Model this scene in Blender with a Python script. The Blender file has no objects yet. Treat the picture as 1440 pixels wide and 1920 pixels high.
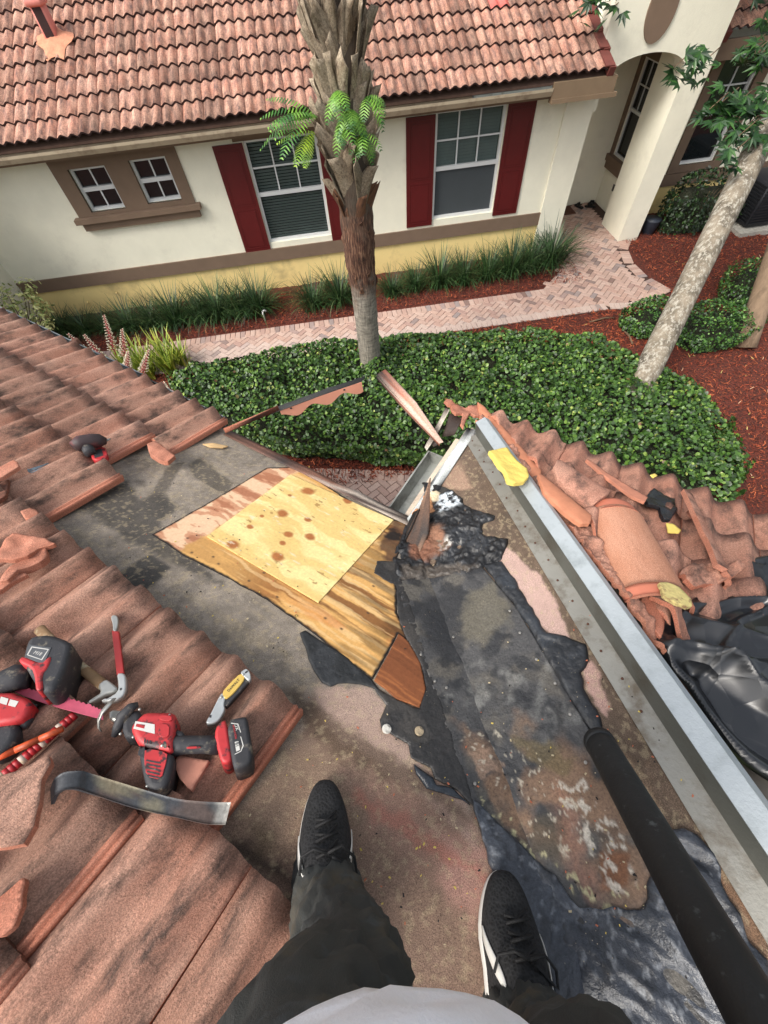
import bpy, math, random
import numpy as np
from mathutils import Matrix, Vector
random.seed(7); rng = np.random.default_rng(7)
SC = bpy.context.scene
COL = SC.collection
rad = math.radians

# ------------------------------------------------------------ camera, sky, sun, exposure
F = 760.0; HC = 4.9                                   # focal length in photo pixels (1440 wide), lens height over the ground
dn = np.array([50., 470., F]); dn /= np.linalg.norm(dn)
dx = np.array([1., -.157, 0.]); dx[2] = -(dx[0]*dn[0]+dx[1]*dn[1])/dn[2]; dx /= np.linalg.norm(dx)
dy = np.cross(dx, dn)
MC = np.array([dx, dy, -dn])                          # camera axes (right, down, forward) -> world
CP = np.array([0, 0, HC])
cam = bpy.data.objects.new('camera', bpy.data.cameras.new('camera')); COL.objects.link(cam)
cm = np.eye(4); cm[:3, 0] = MC[:, 0]; cm[:3, 1] = -MC[:, 1]; cm[:3, 2] = -MC[:, 2]; cm[:3, 3] = CP
cam.matrix_world = Matrix(cm.tolist())
cam.data.sensor_fit = 'HORIZONTAL'; cam.data.sensor_width = 36; cam.data.lens = 36*F/1440
cam.data.clip_start = .03; cam.data.clip_end = 800
SC.camera = cam
wd = bpy.data.worlds.new("World"); SC.world = wd; wd.use_nodes = True
nt = wd.node_tree
sky = nt.nodes.new('ShaderNodeTexSky'); sky.sky_type = 'NISHITA'; sky.sun_disc = False
SUN_EL, SUN_AZ = rad(50), rad(243)                    # azimuth clockwise from +Y (north)
sky.sun_elevation = SUN_EL; sky.sun_rotation = SUN_AZ; sky.air_density = 1.4; sky.dust_density = 5
hs = nt.nodes.new('ShaderNodeHueSaturation'); hs.inputs['Saturation'].default_value = .38
nt.links.new(sky.outputs[0], hs.inputs['Color']); nt.links.new(hs.outputs[0], nt.nodes['Background'].inputs[0])
nt.nodes['Background'].inputs[1].default_value = .15
sun = bpy.data.objects.new('sun', bpy.data.lights.new('sun', 'SUN')); COL.objects.link(sun)
sun.data.energy = 1.5; sun.data.angle = rad(20); sun.data.color = (1, .95, .87)
sd = Vector((math.sin(SUN_AZ)*math.cos(SUN_EL), math.cos(SUN_AZ)*math.cos(SUN_EL), math.sin(SUN_EL)))
sun.rotation_euler = sd.to_track_quat('Z', 'Y').to_euler(); sun.location = (0, 0, 12)
SC.view_settings.view_transform = 'Standard'; SC.view_settings.look = 'None'
SC.view_settings.gamma = 1; SC.view_settings.use_curve_mapping = False
SC.view_settings.exposure = 0.80

# ------------------------------------------------------------ geometry of the place
def ray(x, y): return MC @ np.array([(x-720)/F, (y-960)/F, 1.])
def hit(x, y, O, N):
    r = ray(x, y); return CP + r*(((np.asarray(O)-CP) @ N)/(r @ N))
def at(x, y, z): return hit(x, y, np.array([0, 0, z]), np.array([0, 0, 1.]))      # on the level z
def onwall(x, y, Y=9.26): return hit(x, y, np.array([0, Y, 0]), np.array([0, 1., 0]))
def deep(x, y, s): return CP + ray(x, y)*s
HD = rad(50); PT = rad(21)
eL = np.array([math.sin(HD), -math.cos(HD), 0]); hL = np.array([math.cos(HD)*math.cos(PT), math.sin(HD)*math.cos(PT), -math.sin(PT)]); nL = np.cross(eL, hL)
eR = np.array([math.cos(HD), math.sin(HD), 0]); hR = np.array([-math.sin(HD)*math.cos(PT), math.cos(HD)*math.cos(PT), -math.sin(PT)]); nR = np.cross(eR, hR)
_r = ray(765, 980); V0 = CP + _r*(1.25/abs(_r @ nL))      # low end of the valley
K0 = V0 + .68*eR                                         # outer corner, low end of the hip
def frame(O, x, y, z):
    m = np.eye(4); m[:3, 0] = x; m[:3, 1] = y; m[:3, 2] = z; m[:3, 3] = O; return m
FL = frame(V0, eL, hL, nL); FR = frame(V0, eR, hR, nR); FT = frame(K0, eL, hL, nL); FW = np.eye(4)
def loc(Fm, P): return (np.asarray(P)-Fm[:3, 3]) @ Fm[:3, :3]
def glob(Fm, q): return Fm[:3, 3] + Fm[:3, :3] @ np.asarray(q, float)
def pl(Fm, x, y, w=0.):
    q = loc(Fm, hit(x, y, Fm[:3, 3]+w*Fm[:3, 2], Fm[:3, 2])); return (q[0], q[1])
def pls(Fm, pts, w=0.): return [pl(Fm, x, y, w) for x, y in pts]

# ------------------------------------------------------------ noise
def _hash(ix, iy, s):
    h = (ix.astype(np.int64)*374761393 + iy.astype(np.int64)*668265263 + s*982451653) & 0xffffffff
    h = ((h ^ (h >> 13))*1274126177) & 0xffffffff
    return ((h ^ (h >> 16)) & 0xffffff)/float(0xffffff)
def vn(x, y, s=0):
    x = np.asarray(x, float); y = np.asarray(y, float)
    ix = np.floor(x); iy = np.floor(y); fx = x-ix; fy = y-iy
    fx = fx*fx*(3-2*fx); fy = fy*fy*(3-2*fy)
    a = _hash(ix, iy, s); b = _hash(ix+1, iy, s); c = _hash(ix, iy+1, s); d = _hash(ix+1, iy+1, s)
    return (a*(1-fx)+b*fx)*(1-fy)+(c*(1-fx)+d*fx)*fy
def fb(x, y, f=1., o=4, s=0):
    t = 0; a = .5; n = 0
    for i in range(o):
        t = t+a*vn(np.asarray(x)*f+17.3*i, np.asarray(y)*f-9.1*i, s+i); n += a; a *= .5; f *= 2.03
    return t/n
def sst(a, b, x): t = np.clip((np.asarray(x)-a)/(b-a), 0, 1); return t*t*(3-2*t)
def S(r, g, b, k=.8):
    f = lambda c: ((c/255.+.055)/1.055)**2.4 if c > 10 else c/255/12.92
    return (f(r)*k, f(g)*k, f(b)*k)
def inpoly(px, py, P):
    P = np.asarray(P); r = np.zeros(px.shape, bool); n = len(P)
    for i in range(n):
        x0, y0 = P[i]; x1, y1 = P[(i+1) % n]
        if y0 == y1: continue
        c = ((y0 > py) != (y1 > py)) & (px < (x1-x0)*(py-y0)/(y1-y0)+x0)
        r ^= c
    return r
def pdist(px, py, P):
    P = np.asarray(P, float); Q = np.roll(P, -1, 0); best = np.full(px.shape, 1e9); bx = px.copy(); by = py.copy()
    for (x0, y0), (x1, y1) in zip(P, Q):
        ex, ey = x1-x0, y1-y0; l = ex*ex+ey*ey
        if l < 1e-14: continue
        t = np.clip(((px-x0)*ex+(py-y0)*ey)/l, 0, 1); qx = x0+t*ex; qy = y0+t*ey
        d = np.hypot(px-qx, py-qy); m = d < best
        best = np.where(m, d, best); bx = np.where(m, qx, bx); by = np.where(m, qy, by)
    return best, bx, by
def jag(P, amp, step, s=0, f=1.):
    out = []; P = [np.array(p, float) for p in P]; L = 0
    for i, a in enumerate(P):
        b = P[(i+1) % len(P)]; d = b-a; l = np.linalg.norm(d); k = max(1, int(l/step)); nn = np.array([-d[1], d[0]])/max(l, 1e-9)
        for j in range(k):
            t = j/k; L += l/k
            o = (fb(np.array([L*6/step/10*f]), np.array([s*3.7]), 1., 4, s)[0]-.5)*2*amp
            out.append(tuple(a+d*t+nn*o*min(1, 4*min(t, 1-t)+.3)))
    return out

# ------------------------------------------------------------ materials
MATS = {}
def bsdf(name):
    m = bpy.data.materials.new(name); m.use_nodes = True; n = m.node_tree
    return m, n, n.nodes['Principled BSDF']
def coords(n, stretch=(1, 1, 1), kind='Object'):
    t = n.nodes.new('ShaderNodeTexCoord'); mp = n.nodes.new('ShaderNodeMapping'); mp.inputs['Scale'].default_value = stretch
    n.links.new(t.outputs[kind], mp.inputs[0]); return mp.outputs[0]
def noise(n, co, scale, det=4, rough=.6):
    t = n.nodes.new('ShaderNodeTexNoise'); t.inputs['Scale'].default_value = scale; t.inputs['Detail'].default_value = det
    t.inputs['Roughness'].default_value = rough; n.links.new(co, t.inputs['Vector']); return t.outputs['Fac']
def ramp(n, fac, stops, interp='LINEAR'):
    r = n.nodes.new('ShaderNodeValToRGB'); r.color_ramp.interpolation = interp; e = r.color_ramp.elements
    while len(e) < len(stops): e.new(.5)
    for i, (p, c) in enumerate(stops): e[i].position = p; e[i].color = (*c, 1) if len(c) == 3 else c
    n.links.new(fac, r.inputs[0]); return r.outputs[0]
def mixc(n, fac, a, b, mode='MIX'):
    m = n.nodes.new('ShaderNodeMix'); m.data_type = 'RGBA'; m.blend_type = mode
    for i, v in ((0, fac), (6, a), (7, b)):
        if hasattr(v, 'is_output'): n.links.new(v, m.inputs[i])
        elif i == 0: m.inputs[0].default_value = v
        else: m.inputs[i].default_value = (*v, 1)
    return m.outputs[2]
def bump(n, b, h, dist, st=1.):
    k = n.nodes.new('ShaderNodeBump'); k.inputs['Strength'].default_value = st; k.inputs['Distance'].default_value = dist
    n.links.new(h, k.inputs['Height']); n.links.new(k.outputs[0], b.inputs['Normal'])
def simple(name, c, rough=.6, metal=0., var=.25, scale=12, bmp=.001, bs=120, stretch=(1, 1, 1), dirt=None, dscale=6, damt=(.5, .7), spec=.5, kind='Object', coat=0):
    if name in MATS: return MATS[name]
    m, n, b = bsdf(name); co = coords(n, stretch, kind)
    f = noise(n, co, scale, 5)
    c0 = tuple(x*(1-var) for x in c); c1 = tuple(min(1, x*(1+var)) for x in c)
    out = ramp(n, f, [(.3, c0), (.7, c1)])
    if dirt:
        g = noise(n, co, dscale, 6, .65); out = mixc(n, ramp(n, g, [(damt[0], (0, 0, 0)), (damt[1], (1, 1, 1))]), out, dirt)
    n.links.new(out, b.inputs['Base Color']); b.inputs['Roughness'].default_value = rough; b.inputs['Metallic'].default_value = metal
    b.inputs['Specular IOR Level'].default_value = spec; b.inputs['Coat Weight'].default_value = coat
    if bmp: bump(n, b, noise(n, co, bs, 4), bmp)
    MATS[name] = m; return m
def paint(name, metal=0., fs=260, famt=.25, bmp=.0012, bs=200, spec=.5, speck=0):
    """colour and roughness from the mesh, fine grain from noise"""
    if name in MATS: return MATS[name]
    m, n, b = bsdf(name); a = n.nodes.new('ShaderNodeAttribute'); a.attribute_name = 'Col'
    co = coords(n); f = noise(n, co, fs, 3, .7)
    r = ramp(n, f, [(.3, (1-famt,)*3), (.7, (1+famt,)*3)])
    c = mixc(n, 1., a.outputs['Color'], r, 'MULTIPLY')
    if speck:
        s_ = n.nodes.new('ShaderNodeTexVoronoi'); s_.inputs['Scale'].default_value = speck; n.links.new(co, s_.inputs['Vector']); g = noise(n, co, 9, 3)
        k = ramp(n, s_.outputs['Distance'], [(.05, (1, 1, 1)), (.10, (0, 0, 0))]); k2 = ramp(n, g, [(.45, (0, 0, 0)), (.62, (.85,)*3)]); kk = mixc(n, 1., k, k2, 'MULTIPLY'); c = mixc(n, kk, c, (.42, .36, .26))
    n.links.new(c, b.inputs['Base Color'])
    n.links.new(a.outputs['Alpha'], b.inputs['Roughness']); b.inputs['Metallic'].default_value = metal; b.inputs['Specular IOR Level'].default_value = spec
    if bmp: bump(n, b, noise(n, co, bs, 4, .7), bmp)
    MATS[name] = m; return m

# ------------------------------------------------------------ objects
WM = {}
def _mat(M): return Matrix(np.asarray(M).tolist())
def tag(o, label=None, cat=None, group=None, kind=None):
    for k, v in (('label', label), ('category', cat), ('group', group), ('kind', kind)):
        if v: o[k] = v
    return o
def place(o, parent=None, M=None):
    M = np.eye(4) if M is None else np.asarray(M, float)
    WM[o.name] = M
    if parent is not None:
        o.parent = parent; o.matrix_parent_inverse = _mat(np.linalg.inv(WM[parent.name]))
    o.matrix_basis = _mat(M); return o
def empty(name, loc_, label=None, cat=None, group=None, M=None):
    o = bpy.data.objects.new(name, None); COL.objects.link(o); o.empty_display_size = .1
    if M is None: M = np.eye(4); M[:3, 3] = loc_
    place(o, None, M); return tag(o, label, cat, group)
def mesh(name, V, Fs, mats, smooth=False, mi=None, cols=None):
    me = bpy.data.meshes.new(name); V = np.asarray(V, float)
    if isinstance(Fs, np.ndarray):
        k = Fs.shape[1]; nf = len(Fs)
        me.vertices.add(len(V)); me.vertices.foreach_set('co', V.ravel())
        me.loops.add(nf*k); me.loops.foreach_set('vertex_index', Fs.astype(np.int32).ravel())
        me.polygons.add(nf); me.polygons.foreach_set('loop_start', np.arange(0, nf*k, k, dtype=np.int32))
        try: me.polygons.foreach_set('loop_total', np.full(nf, k, np.int32))
        except Exception: pass
    else: me.from_pydata(V.tolist(), [], Fs)
    for m in (mats if isinstance(mats, (list, tuple)) else [mats]): me.materials.append(m)
    if mi is not None: me.polygons.foreach_set('material_index', np.asarray(mi, np.int32))
    if smooth is True: me.polygons.foreach_set('use_smooth', np.ones(len(me.polygons), bool))
    elif smooth is not False: me.polygons.foreach_set('use_smooth', np.asarray(smooth, bool))
    if cols is not None:
        a = me.color_attributes.new('Col', 'FLOAT_COLOR', 'POINT'); c = np.ones((len(V), 4)); c[:, :cols.shape[1]] = cols
        a.data.foreach_set('color', c.ravel())
    me.update(calc_edges=True); me.validate(); return me
def obj(name, me, parent=None, M=None, label=None, cat=None, group=None, kind=None):
    o = bpy.data.objects.new(name, me); COL.objects.link(o); place(o, parent, M); return tag(o, label, cat, group, kind)
class MB:
    def __init__(s): s.V = []; s.F = []; s.m = []; s.sm = []
    def add(s, V, F_, m=0, sm=False):
        b = len(s.V); s.V += [tuple(v) for v in V]; s.F += [tuple(i+b for i in f) for f in F_]; s.m += [m]*len(F_); s.sm += [sm]*len(F_); return s
    def box(s, c, d, m=0, R=None, bev=0):
        x, y, z = np.array(d, float)/2; P = np.array([(a, b_, e) for a in (-x, x) for b_ in (-y, y) for e in (-z, z)])
        if R is not None: P = P @ np.asarray(R).T
        return s.add(P+np.array(c), [(0, 1, 3, 2), (4, 6, 7, 5), (0, 4, 5, 1), (2, 3, 7, 6), (0, 2, 6, 4), (1, 5, 7, 3)], m)
    def bx(s, x0, x1, y0, y1, z0, z1, m=0): return s.box(((x0+x1)/2, (y0+y1)/2, (z0+z1)/2), (x1-x0, y1-y0, z1-z0), m)
    def rbox(s, c, d, r, m=0, R=None, seg=3, sm=True):
        """box with rounded plan corners (in its x/y) and a small top chamfer"""
        x, y, z = d[0]/2, d[1]/2, d[2]/2; r = min(r, x*.98, y*.98); pts = []
        for cx, cy, a0 in ((x-r, y-r, 0), (-x+r, y-r, 90), (-x+r, -y+r, 180), (x-r, -y+r, 270)):
            for k in range(seg+1): a = rad(a0+90*k/seg); pts.append((cx+r*math.cos(a), cy+r*math.sin(a)))
        ch = min(r*.5, z*.6); n = len(pts); V = []
        for zz, sc in ((-z, 1-ch/x), (-z+ch, 1), (z-ch, 1), (z, 1-ch/x)):
            V += [(px*sc, py*(1-ch/y if sc < 1 else 1), zz) for px, py in pts]
        F_ = [tuple(range(n))[::-1], tuple(range(3*n, 4*n))]
        for l in range(3): F_ += [(l*n+i, l*n+(i+1) % n, (l+1)*n+(i+1) % n, (l+1)*n+i) for i in range(n)]
        V = np.array(V)
        if R is not None: V = V @ np.asarray(R).T
        return s.add(V+np.array(c), F_, m, sm)
    def tube(s, pts, r, seg=10, m=0, cap=True, flat=1., up=None, sm=True):
        pts = [np.array(p, float) for p in pts]; n = len(pts); rs = r if hasattr(r, '__len__') else [r]*n; V = []
        u = None
        for i, p in enumerate(pts):
            t = pts[min(i+1, n-1)]-pts[max(i-1, 0)]; t /= max(np.linalg.norm(t), 1e-9)
            if u is None:
                a = np.array(up if up is not None else ((0, 0, 1) if abs(t[2]) < .9 else (1, 0, 0)), float)
                u = a-(a @ t)*t
            else: u = u-(u @ t)*t
            u /= np.linalg.norm(u); w = np.cross(t, u)
            for k in range(seg):
                a = 2*math.pi*k/seg; V.append(p+rs[i]*(math.cos(a)*w+math.sin(a)*u*flat))
        F_ = [(i*seg+k, i*seg+(k+1) % seg, (i+1)*seg+(k+1) % seg, (i+1)*seg+k) for i in range(n-1) for k in range(seg)]
        if cap: F_ += [tuple(range(seg))[::-1], tuple(range((n-1)*seg, n*seg))]
        return s.add(V, F_, m, sm)
    def cyl(s, a, b, r0, r1=None, seg=12, m=0, sm=True): return s.tube([a, b], [r0, r0 if r1 is None else r1], seg, m, True, 1., None, sm)
    def prism(s, P, z0, z1, m=0, Fm=None, m2=None):
        n = len(P); V = np.array([(x, y, z0) for x, y in P]+[(x, y, z1) for x, y in P])
        if Fm is not None: V = V @ Fm[:3, :3].T+Fm[:3, 3]
        s.add(V, [tuple(range(n))[::-1], tuple(range(n, 2*n))], m)
        b = len(s.V)-2*n
        for i in range(n):
            s.F.append((b+i, b+(i+1) % n, b+n+(i+1) % n, b+n+i)); s.m.append(m if m2 is None else m2); s.sm.append(False)
        return s
    def me(s, name, mats): return mesh(name, s.V, s.F, mats, s.sm, s.m)
    def obj(s, name, mats, parent=None, M=None, **k): return obj(name, s.me(name, mats), parent, M, **k)

def slab(P, res, w0, thick, hf=None, cf=None, bottom=False, taper=0, snap=True, under=.004):
    """mesh data of a flat piece cut to outline P in its own plane: top, side walls, optional underside"""
    P = np.asarray(P, float); x0, y0 = P.min(0)-res; x1, y1 = P.max(0)+res
    nx = int((x1-x0)/res)+2; ny = int((y1-y0)/res)+2
    gx, gy = np.meshgrid(x0+np.arange(nx)*res, y0+np.arange(ny)*res, indexing='ij')
    inside = inpoly(gx[:-1, :-1]+res/2, gy[:-1, :-1]+res/2, P)
    I, J = np.nonzero(inside); id_ = lambda i, j: i*ny+j
    Q = np.stack([id_(I, J), id_(I+1, J), id_(I+1, J+1), id_(I, J+1)], 1)
    used, inv = np.unique(Q, return_inverse=True); Q = inv.reshape(Q.shape)
    X = gx.ravel()[used]; Y = gy.ravel()[used]; n = len(X)
    E_ = np.concatenate([Q[:, [0, 1]], Q[:, [1, 2]], Q[:, [2, 3]], Q[:, [3, 0]]]); key = np.sort(E_, 1); kk = key[:, 0].astype(np.int64)*n+key[:, 1]
    u_, ix, cnt = np.unique(kk, return_index=True, return_counts=True); BE = E_[ix[cnt == 1]]
    bv = np.unique(BE)
    if snap and len(bv):
        d, bx, by = pdist(X[bv], Y[bv], P); m = d < res*1.3; X[bv[m]] = bx[m]; Y[bv[m]] = by[m]
    D = None
    t = np.full(n, float(thick))
    if taper:
        D, _, _ = pdist(X, Y, P); t = thick*np.clip(D/taper, 0, 1)**.5
    h = np.zeros(n) if hf is None else hf(X, Y)
    if taper: h = h*np.clip(D/taper, 0, 1)
    Z = w0+t+h
    V = np.stack([X, Y, Z], 1); cols = None
    if cf is not None: cols = cf(X, Y)
    # walls
    rem = np.full(n, -1); rem[bv] = np.arange(len(bv))+n
    zb = np.full(len(bv), w0-under) if not bottom else Z[bv]-thick
    VB = np.stack([X[bv], Y[bv], zb], 1)
    WQ = np.stack([BE[:, 1], BE[:, 0], rem[BE[:, 0]], rem[BE[:, 1]]], 1)
    V = np.concatenate([V, VB]); Fq = np.concatenate([Q, WQ])
    sm = np.concatenate([np.ones(len(Q), bool), np.zeros(len(WQ), bool)]); mi = np.concatenate([np.zeros(len(Q), int), np.ones(len(WQ), int)])
    if cols is not None: cols = np.concatenate([cols, cols[bv]])
    if bottom:
        b2 = np.full(n, -1); b2[bv] = rem[bv]; rest = np.setdiff1d(np.arange(n), bv); b2[rest] = np.arange(len(rest))+len(V)
        V = np.concatenate([V, np.stack([X[rest], Y[rest], Z[rest]-thick], 1)]); Fq = np.concatenate([Fq, b2[Q][:, ::-1]])
        sm = np.concatenate([sm, np.ones(len(Q), bool)]); mi = np.concatenate([mi, np.zeros(len(Q), int)+2])
        if cols is not None: cols = np.concatenate([cols, cols[rest]])
    return V, Fq, sm, mi, cols
def slabobj(name, Fm, P, res, w0, thick, mat, parent=None, hf=None, cf=None, bottom=False, taper=0, mats=None, edge=None, **k):
    V, Fq, sm, mi, cols = slab(P, res, w0, thick, hf, cf, bottom, taper)
    if edge is not None and cols is not None:
        pass
    ms = mats or [mat, mat, mat]
    me = mesh(name, V, Fq, ms, sm, mi, cols)
    return obj(name, me, parent, Fm, **k)
def colour(base, rough, jobs):
    """colour function from a base and a list of (mask function, colour, roughness or None)"""
    def cf(x, y):
        n = len(x); c = np.ones((n, 4)); c[:, :3] = base(x, y) if callable(base) else base; c[:, 3] = rough
        for mf, col, r in jobs:
            m = np.clip(mf(x, y), 0, 1)[:, None]
            cc = col(x, y) if callable(col) else np.array(col)[None, :]
            c[:, :3] = c[:, :3]*(1-m)+cc*m
            if r is not None: c[:, 3:] = c[:, 3:]*(1-m)+r*m
        return c
    return cf
def area(Fm, pts, amp=.012, f=30, s=1, st=1., soft=.008):
    """mask of a stain: outline given on the roof, wandering edge"""
    P = np.array(pls(Fm, pts))
    def mf(x, y):
        xx = x+(fb(x, y, f, 4, s)-.5)*2*amp; yy = y+(fb(x, y, f, 4, s+9)-.5)*2*amp
        b0 = P.min(0)-amp-.05; b1 = P.max(0)+amp+.05
        sel = (x > b0[0]) & (x < b1[0]) & (y > b0[1]) & (y < b1[1]); out = np.zeros(len(x))
        if sel.any():
            d, _, _ = pdist(xx[sel], yy[sel], P); ins = inpoly(xx[sel], yy[sel], P)
            out[sel] = sst(-soft, soft, np.where(ins, d, -d))*st
        return out
    return mf
def blob(Fm, px, py, rpx, amp=.5, f=25, s=1, st=1.):
    u, v = pl(Fm, px, py); u2, v2 = pl(Fm, px+rpx, py); R_ = math.hypot(u2-u, v2-v)
    def mf(x, y):
        d = np.hypot(x-u, y-v)/R_+(fb(x, y, f, 4, s)-.5)*2*amp
        return (1-sst(.6, 1.05, d))*st
    return mf
def spots(f, lo, hi, s, st=1., o=3, sx=1, sy=1): return lambda x, y: sst(lo, hi, fb(x*sx, y*sy, f, o, s))*st
def mul(*fs):
    def g(x, y):
        r = 1
        for f_ in fs: r = r*f_(x, y)
        return r
    return g
# ============================================================ the roof underfoot
TW, TL, TE, TP, TH, TT = .285, .385, .315, .1425, .050, .019      # tile cover width, length, exposure, roll pitch, roll height, thickness
def prof(x, h=TH): return h*(1-np.abs(np.cos(math.pi*np.asarray(x)/TP))**1.7)
def tile_mesh(name, per, rows, mats, rail=True, h=TH, wob=0, seed=0, L_=TL, t=TT):
    xs = list(np.linspace(.0012, TW-.0012, 2*per+1)); zs = list(prof(np.array(xs), h)); fl = [0]*len(xs)
    if rail:
        for dx_, z in ((.004, .004), (.007, .011), (.013, .011), (.016, .003), (.021, .003), (.024, .009), (.031, .008), (.033, -.002)): xs.append(TW+dx_); zs.append(z*h/TH); fl.append(1)
    n = len(xs); ys = np.linspace(0, -L_, rows+1); V = []; Fq = []; mi = []; sm = []
    for s_ in (0, 1):
        for j, y in enumerate(ys):
            w = .056-(.046)*(j/rows)
            for i in range(n):
                yy = y
                if j == 0: yy += .0014*math.sin(i*1.3+seed) if wob else 0
                V.append((xs[i], yy, w+zs[i]-(t if s_ else 0)))
    N = n*(rows+1)
    for j in range(rows):
        for i in range(n-1):
            a = j*n+i; Fq.append((a, a+n, a+n+1, a+1)); mi.append(1 if fl[i+1] else 0); sm.append(True)
            Fq.append((N+a, N+a+1, N+a+n+1, N+a+n)); mi.append(1); sm.append(True)
    for i in range(n-1):
        Fq.append((i, i+1, N+i+1, N+i)); mi.append(2); sm.append(False)
        a = rows*n+i; Fq.append((a, N+a, N+a+1, a+1)); mi.append(1); sm.append(False)
    for j in range(rows):
        a = j*n; Fq.append((a, N+a, N+a+n, a+n)); mi.append(1); sm.append(False)
        a = j*n+n-1; Fq.append((a, a+n, N+a+n, N+a)); mi.append(1); sm.append(False)
    return mesh(name, V, Fq, mats, sm, mi)
def terracotta(name, base, pale, dark, damt=(.48, .72), speck=.35, bmp=.0016, stretch=(1, .16, 1), sc=9, rvar=.3, rough=.82, fine=160):
    m, n, b = bsdf(name); co = coords(n)
    oi = n.nodes.new('ShaderNodeObjectInfo')
    ad = n.nodes.new('ShaderNodeVectorMath'); ad.operation = 'MULTIPLY_ADD'; n.links.new(oi.outputs['Random'], ad.inputs[0]); ad.inputs[1].default_value = (37, 51, 13); n.links.new(co, ad.inputs[2])
    cr = ad.outputs[0]; mp = n.nodes.new('ShaderNodeMapping'); mp.inputs['Scale'].default_value = stretch; n.links.new(cr, mp.inputs[0])
    f1 = noise(n, mp.outputs[0], sc, 6, .6); f2 = noise(n, mp.outputs[0], sc*2.4, 6, .7); f3 = noise(n, cr, fine, 4, .8)
    c = mixc(n, ramp(n, f1, [(.35, (0, 0, 0)), (.65, (1, 1, 1))]), base, pale)
    c = mixc(n, ramp(n, f2, [(damt[0], (0, 0, 0)), (damt[1], (1, 1, 1))]), c, dark)
    c = mixc(n, 1., c, ramp(n, oi.outputs['Random'], [(0, (1-rvar,)*3), (.5, (1, .97, .95)), (1, (1+rvar*.6, 1+rvar*.5, 1+rvar*.5))]), 'MULTIPLY')
    c = mixc(n, 1., c, ramp(n, f3, [(.3, (.5,)*3), (.5, (1, 1, 1)), (.7, (1.6, 1.6, 1.6))]), 'MULTIPLY')
    if speck:
        f4 = noise(n, cr, 420, 1, .5); c = mixc(n, ramp(n, f4, [(.70, (0, 0, 0)), (.76, (speck,)*3)]), c, (.6, .5, .4))
    n.links.new(c, b.inputs['Base Color']); b.inputs['Roughness'].default_value = rough; b.inputs['Specular IOR Level'].default_value = .3
    bump(n, b, noise(n, cr, 230, 5, .75), bmp); MATS[name] = m; return m
m_tile = terracotta('weathered_tile', S(172, 124, 104), S(196, 156, 136), S(92, 74, 66), (.48, .68), stretch=(1, .42, 1), sc=7, rvar=.26, fine=260, bmp=.004)
m_tileR = terracotta('hip_tile_clay', S(176, 124, 104), S(192, 146, 126), S(88, 70, 64), (.46, .70), stretch=(1, .5, 1), sc=7, rvar=.12, fine=220, bmp=.003)
m_fresh = terracotta('fresh_clay', S(186, 118, 94), S(206, 144, 120), S(140, 92, 76), (.62, .9), speck=.2, stretch=(1, .12, 1), rvar=.12, fine=300)
m_nose = terracotta('tile_nose', S(120, 80, 66), S(140, 95, 78), S(50, 42, 40), (.45, .7), speck=0, rvar=.2)
tiles_mats = [m_tile, m_fresh, m_nose]
T_RAIL = tile_mesh('roof_tile', 12, 6, tiles_mats, True, wob=1); T_HI = tile_mesh('roof_tile', 12, 6, tiles_mats, False, wob=1); T_HI2 = tile_mesh('roof_tile', 12, 6, tiles_mats, False, wob=1, seed=3)
T_R = tile_mesh('roof_tile', 12, 6, [m_tileR, m_fresh, m_nose], False, wob=1, seed=5)

roof = empty('house_roof', glob(FL, (-.2, -.9, 0)), 'stripped roof corner underfoot, brown clay tiles left and right of a tarred valley', 'roof')
m_paint = paint('felt_paint', fs=420, famt=.6, bmp=.0022, bs=330, spec=.3, speck=60)
m_wood = paint('wood_paint', fs=90, famt=.12, bmp=.0006, bs=120, spec=.3)
m_tar = paint('tar_paint', fs=150, famt=.35, bmp=.003, bs=70, spec=.5, speck=70)
m_metal = simple('galvanised', S(168, 174, 176), .38, .75, .12, 5, .0004, 60, dirt=S(120, 112, 100), damt=(.55, .75))
m_metal_d = simple('galvanised_dull', S(120, 118, 112), .55, .45, .12, 8, .0006, 80, dirt=S(90, 80, 68), damt=(.52, .75))
m_black = simple('roof_tar', S(34, 34, 36), .5, 0, .4, 40, .002, 90)
m_deckwood = simple('deck_side', S(110, 80, 56), .8, 0, .3, 30)
m_fascia = simple('fascia_paint', S(196, 180, 160), .7, 0, .15, 20, dirt=S(90, 66, 50), damt=(.55, .7), dscale=14)

# deck boards, soffit and fascia (they carry everything else)
dk = MB()
dk.prism([(-4, 0), (0, 0), (3, -3), (-4, -3)], -.03, -.006, 0, FL)
dk.prism([(0, 0), (.68, 0), (-2.32, -3), (-3, -3)], -.03, -.006, 0, FR)
dk.prism([(0, .0), (4, .0), (4, -3), (3, -3)], -.03, -.006, 0, FT)
dk.obj('roof_deck', [m_deckwood], roof)
fa = MB()
def edge_board(a, b, out, h0, h1, t, mb):
    a = np.array(a); b = np.array(b); o = np.array(out)*t; P = [a, b, b+o, a+o]
    V = [p+np.array([0, 0, h0]) for p in P]+[p+np.array([0, 0, h1]) for p in P]
    mb.add(V, [(3, 2, 1, 0), (4, 5, 6, 7), (0, 1, 5, 4), (1, 2, 6, 5), (2, 3, 7, 6), (3, 0, 4, 7)])
oL = np.array([math.cos(HD), math.sin(HD), 0]); oR = np.array([-math.sin(HD), math.cos(HD), 0])
edge_board(glob(FL, (-4, 0, 0)), V0, oL, -.2, -.012, .02, fa); edge_board(V0, K0, oR, -.2, -.012, .02, fa); edge_board(K0, glob(FT, (4, 0, 0)), oL, -.2, -.012, .02, fa)
fa.obj('fascia', [m_fascia], roof)
wl = MB(); m_near = simple('near_wall_stucco', S(214, 205, 178), .9, 0, .06, 3, .002, 60)
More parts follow.
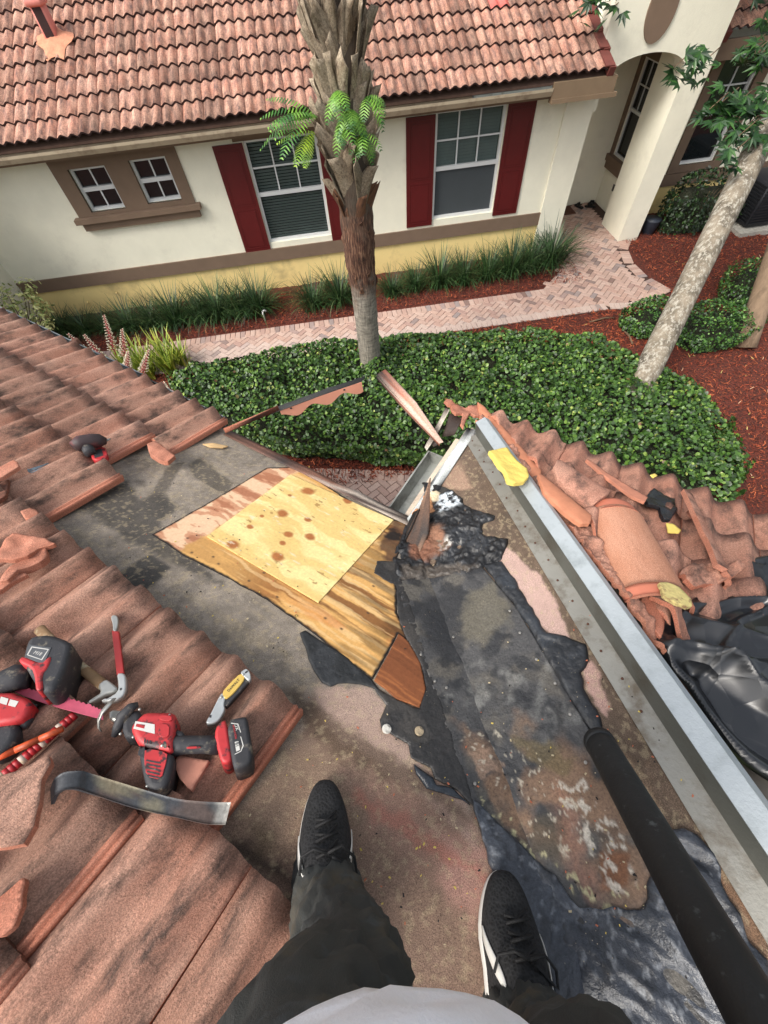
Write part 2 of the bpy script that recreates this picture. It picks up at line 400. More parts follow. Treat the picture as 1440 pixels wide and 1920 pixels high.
wa, wb, wc, wd_ = glob(FL, (-4, 0, 0))-oL*.5, V0-oL*.5-oR*.5, K0-oR*.5-oL*.5, glob(FT, (4, 0, 0))-oL*.5
for p, q in ((wa, wb), (wb, wc), (wc, wd_)):
    p = p.copy(); q = q.copy(); d_ = q-p; d_ /= np.linalg.norm(d_); nn_ = np.array([-d_[1], d_[0], 0])*-.15
    P = [(p[0], p[1]), (q[0], q[1]), (q[0]+nn_[0], q[1]+nn_[1]), (p[0]+nn_[0], p[1]+nn_[1])]
    wl.prism(P, -.02, V0[2]-.02)
wl.obj('wall', [m_near], roof)

def stains_and_shade(Fm):
    A = lambda pts, c, r=None, **k: (area(Fm, pts, **k), S(*c), r)
    return [
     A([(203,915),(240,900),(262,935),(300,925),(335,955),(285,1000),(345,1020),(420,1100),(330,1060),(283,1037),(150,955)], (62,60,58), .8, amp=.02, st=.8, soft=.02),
     A([(353,870),(375,860),(437,905),(425,928),(360,893)], (84,78,70), None, amp=.01, st=.75),
     A([(318,870),(345,866),(302,937),(275,937)], (84,78,72), None, amp=.01, st=.7),
     A([(207,1083),(283,1038),(322,1064),(300,1085),(250,1125),(225,1110)], (58,58,58), None, amp=.008, st=.85),
     A([(90,995),(125,1003),(170,1052),(225,1095),(290,1140),(345,1190),(395,1235),(440,1262),(480,1285),(520,1330),(480,1345),(380,1290),(200,1150)], (44,44,46), None, amp=.012, st=.9, soft=.012),  # black tar edge along the tile noses, their shadow painted in with it
     A([(580,1300),(640,1290),(880,1480),(905,1560),(930,1700),(1010,1860),(900,1980),(520,1980),(470,1640),(400,1560),(560,1380)], (140,112,96), None, amp=.04, st=.85, soft=.05),
     A([(430,1450),(520,1400),(600,1390),(680,1450),(690,1540),(560,1620),(440,1590)], (150,128,108), None, amp=.04, st=.5, soft=.05),
     A([(596,1285),(640,1288),(700,1288),(724,1325),(716,1368),(768,1400),(800,1455),(832,1476),(878,1500),(898,1600),(850,1540),(770,1480),(700,1430),(640,1385),(598,1340)], (184,158,144), None, amp=.015, st=.85, soft=.012),
     A([(520,1285),(545,1290),(630,1345),(700,1400),(820,1470),(880,1520),(890,1560),(800,1500),(690,1440),(630,1420),(560,1350)], (92,76,62), None, amp=.02, st=.75, soft=.018),
     A([(640,1450),(900,1570),(925,1700),(840,1650),(700,1540)], (178,138,122), None, amp=.05, st=.55, soft=.05),
     A([(835,1560),(905,1600),(925,1700),(880,1740),(820,1650)], (196,150,136), None, amp=.03, st=.7, soft=.03),
     A([(665,1478),(760,1530),(850,1590),(925,1652),(915,1668),(840,1615),(740,1555),(660,1500)], (186,96,80), None, amp=.02, st=.3, soft=.012),
     A([(425,1570),(470,1575),(530,1625),(560,1680),(500,1640),(430,1600)], (48,42,38), None, amp=.015, st=.8, soft=.015),
     A([(480,1545),(520,1560),(528,1600),(485,1600)], (96,84,62), None, amp=.02, st=.6, soft=.02),
     A([(804,857),(850,865),(870,886),(888,916),(860,920),(812,909),(783,900),(790,878)], (168,138,118), None, amp=.012, st=.85, soft=.012),
     A([(790,905),(850,830),(872,880),(850,905),(812,915)], (150,124,106), None, amp=.02, st=.5, soft=.02),
     A([(905,1015),(960,1028),(985,1060),(1010,1075),(1045,1130),(1066,1190),(1072,1215),(1040,1200),(1000,1160),(955,1105),(930,1060)], (196,165,154), None, amp=.014, st=.95, soft=.006),
     A([(1085,1240),(1115,1245),(1150,1330),(1135,1345),(1108,1300)], (196,160,148), None, amp=.014, st=.9, soft=.006),
     A([(1160,1420),(1200,1440),(1235,1520),(1210,1540),(1175,1480)], (172,140,110), None, amp=.03, st=.6, soft=.02),
     A([(1270,1560),(1330,1640),(1400,1740),(1440,1800),(1440,1740),(1360,1620)], (150,110,80), None, amp=.03, st=.5, soft=.03),
    ]
def felt_base(Fm, c1, c2):
    a, b_ = np.array(S(*c1)), np.array(S(*c2))
    def f(x, y):
        t = fb(x, y, 5, 5, 31)[:, None]; g = fb(x*1.0, y, 60, 3, 77)[:, None]
        return (a*(1-t)+b_*t)*(.72+.56*g)
    return f
streak = (lambda x, y: sst(.56, .75, fb(x*6, y*45, 1, 4, 5))*.15, S(190, 170, 130), None)
streak2 = (lambda x, y: sst(.55, .8, fb(x, y, 14, 5, 15))*.35, S(70, 64, 58), None)
flek = (lambda x, y: sst(.64, .7, fb(x, y, 90, 2, 3))*.35, S(190, 172, 140), None)
lapl = (lambda x, y: (1-sst(.0, .004, np.abs(((y+.31) % .34)-.0)))*.0, S(40, 40, 40), None)
rough_h = lambda x, y: (fb(x, y, 40, 4, 2)-.5)*.003+(fb(x, y, 6, 3, 8)-.5)*.006
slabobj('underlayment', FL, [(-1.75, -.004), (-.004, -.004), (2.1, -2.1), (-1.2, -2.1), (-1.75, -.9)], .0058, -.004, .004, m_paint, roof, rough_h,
        colour(felt_base(FL, (126, 117, 107), (164, 152, 138)), .88, [streak, streak2]+stains_and_shade(FL)+[flek]), label='grey mineral roofing felt left of the valley')
slabobj('underlayment', FR, [(0, -.004), (.68, -.004), (-1.42, -2.1), (-2.1, -2.1)], .0052, -.004, .004, m_paint, roof, rough_h,
        colour(felt_base(FR, (92, 78, 66), (128, 108, 92)), .85, [streak2]+stains_and_shade(FR)+[flek]), label='brown stained roofing felt between valley and hip')
# the outer parts of both felts, out of sight under the tiles or behind the camera
uo = MB(); uo.prism([(-4, -.003), (-1.75, -.003), (-1.2, -2.1), (2.1, -2.1), (2.98, -2.98), (-4, -2.98)], -.006, -.001, 0, FL)
uo.prism([(-2.1, -2.1), (-1.42, -2.1), (-2.3, -2.98), (-2.98, -2.98)], -.006, -.001, 0, FR)
uo.prism([(0, -.003), (4, -.003), (4, -2.98), (2.98, -2.98)], -.006, -.001, 0, FT)
uo.obj('underlayment', [simple('felt_plain', S(110, 104, 96), .9)], roof, label='plain felt continuing under the laid tiles')

# ---- wood
def knots(x, y, Fm, kn):
    """colour of fresh plywood with knots"""
    wx = x+(fb(x, y, 5, 3, 41)-.5)*.10; wy = y+(fb(x, y, 7, 3, 42)-.5)*.10
    bend = 0
    m = np.zeros(len(x)); ring = np.zeros(len(x))
    for (u, v, r) in kn:
        d = np.hypot((x-u)/1.25, y-v)/r*(1+(fb(x, y, 40, 3, 11)-.5)*.5)
        m = np.maximum(m, 1-sst(.55, 1.15, d)); bend = bend+.5*r*np.exp(-(d/2.6)**2)*np.sign(y-v)
        ring = np.maximum(ring, np.exp(-((d-1.6)/.9)**2)*.6*(.5+.5*np.sin(d*9)))
    g = fb(wx*2.2, (wy+bend)*15, 1, 5, 21); fine = fb(x*12, y*300, 1, 3, 6)
    base = np.array(S(246, 222, 156)); wave = np.array(S(228, 192, 118)); kc = np.array(S(190, 122, 70)); kd = np.array(S(120, 70, 42))
    t = sst(.46, .60, g)[:, None]*.75; c = base*(1-t)+wave*t; c = c*(.93+.14*fine[:, None])
    c = c*(1-ring[:, None]*.5)+wave*.8*ring[:, None]*.5
    kk = fb(x, y, 120, 3, 12)[:, None]; kcol = kc*(1-kk*.5)+kd*kk*.5
    return c*(1-m[:, None])+kcol*m[:, None]
KP = [(577.5,921,15),(652,939,11),(529.6,963,14),(543,929,5),(491,968,6),(469,988,8),(577,975,9),(540,1002.5,11),(581,1007,12),(530,1018,8),(436,1021,15),(521,1044,15)]
KU = []
for kx, ky, kr in KP:
    u, v = pl(FL, kx, ky, .006); u2, v2 = pl(FL, kx+kr, ky, .006); KU.append((u, v, math.hypot(u2-u, v2-v)*.8))
def new_cf(x, y):
    c = np.ones((len(x), 4)); c[:, :3] = knots(x, y, FL, KU); c[:, 3] = .6
    for s_, dcol, a in ((91, (150, 110, 60), .7), (95, (235, 225, 200), .5)):
        m = (sst(.72, .76, fb(x*25, y*90, 1, 3, s_))*a*sst(.55, .6, fb(x, y, 9, 2, s_+1)))[:, None]; c[:, :3] = c[:, :3]*(1-m)+np.array(S(*dcol))*m
    return c
NP = pls(FL, [(388, 1006), (545, 890), (738, 975), (597, 1130)], .006)
slabobj('plywood_patch', FL, NP, .0026, .001, .0065, m_wood, roof, None, new_cf, label='fresh pale yellow plywood square with brown knots')
def old_cf(x, y):
    n = len(x); wy = y+(fb(x, y, 6, 4, 51)-.5)*.05
    g = fb(x*2.5, wy*34, 1, 5, 52); g2 = fb(x*3, wy*70, 1, 4, 53); t1 = (x < -.62+.06*(fb(x, y, 8, 3, 54)-.5)) | (y > -.09)
    A = inp_strip(x, y)
    gold = np.array(S(222, 172, 104)); dk_ = np.array(S(120, 74, 40)); pale = np.array(S(236, 200, 144))
    c = gold[None, :]*np.ones((n, 1)); t = (sst(.5, .62, g)*(.30+.55*sst(-.5, -.05, x)))[:, None]; c = c*(1-t)+dk_*t
    t = sst(.52, .66, g2)[:, None]*.6; c = c*(1-t)+pale*t
    # weathering grows towards the valley
    w_ = sst(-.45, .15, x+(fb(x, y, 7, 4, 55)-.5)*.4)[:, None]; fade = 1-.5*w_*sst(.45, .6, fb(x*3, y*30, 1, 4, 56))[:, None]; c = c*fade
    og = np.array(S(206, 120, 58)); t = (w_[:, 0]*sst(.5, .65, fb(x*4, y*20, 1, 4, 57)))[:, None]*.5; c = c*(1-t)+og*t
    # pinkish tiger marks of the strip under the felt
    pk = np.array(S(204, 150, 116)); pp = np.array(S(234, 196, 160)); br = np.array(S(168, 108, 78))
    q = fb(x*7, (y+(fb(x, y, 9, 3, 61)-.5)*.05)*26, 1, 4, 62); cs = pk*(1-sst(.52, .56, q)[:, None])+pp*sst(.52, .56, q)[:, None]; t = (1-sst(.36, .42, q))[:, None]*.8; cs = cs*(1-t)+br*t
    a = A[:, None]; c = c*(1-a)+cs*a
    # scorched corner at the valley
    sc_ = blob(FL, 750, 1020, 62, .5, 20, 4)(x, y)[:, None]; c = c*(1-sc_*.9)+np.array(S(84, 58, 44))*(.7+.6*fb(x, y, 30, 4, 63)[:, None])*sc_*.9
    sc_ = blob(FL, 735, 1005, 20, .6, 25, 8)(x, y)[:, None]; c = c*(1-sc_)+np.array(S(40, 32, 28))*sc_
    sc_ = blob(FL, 452, 925, 40, .6, 20, 14)(x, y)[:, None]*.0; c = c*(1-sc_)
    # dark edge and nail marks
    d, _, _ = pdist(x, y, OLDP); e_ = (1-sst(.004, .012, d+(fb(x, y, 60, 3, 64)-.5)*.008))[:, None]; c = c*(1-e_)+np.array(S(34, 30, 28))*e_
    for kx, ky in ((352,1010),(410,1058),(467,1090),(520,1120),(556,1155),(400,1045),(360,1037),(495,1075),(640,1180),(690,1150),(700,1100),(610,1160)):
        u, v = pl(FL, kx, ky); m = (1-sst(.003, .009, np.hypot(x-u, (y-v)*1.4)))[:, None]; c = c*(1-m*.85)+np.array(S(60, 48, 44))*m*.85
    out = np.ones((n, 4)); out[:, :3] = c; out[:, 3] = .75; return out
OLDP = jag(pls(FL, [(285, 1003), (400, 938), (500, 878), (545, 876), (575, 886), (640, 930), (700, 965), (772, 985), (756, 1020), (742, 1052), (744, 1150), (765, 1200), (745, 1190), (698, 1275), (640, 1232), (590, 1190), (500, 1125), (400, 1070), (340, 1040)]), .004, .02, 3)
inp_strip = area(FL, [(280, 1003), (400, 935), (500, 872), (585, 880), (545, 890), (388, 1006), (350, 1022), (330, 1040)], amp=.01, soft=.01)
old_h = lambda x, y: (fb(x*2.5, (y+(fb(x, y, 6, 4, 51)-.5)*.05)*34, 1, 4, 52)-.5)*-.004*sst(-.5, .1, x)
slabobj('old_plywood', FL, OLDP, .0036, 0, .003, m_wood, roof, old_h, old_cf, label='weathered golden plywood round the fresh square')
def dark_wood(x, y):
    g = fb(x*3, (y+(fb(x, y, 6, 4, 71)-.5)*.04)*60, 1, 5, 72); c = np.array(S(128, 76, 46))*(.6+.9*g[:, None]); t = sst(.58, .66, g)[:, None]*.4
    c = c*(1-t)+np.array(S(190, 120, 70))*t; o = np.ones((len(x), 4)); o[:, :3] = c; o[:, 3] = .7; return o
slabobj('old_plywood', FL, jag(pls(FL, [(701, 1277), (747, 1189), (765, 1204), (788, 1245), (798, 1292), (786, 1327), (745, 1312)]), .004, .02, 5), .0036, 0, .0045, m_wood, roof, None, dark_wood, label='red brown plywood corner at the tar')

# ---- things that lie over the valley: one outline in the photograph, cut at the valley line
def clip(P, f):
    out = []
    for i in range(len(P)):
        a, b_ = P[i], P[(i+1) % len(P)]; fa_, fb_ = f(a), f(b_)
        if fa_ >= 0: out.append(a)
        if fa_*fb_ < 0: t = fa_/(fa_-fb_); out.append((a[0]+t*(b_[0]-a[0]), a[1]+t*(b_[1]-a[1])))
    return out
def over(name, pts, res, w0, thick, mat, hf, cfm, taper=0, j=(.01, .02, 1), **k):
    PL = jag(pls(FL, pts, w0), j[0], j[1], j[2]); PR = jag(pls(FR, pts, w0), j[0], j[1], j[2])
    Vs = []; Fs_ = []; sm = []; mi = []; cs = []; b0 = 0
    for Fm, P, f in ((FL, PL, lambda a: -(a[0]+a[1])), (FR, PR, lambda a: a[0]-a[1])):
        Q = clip(P, f)
        if len(Q) < 3: continue
        V, Fq, s_, m_, c_ = slab(Q, res, w0, 0, None, None)
        n_ = len(V); keep = V[:, 2] >= w0-1e-6
        d = np.full(n_, 9.); 
        if taper: d, _, _ = pdist(V[:, 0], V[:, 1], P)
        tp = np.clip(d/taper, 0, 1)**.5 if taper else np.ones(n_)
        side = np.clip(np.abs(V[:, 0]+V[:, 1]) if Fm is FL else np.abs(V[:, 0]-V[:, 1]), 0, .03)/.03
        z = w0+thick*tp+(hf(V[:, 0]+(0 if Fm is FL else 5), V[:, 1])*tp*side if hf else 0)
        V[:, 2] = np.where(keep, z, w0-.006)
        c_ = cfm(Fm)(V[:, 0], V[:, 1])
        V = V @ Fm[:3, :3].T+Fm[:3, 3]; Vs.append(V); Fs_.append(Fq+b0); sm.append(s_); mi.append(m_); cs.append(c_); b0 += n_
    me = mesh(name, np.concatenate(Vs), np.concatenate(Fs_), [mat, mat, mat], np.concatenate(sm), np.concatenate(mi), np.concatenate(cs))
    return obj(name, me, roof, None, **k)

def strip_cf(Fm):
    A = lambda pts, c, r=None, **k: (area(Fm, pts, **k), S(*c), r)
    off = 0 if Fm is FL else 3
    base = lambda x, y: np.array(S(70, 69, 69))*(.65+.7*fb(x, y, 9, 5, 33+off)[:, None])
    wisps = []
    for wx, wy, rr, s_ in ((900,1190,34,1),(1000,1300,55,2),(960,1310,40,3),(1015,1365,34,4),(910,1275,40,5),(1075,1340,30,6),(845,1290,24,7),(880,1330,26,8),(1040,1240,26,9)):
        b_ = blob(Fm, wx, wy, rr, .9, 22, s_)
        wisps.append((lambda x, y, b_=b_, s_=s_: b_(x, y)*sst(.42, .68, fb(x*16, y*24, 1, 4, s_*7))*.32, S(150, 149, 144), .6))
    return colour(base, .42, [
        (spots(14, .5, .7, 81, .6), S(100, 94, 84), .5), (spots(20, .52, .66, 82, .8), S(38, 38, 40), .3)]+wisps+[
        A([(770,1130),(860,1110),(900,1180),(840,1240),(800,1210)], (40, 40, 42), .45, amp=.02, soft=.02, st=.8),
        A([(880,1110),(930,1090),(960,1170),(900,1210),(860,1190)], (104, 98, 84), .6, amp=.03, soft=.02, st=.7),
        (mul(area(Fm, [(850,1365),(905,1385),(1000,1355),(1070,1380),(1150,1450),(1205,1550),(1230,1660),(1170,1710),(1090,1668),(1040,1605),(960,1545),(890,1500)], amp=.08, f=11, soft=.035), spots(12, .34, .52, 89, .9)), lambda x, y: np.array(S(134, 106, 84))*(.6+.8*fb(x, y, 16, 5, 90)[:, None]), .7),
        A([(870,1400),(905,1400),(935,1440),(900,1460)], (170, 140, 118), .8, amp=.03, st=.7),
        A([(960,1380),(1030,1390),(1080,1430),(1050,1450),(990,1430)], (116, 100, 66), .6, amp=.02, st=.7, soft=.01),
        A([(1000,1540),(1060,1530),(1075,1590),(1040,1620),(1000,1590)], (86, 76, 62), .7, amp=.02, st=.75, soft=.012),
        A([(1125,1600),(1180,1600),(1180,1660),(1125,1668)], (130, 84, 54), .7, amp=.012, st=.85, soft=.006),
        A([(1040,1470),(1075,1500),(1090,1600),(1130,1680),(1100,1680),(1060,1590)], (176, 128, 104), .75, amp=.03, st=.6, soft=.02),
        (mul(area(Fm, [(1040,1470),(1110,1470),(1200,1640),(1180,1690),(1130,1660)], amp=.03), spots(60, .58, .66, 83, .85)), S(214, 205, 190), .8),
        (mul(area(Fm, [(880,1490),(930,1520),(1040,1600),(1120,1660),(1200,1665),(1150,1700),(1060,1670),(1000,1615),(900,1530)], amp=.03), spots(70, .60, .66, 84, .85)), S(200, 192, 150), .8),
        (mul(area(Fm, [(860,1380),(920,1360),(1100,1500),(1150,1640),(1000,1560)], amp=.04), spots(80, .68, .74, 88, .8)), S(205, 195, 175), .8),
        ])
strip_h = lambda x, y: (fb(x, y, 9, 3, 13)-.5)*.006+(fb(x, y, 45, 3, 14)-.5)*.0025
over('valley_flashing', [(744,1090),(905,1064),(972,1145),(1095,1353),(1200,1520),(1290,1680),(1400,1900),(1440,2000),(1440,2300),(1290,2300),(1000,1810),(925,1640),(905,1570),(882,1495),(835,1360),(787,1222),(760,1150)],
     .0045, .003, .002, m_tar, strip_h, strip_cf, j=(.003, .03, 2), label='dark smeared metal strip along the valley')
def tar_cf(s_=0, dull=(38, 38, 40), grey=(74, 77, 84), wh=.8, r=.38):
    def f(Fm):
        base = lambda x, y: np.array(S(*dull))*(.7+.6*fb(x, y, 30, 4, s_)[:, None])
        return colour(base, r, [(spots(11, .52, .66, s_+2, .8), S(*grey), r-.04)])
    return f
ridge = lambda s_, a=.010: (lambda x, y: (np.abs(fb(x, y, 16, 4, s_)-.5)*-2+.3)*a+(fb(x, y, 70, 3, s_+3)-.5)*.004)
# dark membrane with the wood's tar edge, left of the strip
over('tar_patch', [(700,1287),(745,1312),(786,1328),(799,1290),(790,1250),(765,1203),(748,1165),(742,1100),(700,1075),(705,1050),(740,1052),(760,1100),(792,1200),(835,1335),(882,1478),(890,1512),(860,1485),(815,1460),(808,1440),(770,1420),(766,1395),(716,1366),(712,1350),(724,1322)],
     .0045, .002, .003, m_tar, ridge(101, .004), tar_cf(101, (46, 44, 43), (70, 66, 62)), taper=.01, j=(.006, .02, 12), label='dull black membrane between the wood and the metal strip')
over('tar_patch', [(562,1187),(572,1182),(616,1210),(645,1228),(699,1276),(722,1305),(700,1290),(665,1282),(635,1282),(620,1288),(603,1280),(583,1245)],
     .0045, .002, .004, m_tar, ridge(111, .003), tar_cf(111, (34, 36, 38), (50, 52, 55), 0, .6), taper=.008, j=(.005, .02, 13), label='small black tar patch on the felt by the lower edge of the wood')
over('tar_patch', [(776,1433),(812,1458),(818,1472),(850,1478),(886,1512),(868,1500),(800,1478),(780,1450)], .004, .004, .004, m_tar, ridge(115, .002), tar_cf(115, (48, 54, 62), (66, 72, 80), 0, .22), taper=.008, j=(.003, .02, 14), label='glossy black sliver of tar beside the strip')
# big broken tar mass at the top of the valley
def top_cf(Fm):
    c = tar_cf(121, (30, 30, 32), (52, 54, 58), .9, .42)(Fm)
    A = lambda pts, col, r=None, **k: (area(Fm, pts, **k), S(*col), r)
    jb = [A([(775,1000),(800,985),(835,1000),(830,1040),(800,1055),(775,1050),(765,1030)], (128,84,62), .8, amp=.02, st=.9, soft=.015),
          A([(800,985),(830,990),(845,1030),(820,1040)], (150,110,86), .8, amp=.02, st=.6, soft=.02),
          (mul(area(Fm, [(822,935),(850,925),(868,945),(852,953),(825,965),(815,955)], amp=.01), spots(50, .42, .5, 85)), S(206, 214, 220), .4),
          (mul(blob(Fm, 842, 1022, 22, .6, 25, 8), spots(40, .4, .6, 86)), S(190, 186, 180), .6),
          A([(806,925),(828,925),(822,942),(808,942)], (232,214,180), .8, amp=.004, soft=.003),
          A([(765,965),(795,930),(808,935),(815,960),(800,965),(775,975),(762,975)], (206,148,104), .8, amp=.01, soft=.004),
          A([(750,1065),(850,1060),(900,1065),(850,1085),(750,1092)], (96,86,76), .5, amp=.02, soft=.01, st=.6)]
    def f(x, y):
        o = c(x, y)
        for m_, col, r in jb:
            m = np.clip(m_(x, y), 0, 1)[:, None]; o[:, :3] = o[:, :3]*(1-m)+np.array(col)*m
            if r: o[:, 3:] = o[:, 3:]*(1-m)+r*m
        return o
    return f
over('tar_patch', [(760,985),(798,925),(790,905),(802,905),(815,908),(850,920),(868,935),(869,945),(880,950),(900,958),(928,967),(926,975),(906,982),(905,1002),(953,1010),(948,1030),(940,1050),(905,1066),(880,1075),(745,1094),(735,1050),(752,1005)],
     .004, .002, .006, m_tar, (lambda x, y: (np.abs(fb(x, y, 13, 4, 121)-.5)*-2+.3)*.032+(np.abs(fb(x, y, 34, 3, 124)-.5)*-2+.3)*.012), top_cf, taper=.012, j=(.012, .018, 15), label='large cracked black tar mass at the foot of the valley')
over('tar_patch', [(812,910),(822,909),(850,922),(868,936),(866,944),(846,938),(815,932),(808,920)], .004, .004, .004, m_tar, ridge(125, .005), tar_cf(125, (52, 50, 47), (70, 66, 60), .3, .7), taper=.006, j=(.006, .02, 16), label='grey torn membrane edge above the tar mass')
# tar run right of the strip
over('tar_patch', [(905,1060),(940,1052),(965,1085),(985,1120),(1003,1152),(1025,1185),(1060,1192),(1098,1208),(1104,1240),(1088,1262),(1094,1290),(1118,1330),(1130,1365),(1115,1385),(1092,1352),(1035,1255),(972,1147)],
     .004, .003, .008, m_tar, ridge(131, .010), tar_cf(131, (36, 38, 42), (54, 58, 64), .2, .4), taper=.014, j=(.01, .02, 17), label='ribbed black tar run along the right edge of the metal strip')
# wet tar underfoot
def wet_cf(Fm):
    base = lambda x, y: np.array(S(56, 60, 68))*(.75+.5*fb(x, y, 10, 4, 141)[:, None])
    return colour(base, .30, [(spots(7, .5, .66, 142, .4), S(88, 93, 102), .26), (spots(30, .6, .68, 143, .6), S(40, 41, 45), .4),
        (mul(spots(6, .56, .66, 146), spots(75, .62, .70, 144, .4)), S(160, 164, 170), .5)])
wet_h = lambda x, y: (np.abs(fb(x*1.6, y*.8, 7, 3, 151)-.5)*-2+.25)*.030+(np.abs(fb(x*1.6+3, y*.7, 20, 3, 154)-.5)*-2+.3)*.008
over('tar_patch', [(889,1498),(905,1510),(935,1540),(985,1590),(1040,1640),(1085,1700),(1150,1700),(1200,1705),(1225,1640),(1240,1580),(1262,1556),(1305,1566),(1335,1600),(1350,1655),(1392,1715),(1402,1765),(1440,1800),(1440,2300),(1270,2300),(1000,1815),(928,1640),(905,1570)],
     .0045, .010, .0035, m_tar, wet_h, wet_cf, taper=.016, j=(.022, .02, 18), label='wide wet black tar smear under the right shoe')
# nails with washers
m_nail = simple('nail_head', S(170, 166, 160), .45, .7, .3, 300)
m_rust = simple('rusty_nail', S(96, 62, 48), .8, .1, .4, 300)
nh = MB(); nh.tube([(0, 0, -.002), (0, 0, .0015), (0, 0, .002)], [.0045, .0045, .003], 10); NH = nh.me('nail_head', [m_nail])
for px, py in ((956,1146),(975,1187),(1006,1237),(1041,1282),(1069,1340),(789,1228),(815,1278),(837,1290),(1098,1430),(890,1470),(850,1195)):
    Fm = FR if px > 900 else FL
    M = Fm.copy(); u, v = pl(Fm, px, py, .008); M[:3, 3] = glob(Fm, (u, v, .011)); obj('nail_head', NH, roof, M)
dsk = MB(); dsk.tube([(0, 0, 0), (0, 0, .0035), (0, 0, .0045)], [.0135, .0135, .010], 20, sm=False)
for (px, py), c, lb in (((786, 1371), (176, 158, 130), 'round tan cap nail on the black membrane'), ((725, 1367), (220, 216, 206), 'white chipped cap nail at the felt edge')):
    M = FL.copy(); u, v = pl(FL, px, py, .008); M[:3, 3] = glob(FL, (u, v, .007))
    dsk.obj('cap_nail', [simple('cap_'+str(c[0]), S(*c), .7, 0, .3, 200, dirt=S(70, 66, 60), dscale=90)], roof, M, label=lb)
# curled brown flashing standing at the foot of the valley
def bezier(a, b_, c, n): return [np.array(a)*(1-t)**2+2*np.array(b_)*t*(1-t)+np.array(c)*t*t for t in np.linspace(0, 1, n)]
def ribbon(name, A_, B_, th, mat, parent, cf=None, sub=8, **k):
    """curved sheet between two lines of points"""
    A_ = np.array(A_); B_ = np.array(B_); n = len(A_); V = []
    for s_ in range(sub+1): V += list(A_+(B_-A_)*s_/sub)
    V = np.array(V); 
    G_ = V.reshape(sub+1, n, 3); du = np.gradient(G_, axis=1); dv = np.gradient(G_, axis=0); N = np.cross(du, dv); N /= np.maximum(np.linalg.norm(N, axis=2, keepdims=True), 1e-9)
    wob_ = (fb(G_[..., 0].ravel()*1+G_[..., 2].ravel(), G_[..., 1].ravel(), 30, 3, 5)-.5).reshape(sub+1, n, 1)*.012
    T_ = (G_+N*(th/2+wob_)).reshape(-1, 3); Bt = (G_-N*(th/2-wob_)).reshape(-1, 3); m = len(T_)
    Fq = [(s_*n+i, s_*n+i+1, (s_+1)*n+i+1, (s_+1)*n+i) for s_ in range(sub) for i in range(n-1)]
    Fb = [(m+d, m+c, m+b_, m+a) for a, b_, c, d in Fq]
    ring = [i for i in range(n)]+[s_*n+n-1 for s_ in range(1, sub+1)]+[sub*n+i for i in range(n-2, -1, -1)]+[s_*n for s_ in range(sub-1, 0, -1)]
    Fe = [(ring[i], m+ring[i], m+ring[(i+1) % len(ring)], ring[(i+1) % len(ring)]) for i in range(len(ring))]
    V = np.concatenate([T_, Bt]); cols = cf(V[:, 0], V[:, 1]+V[:, 2]) if cf else None
    return obj(name, mesh(name, V, Fq+Fb+Fe, [mat], True, None, cols), parent, None, **k)
rustcf = colour(lambda x, y: np.array(S(92, 68, 54))*(.5+1.0*fb(x, y, 26, 5, 161)[:, None]), .75, [(spots(20, .55, .65, 162, .8), S(150, 118, 96), .8), (spots(16, .56, .66, 163, .9), S(34, 30, 28), .5)])
P_ = lambda x, y, w, Fm=FR: hit(x, y, Fm[:3, 3]+w*Fm[:3, 2], Fm[:3, 2])
ribbon('curled_flashing', [P_(750,1048,.004), P_(752,1022,.02), P_(768,990,.04), P_(785,955,.07), P_(797,925,.10), P_(806,896,.13)], [P_(775,1055,.004), P_(790,1030,.01), P_(803,1000,.03), P_(806,965,.06), P_(806,930,.09), P_(808,896,.128)], .002, m_tar, roof, rustcf, label='torn brown membrane curled up at the foot of the valley')
ribbon('curled_flashing', [P_(752,1040,.02), P_(757,1018,.03), P_(771,990,.05), P_(787,955,.075)], [P_(752,1046,.0), P_(750,1015,.0), P_(762,990,.01), P_(775,960,.03)], .002, m_tar, roof, colour(S(30, 28, 28), .6, []), label='black underside lip of the curled membrane')
# eave edges
drip = colour(lambda x, y: np.array(S(122, 84, 68))*(.5+1.*fb(x, y, 22, 4, 171)[:, None]), .6, [(spots(14, .5, .6, 172, .9), S(48, 44, 42), .6), (spots(22, .6, .66, 173, .8), S(205, 190, 175), .6)])
eN = lambda px, py, dz, out=0.: glob(FL, (*pl(FL, px, py), 0))+np.array([0, 0, dz])+oL*out
e_ = [pl(FL, 410, 822)[0], -.92, -.75, -.6, -.45, -.3, -.15, .02]
ribbon('drip_edge', [glob(FL, (u, -.03, .009)) for u in e_], [glob(FL, (u, .03, .006+(.006 if i % 2 else 0))) for i, u in enumerate(e_)], .002, m_tar, roof, drip, 3, label='rusty bent drip edge along the left eave')
ribbon('drip_edge', [glob(FL, (u, .03, .006+(.006 if i % 2 else 0))) for i, u in enumerate(e_)], [glob(FL, (u, .032, -.06)) for u in e_], .002, m_tar, roof, drip, 3)
b_ = [0, .12, .25, .4, .55, .67]
white_e = colour(lambda x, y: np.array(S(40, 40, 42))*(.7+.6*fb(x, y, 30, 3, 181)[:, None]), .6, [(spots(18, .5, .56, 182), S(206, 210, 208), .5)])
ribbon('drip_edge', [glob(FR, (u, -.05, .008)) for u in b_], [glob(FR, (u, .012, .008)) for u in b_], .002, m_tar, roof, white_e, 6, label='black and white smeared drip edge by the short gutter')
m_cream = simple('cream_board', S(214, 198, 178), .6, 0, .15, 30, dirt=S(150, 120, 100), damt=(.55, .7))
fb2 = MB(); 
def bar(mb, a, b_, w, h, m=0, up=(0, 0, 1)):
    a = np.array(a, float); b_ = np.array(b_, float); t = b_-a; l = np.linalg.norm(t); t /= l; u = np.array(up, float); u -= (u @ t)*t; u /= np.linalg.norm(u); s_ = np.cross(t, u)
    return mb.box((a+b_)/2, (l, w, h), m, np.stack([t, s_, u], 1))
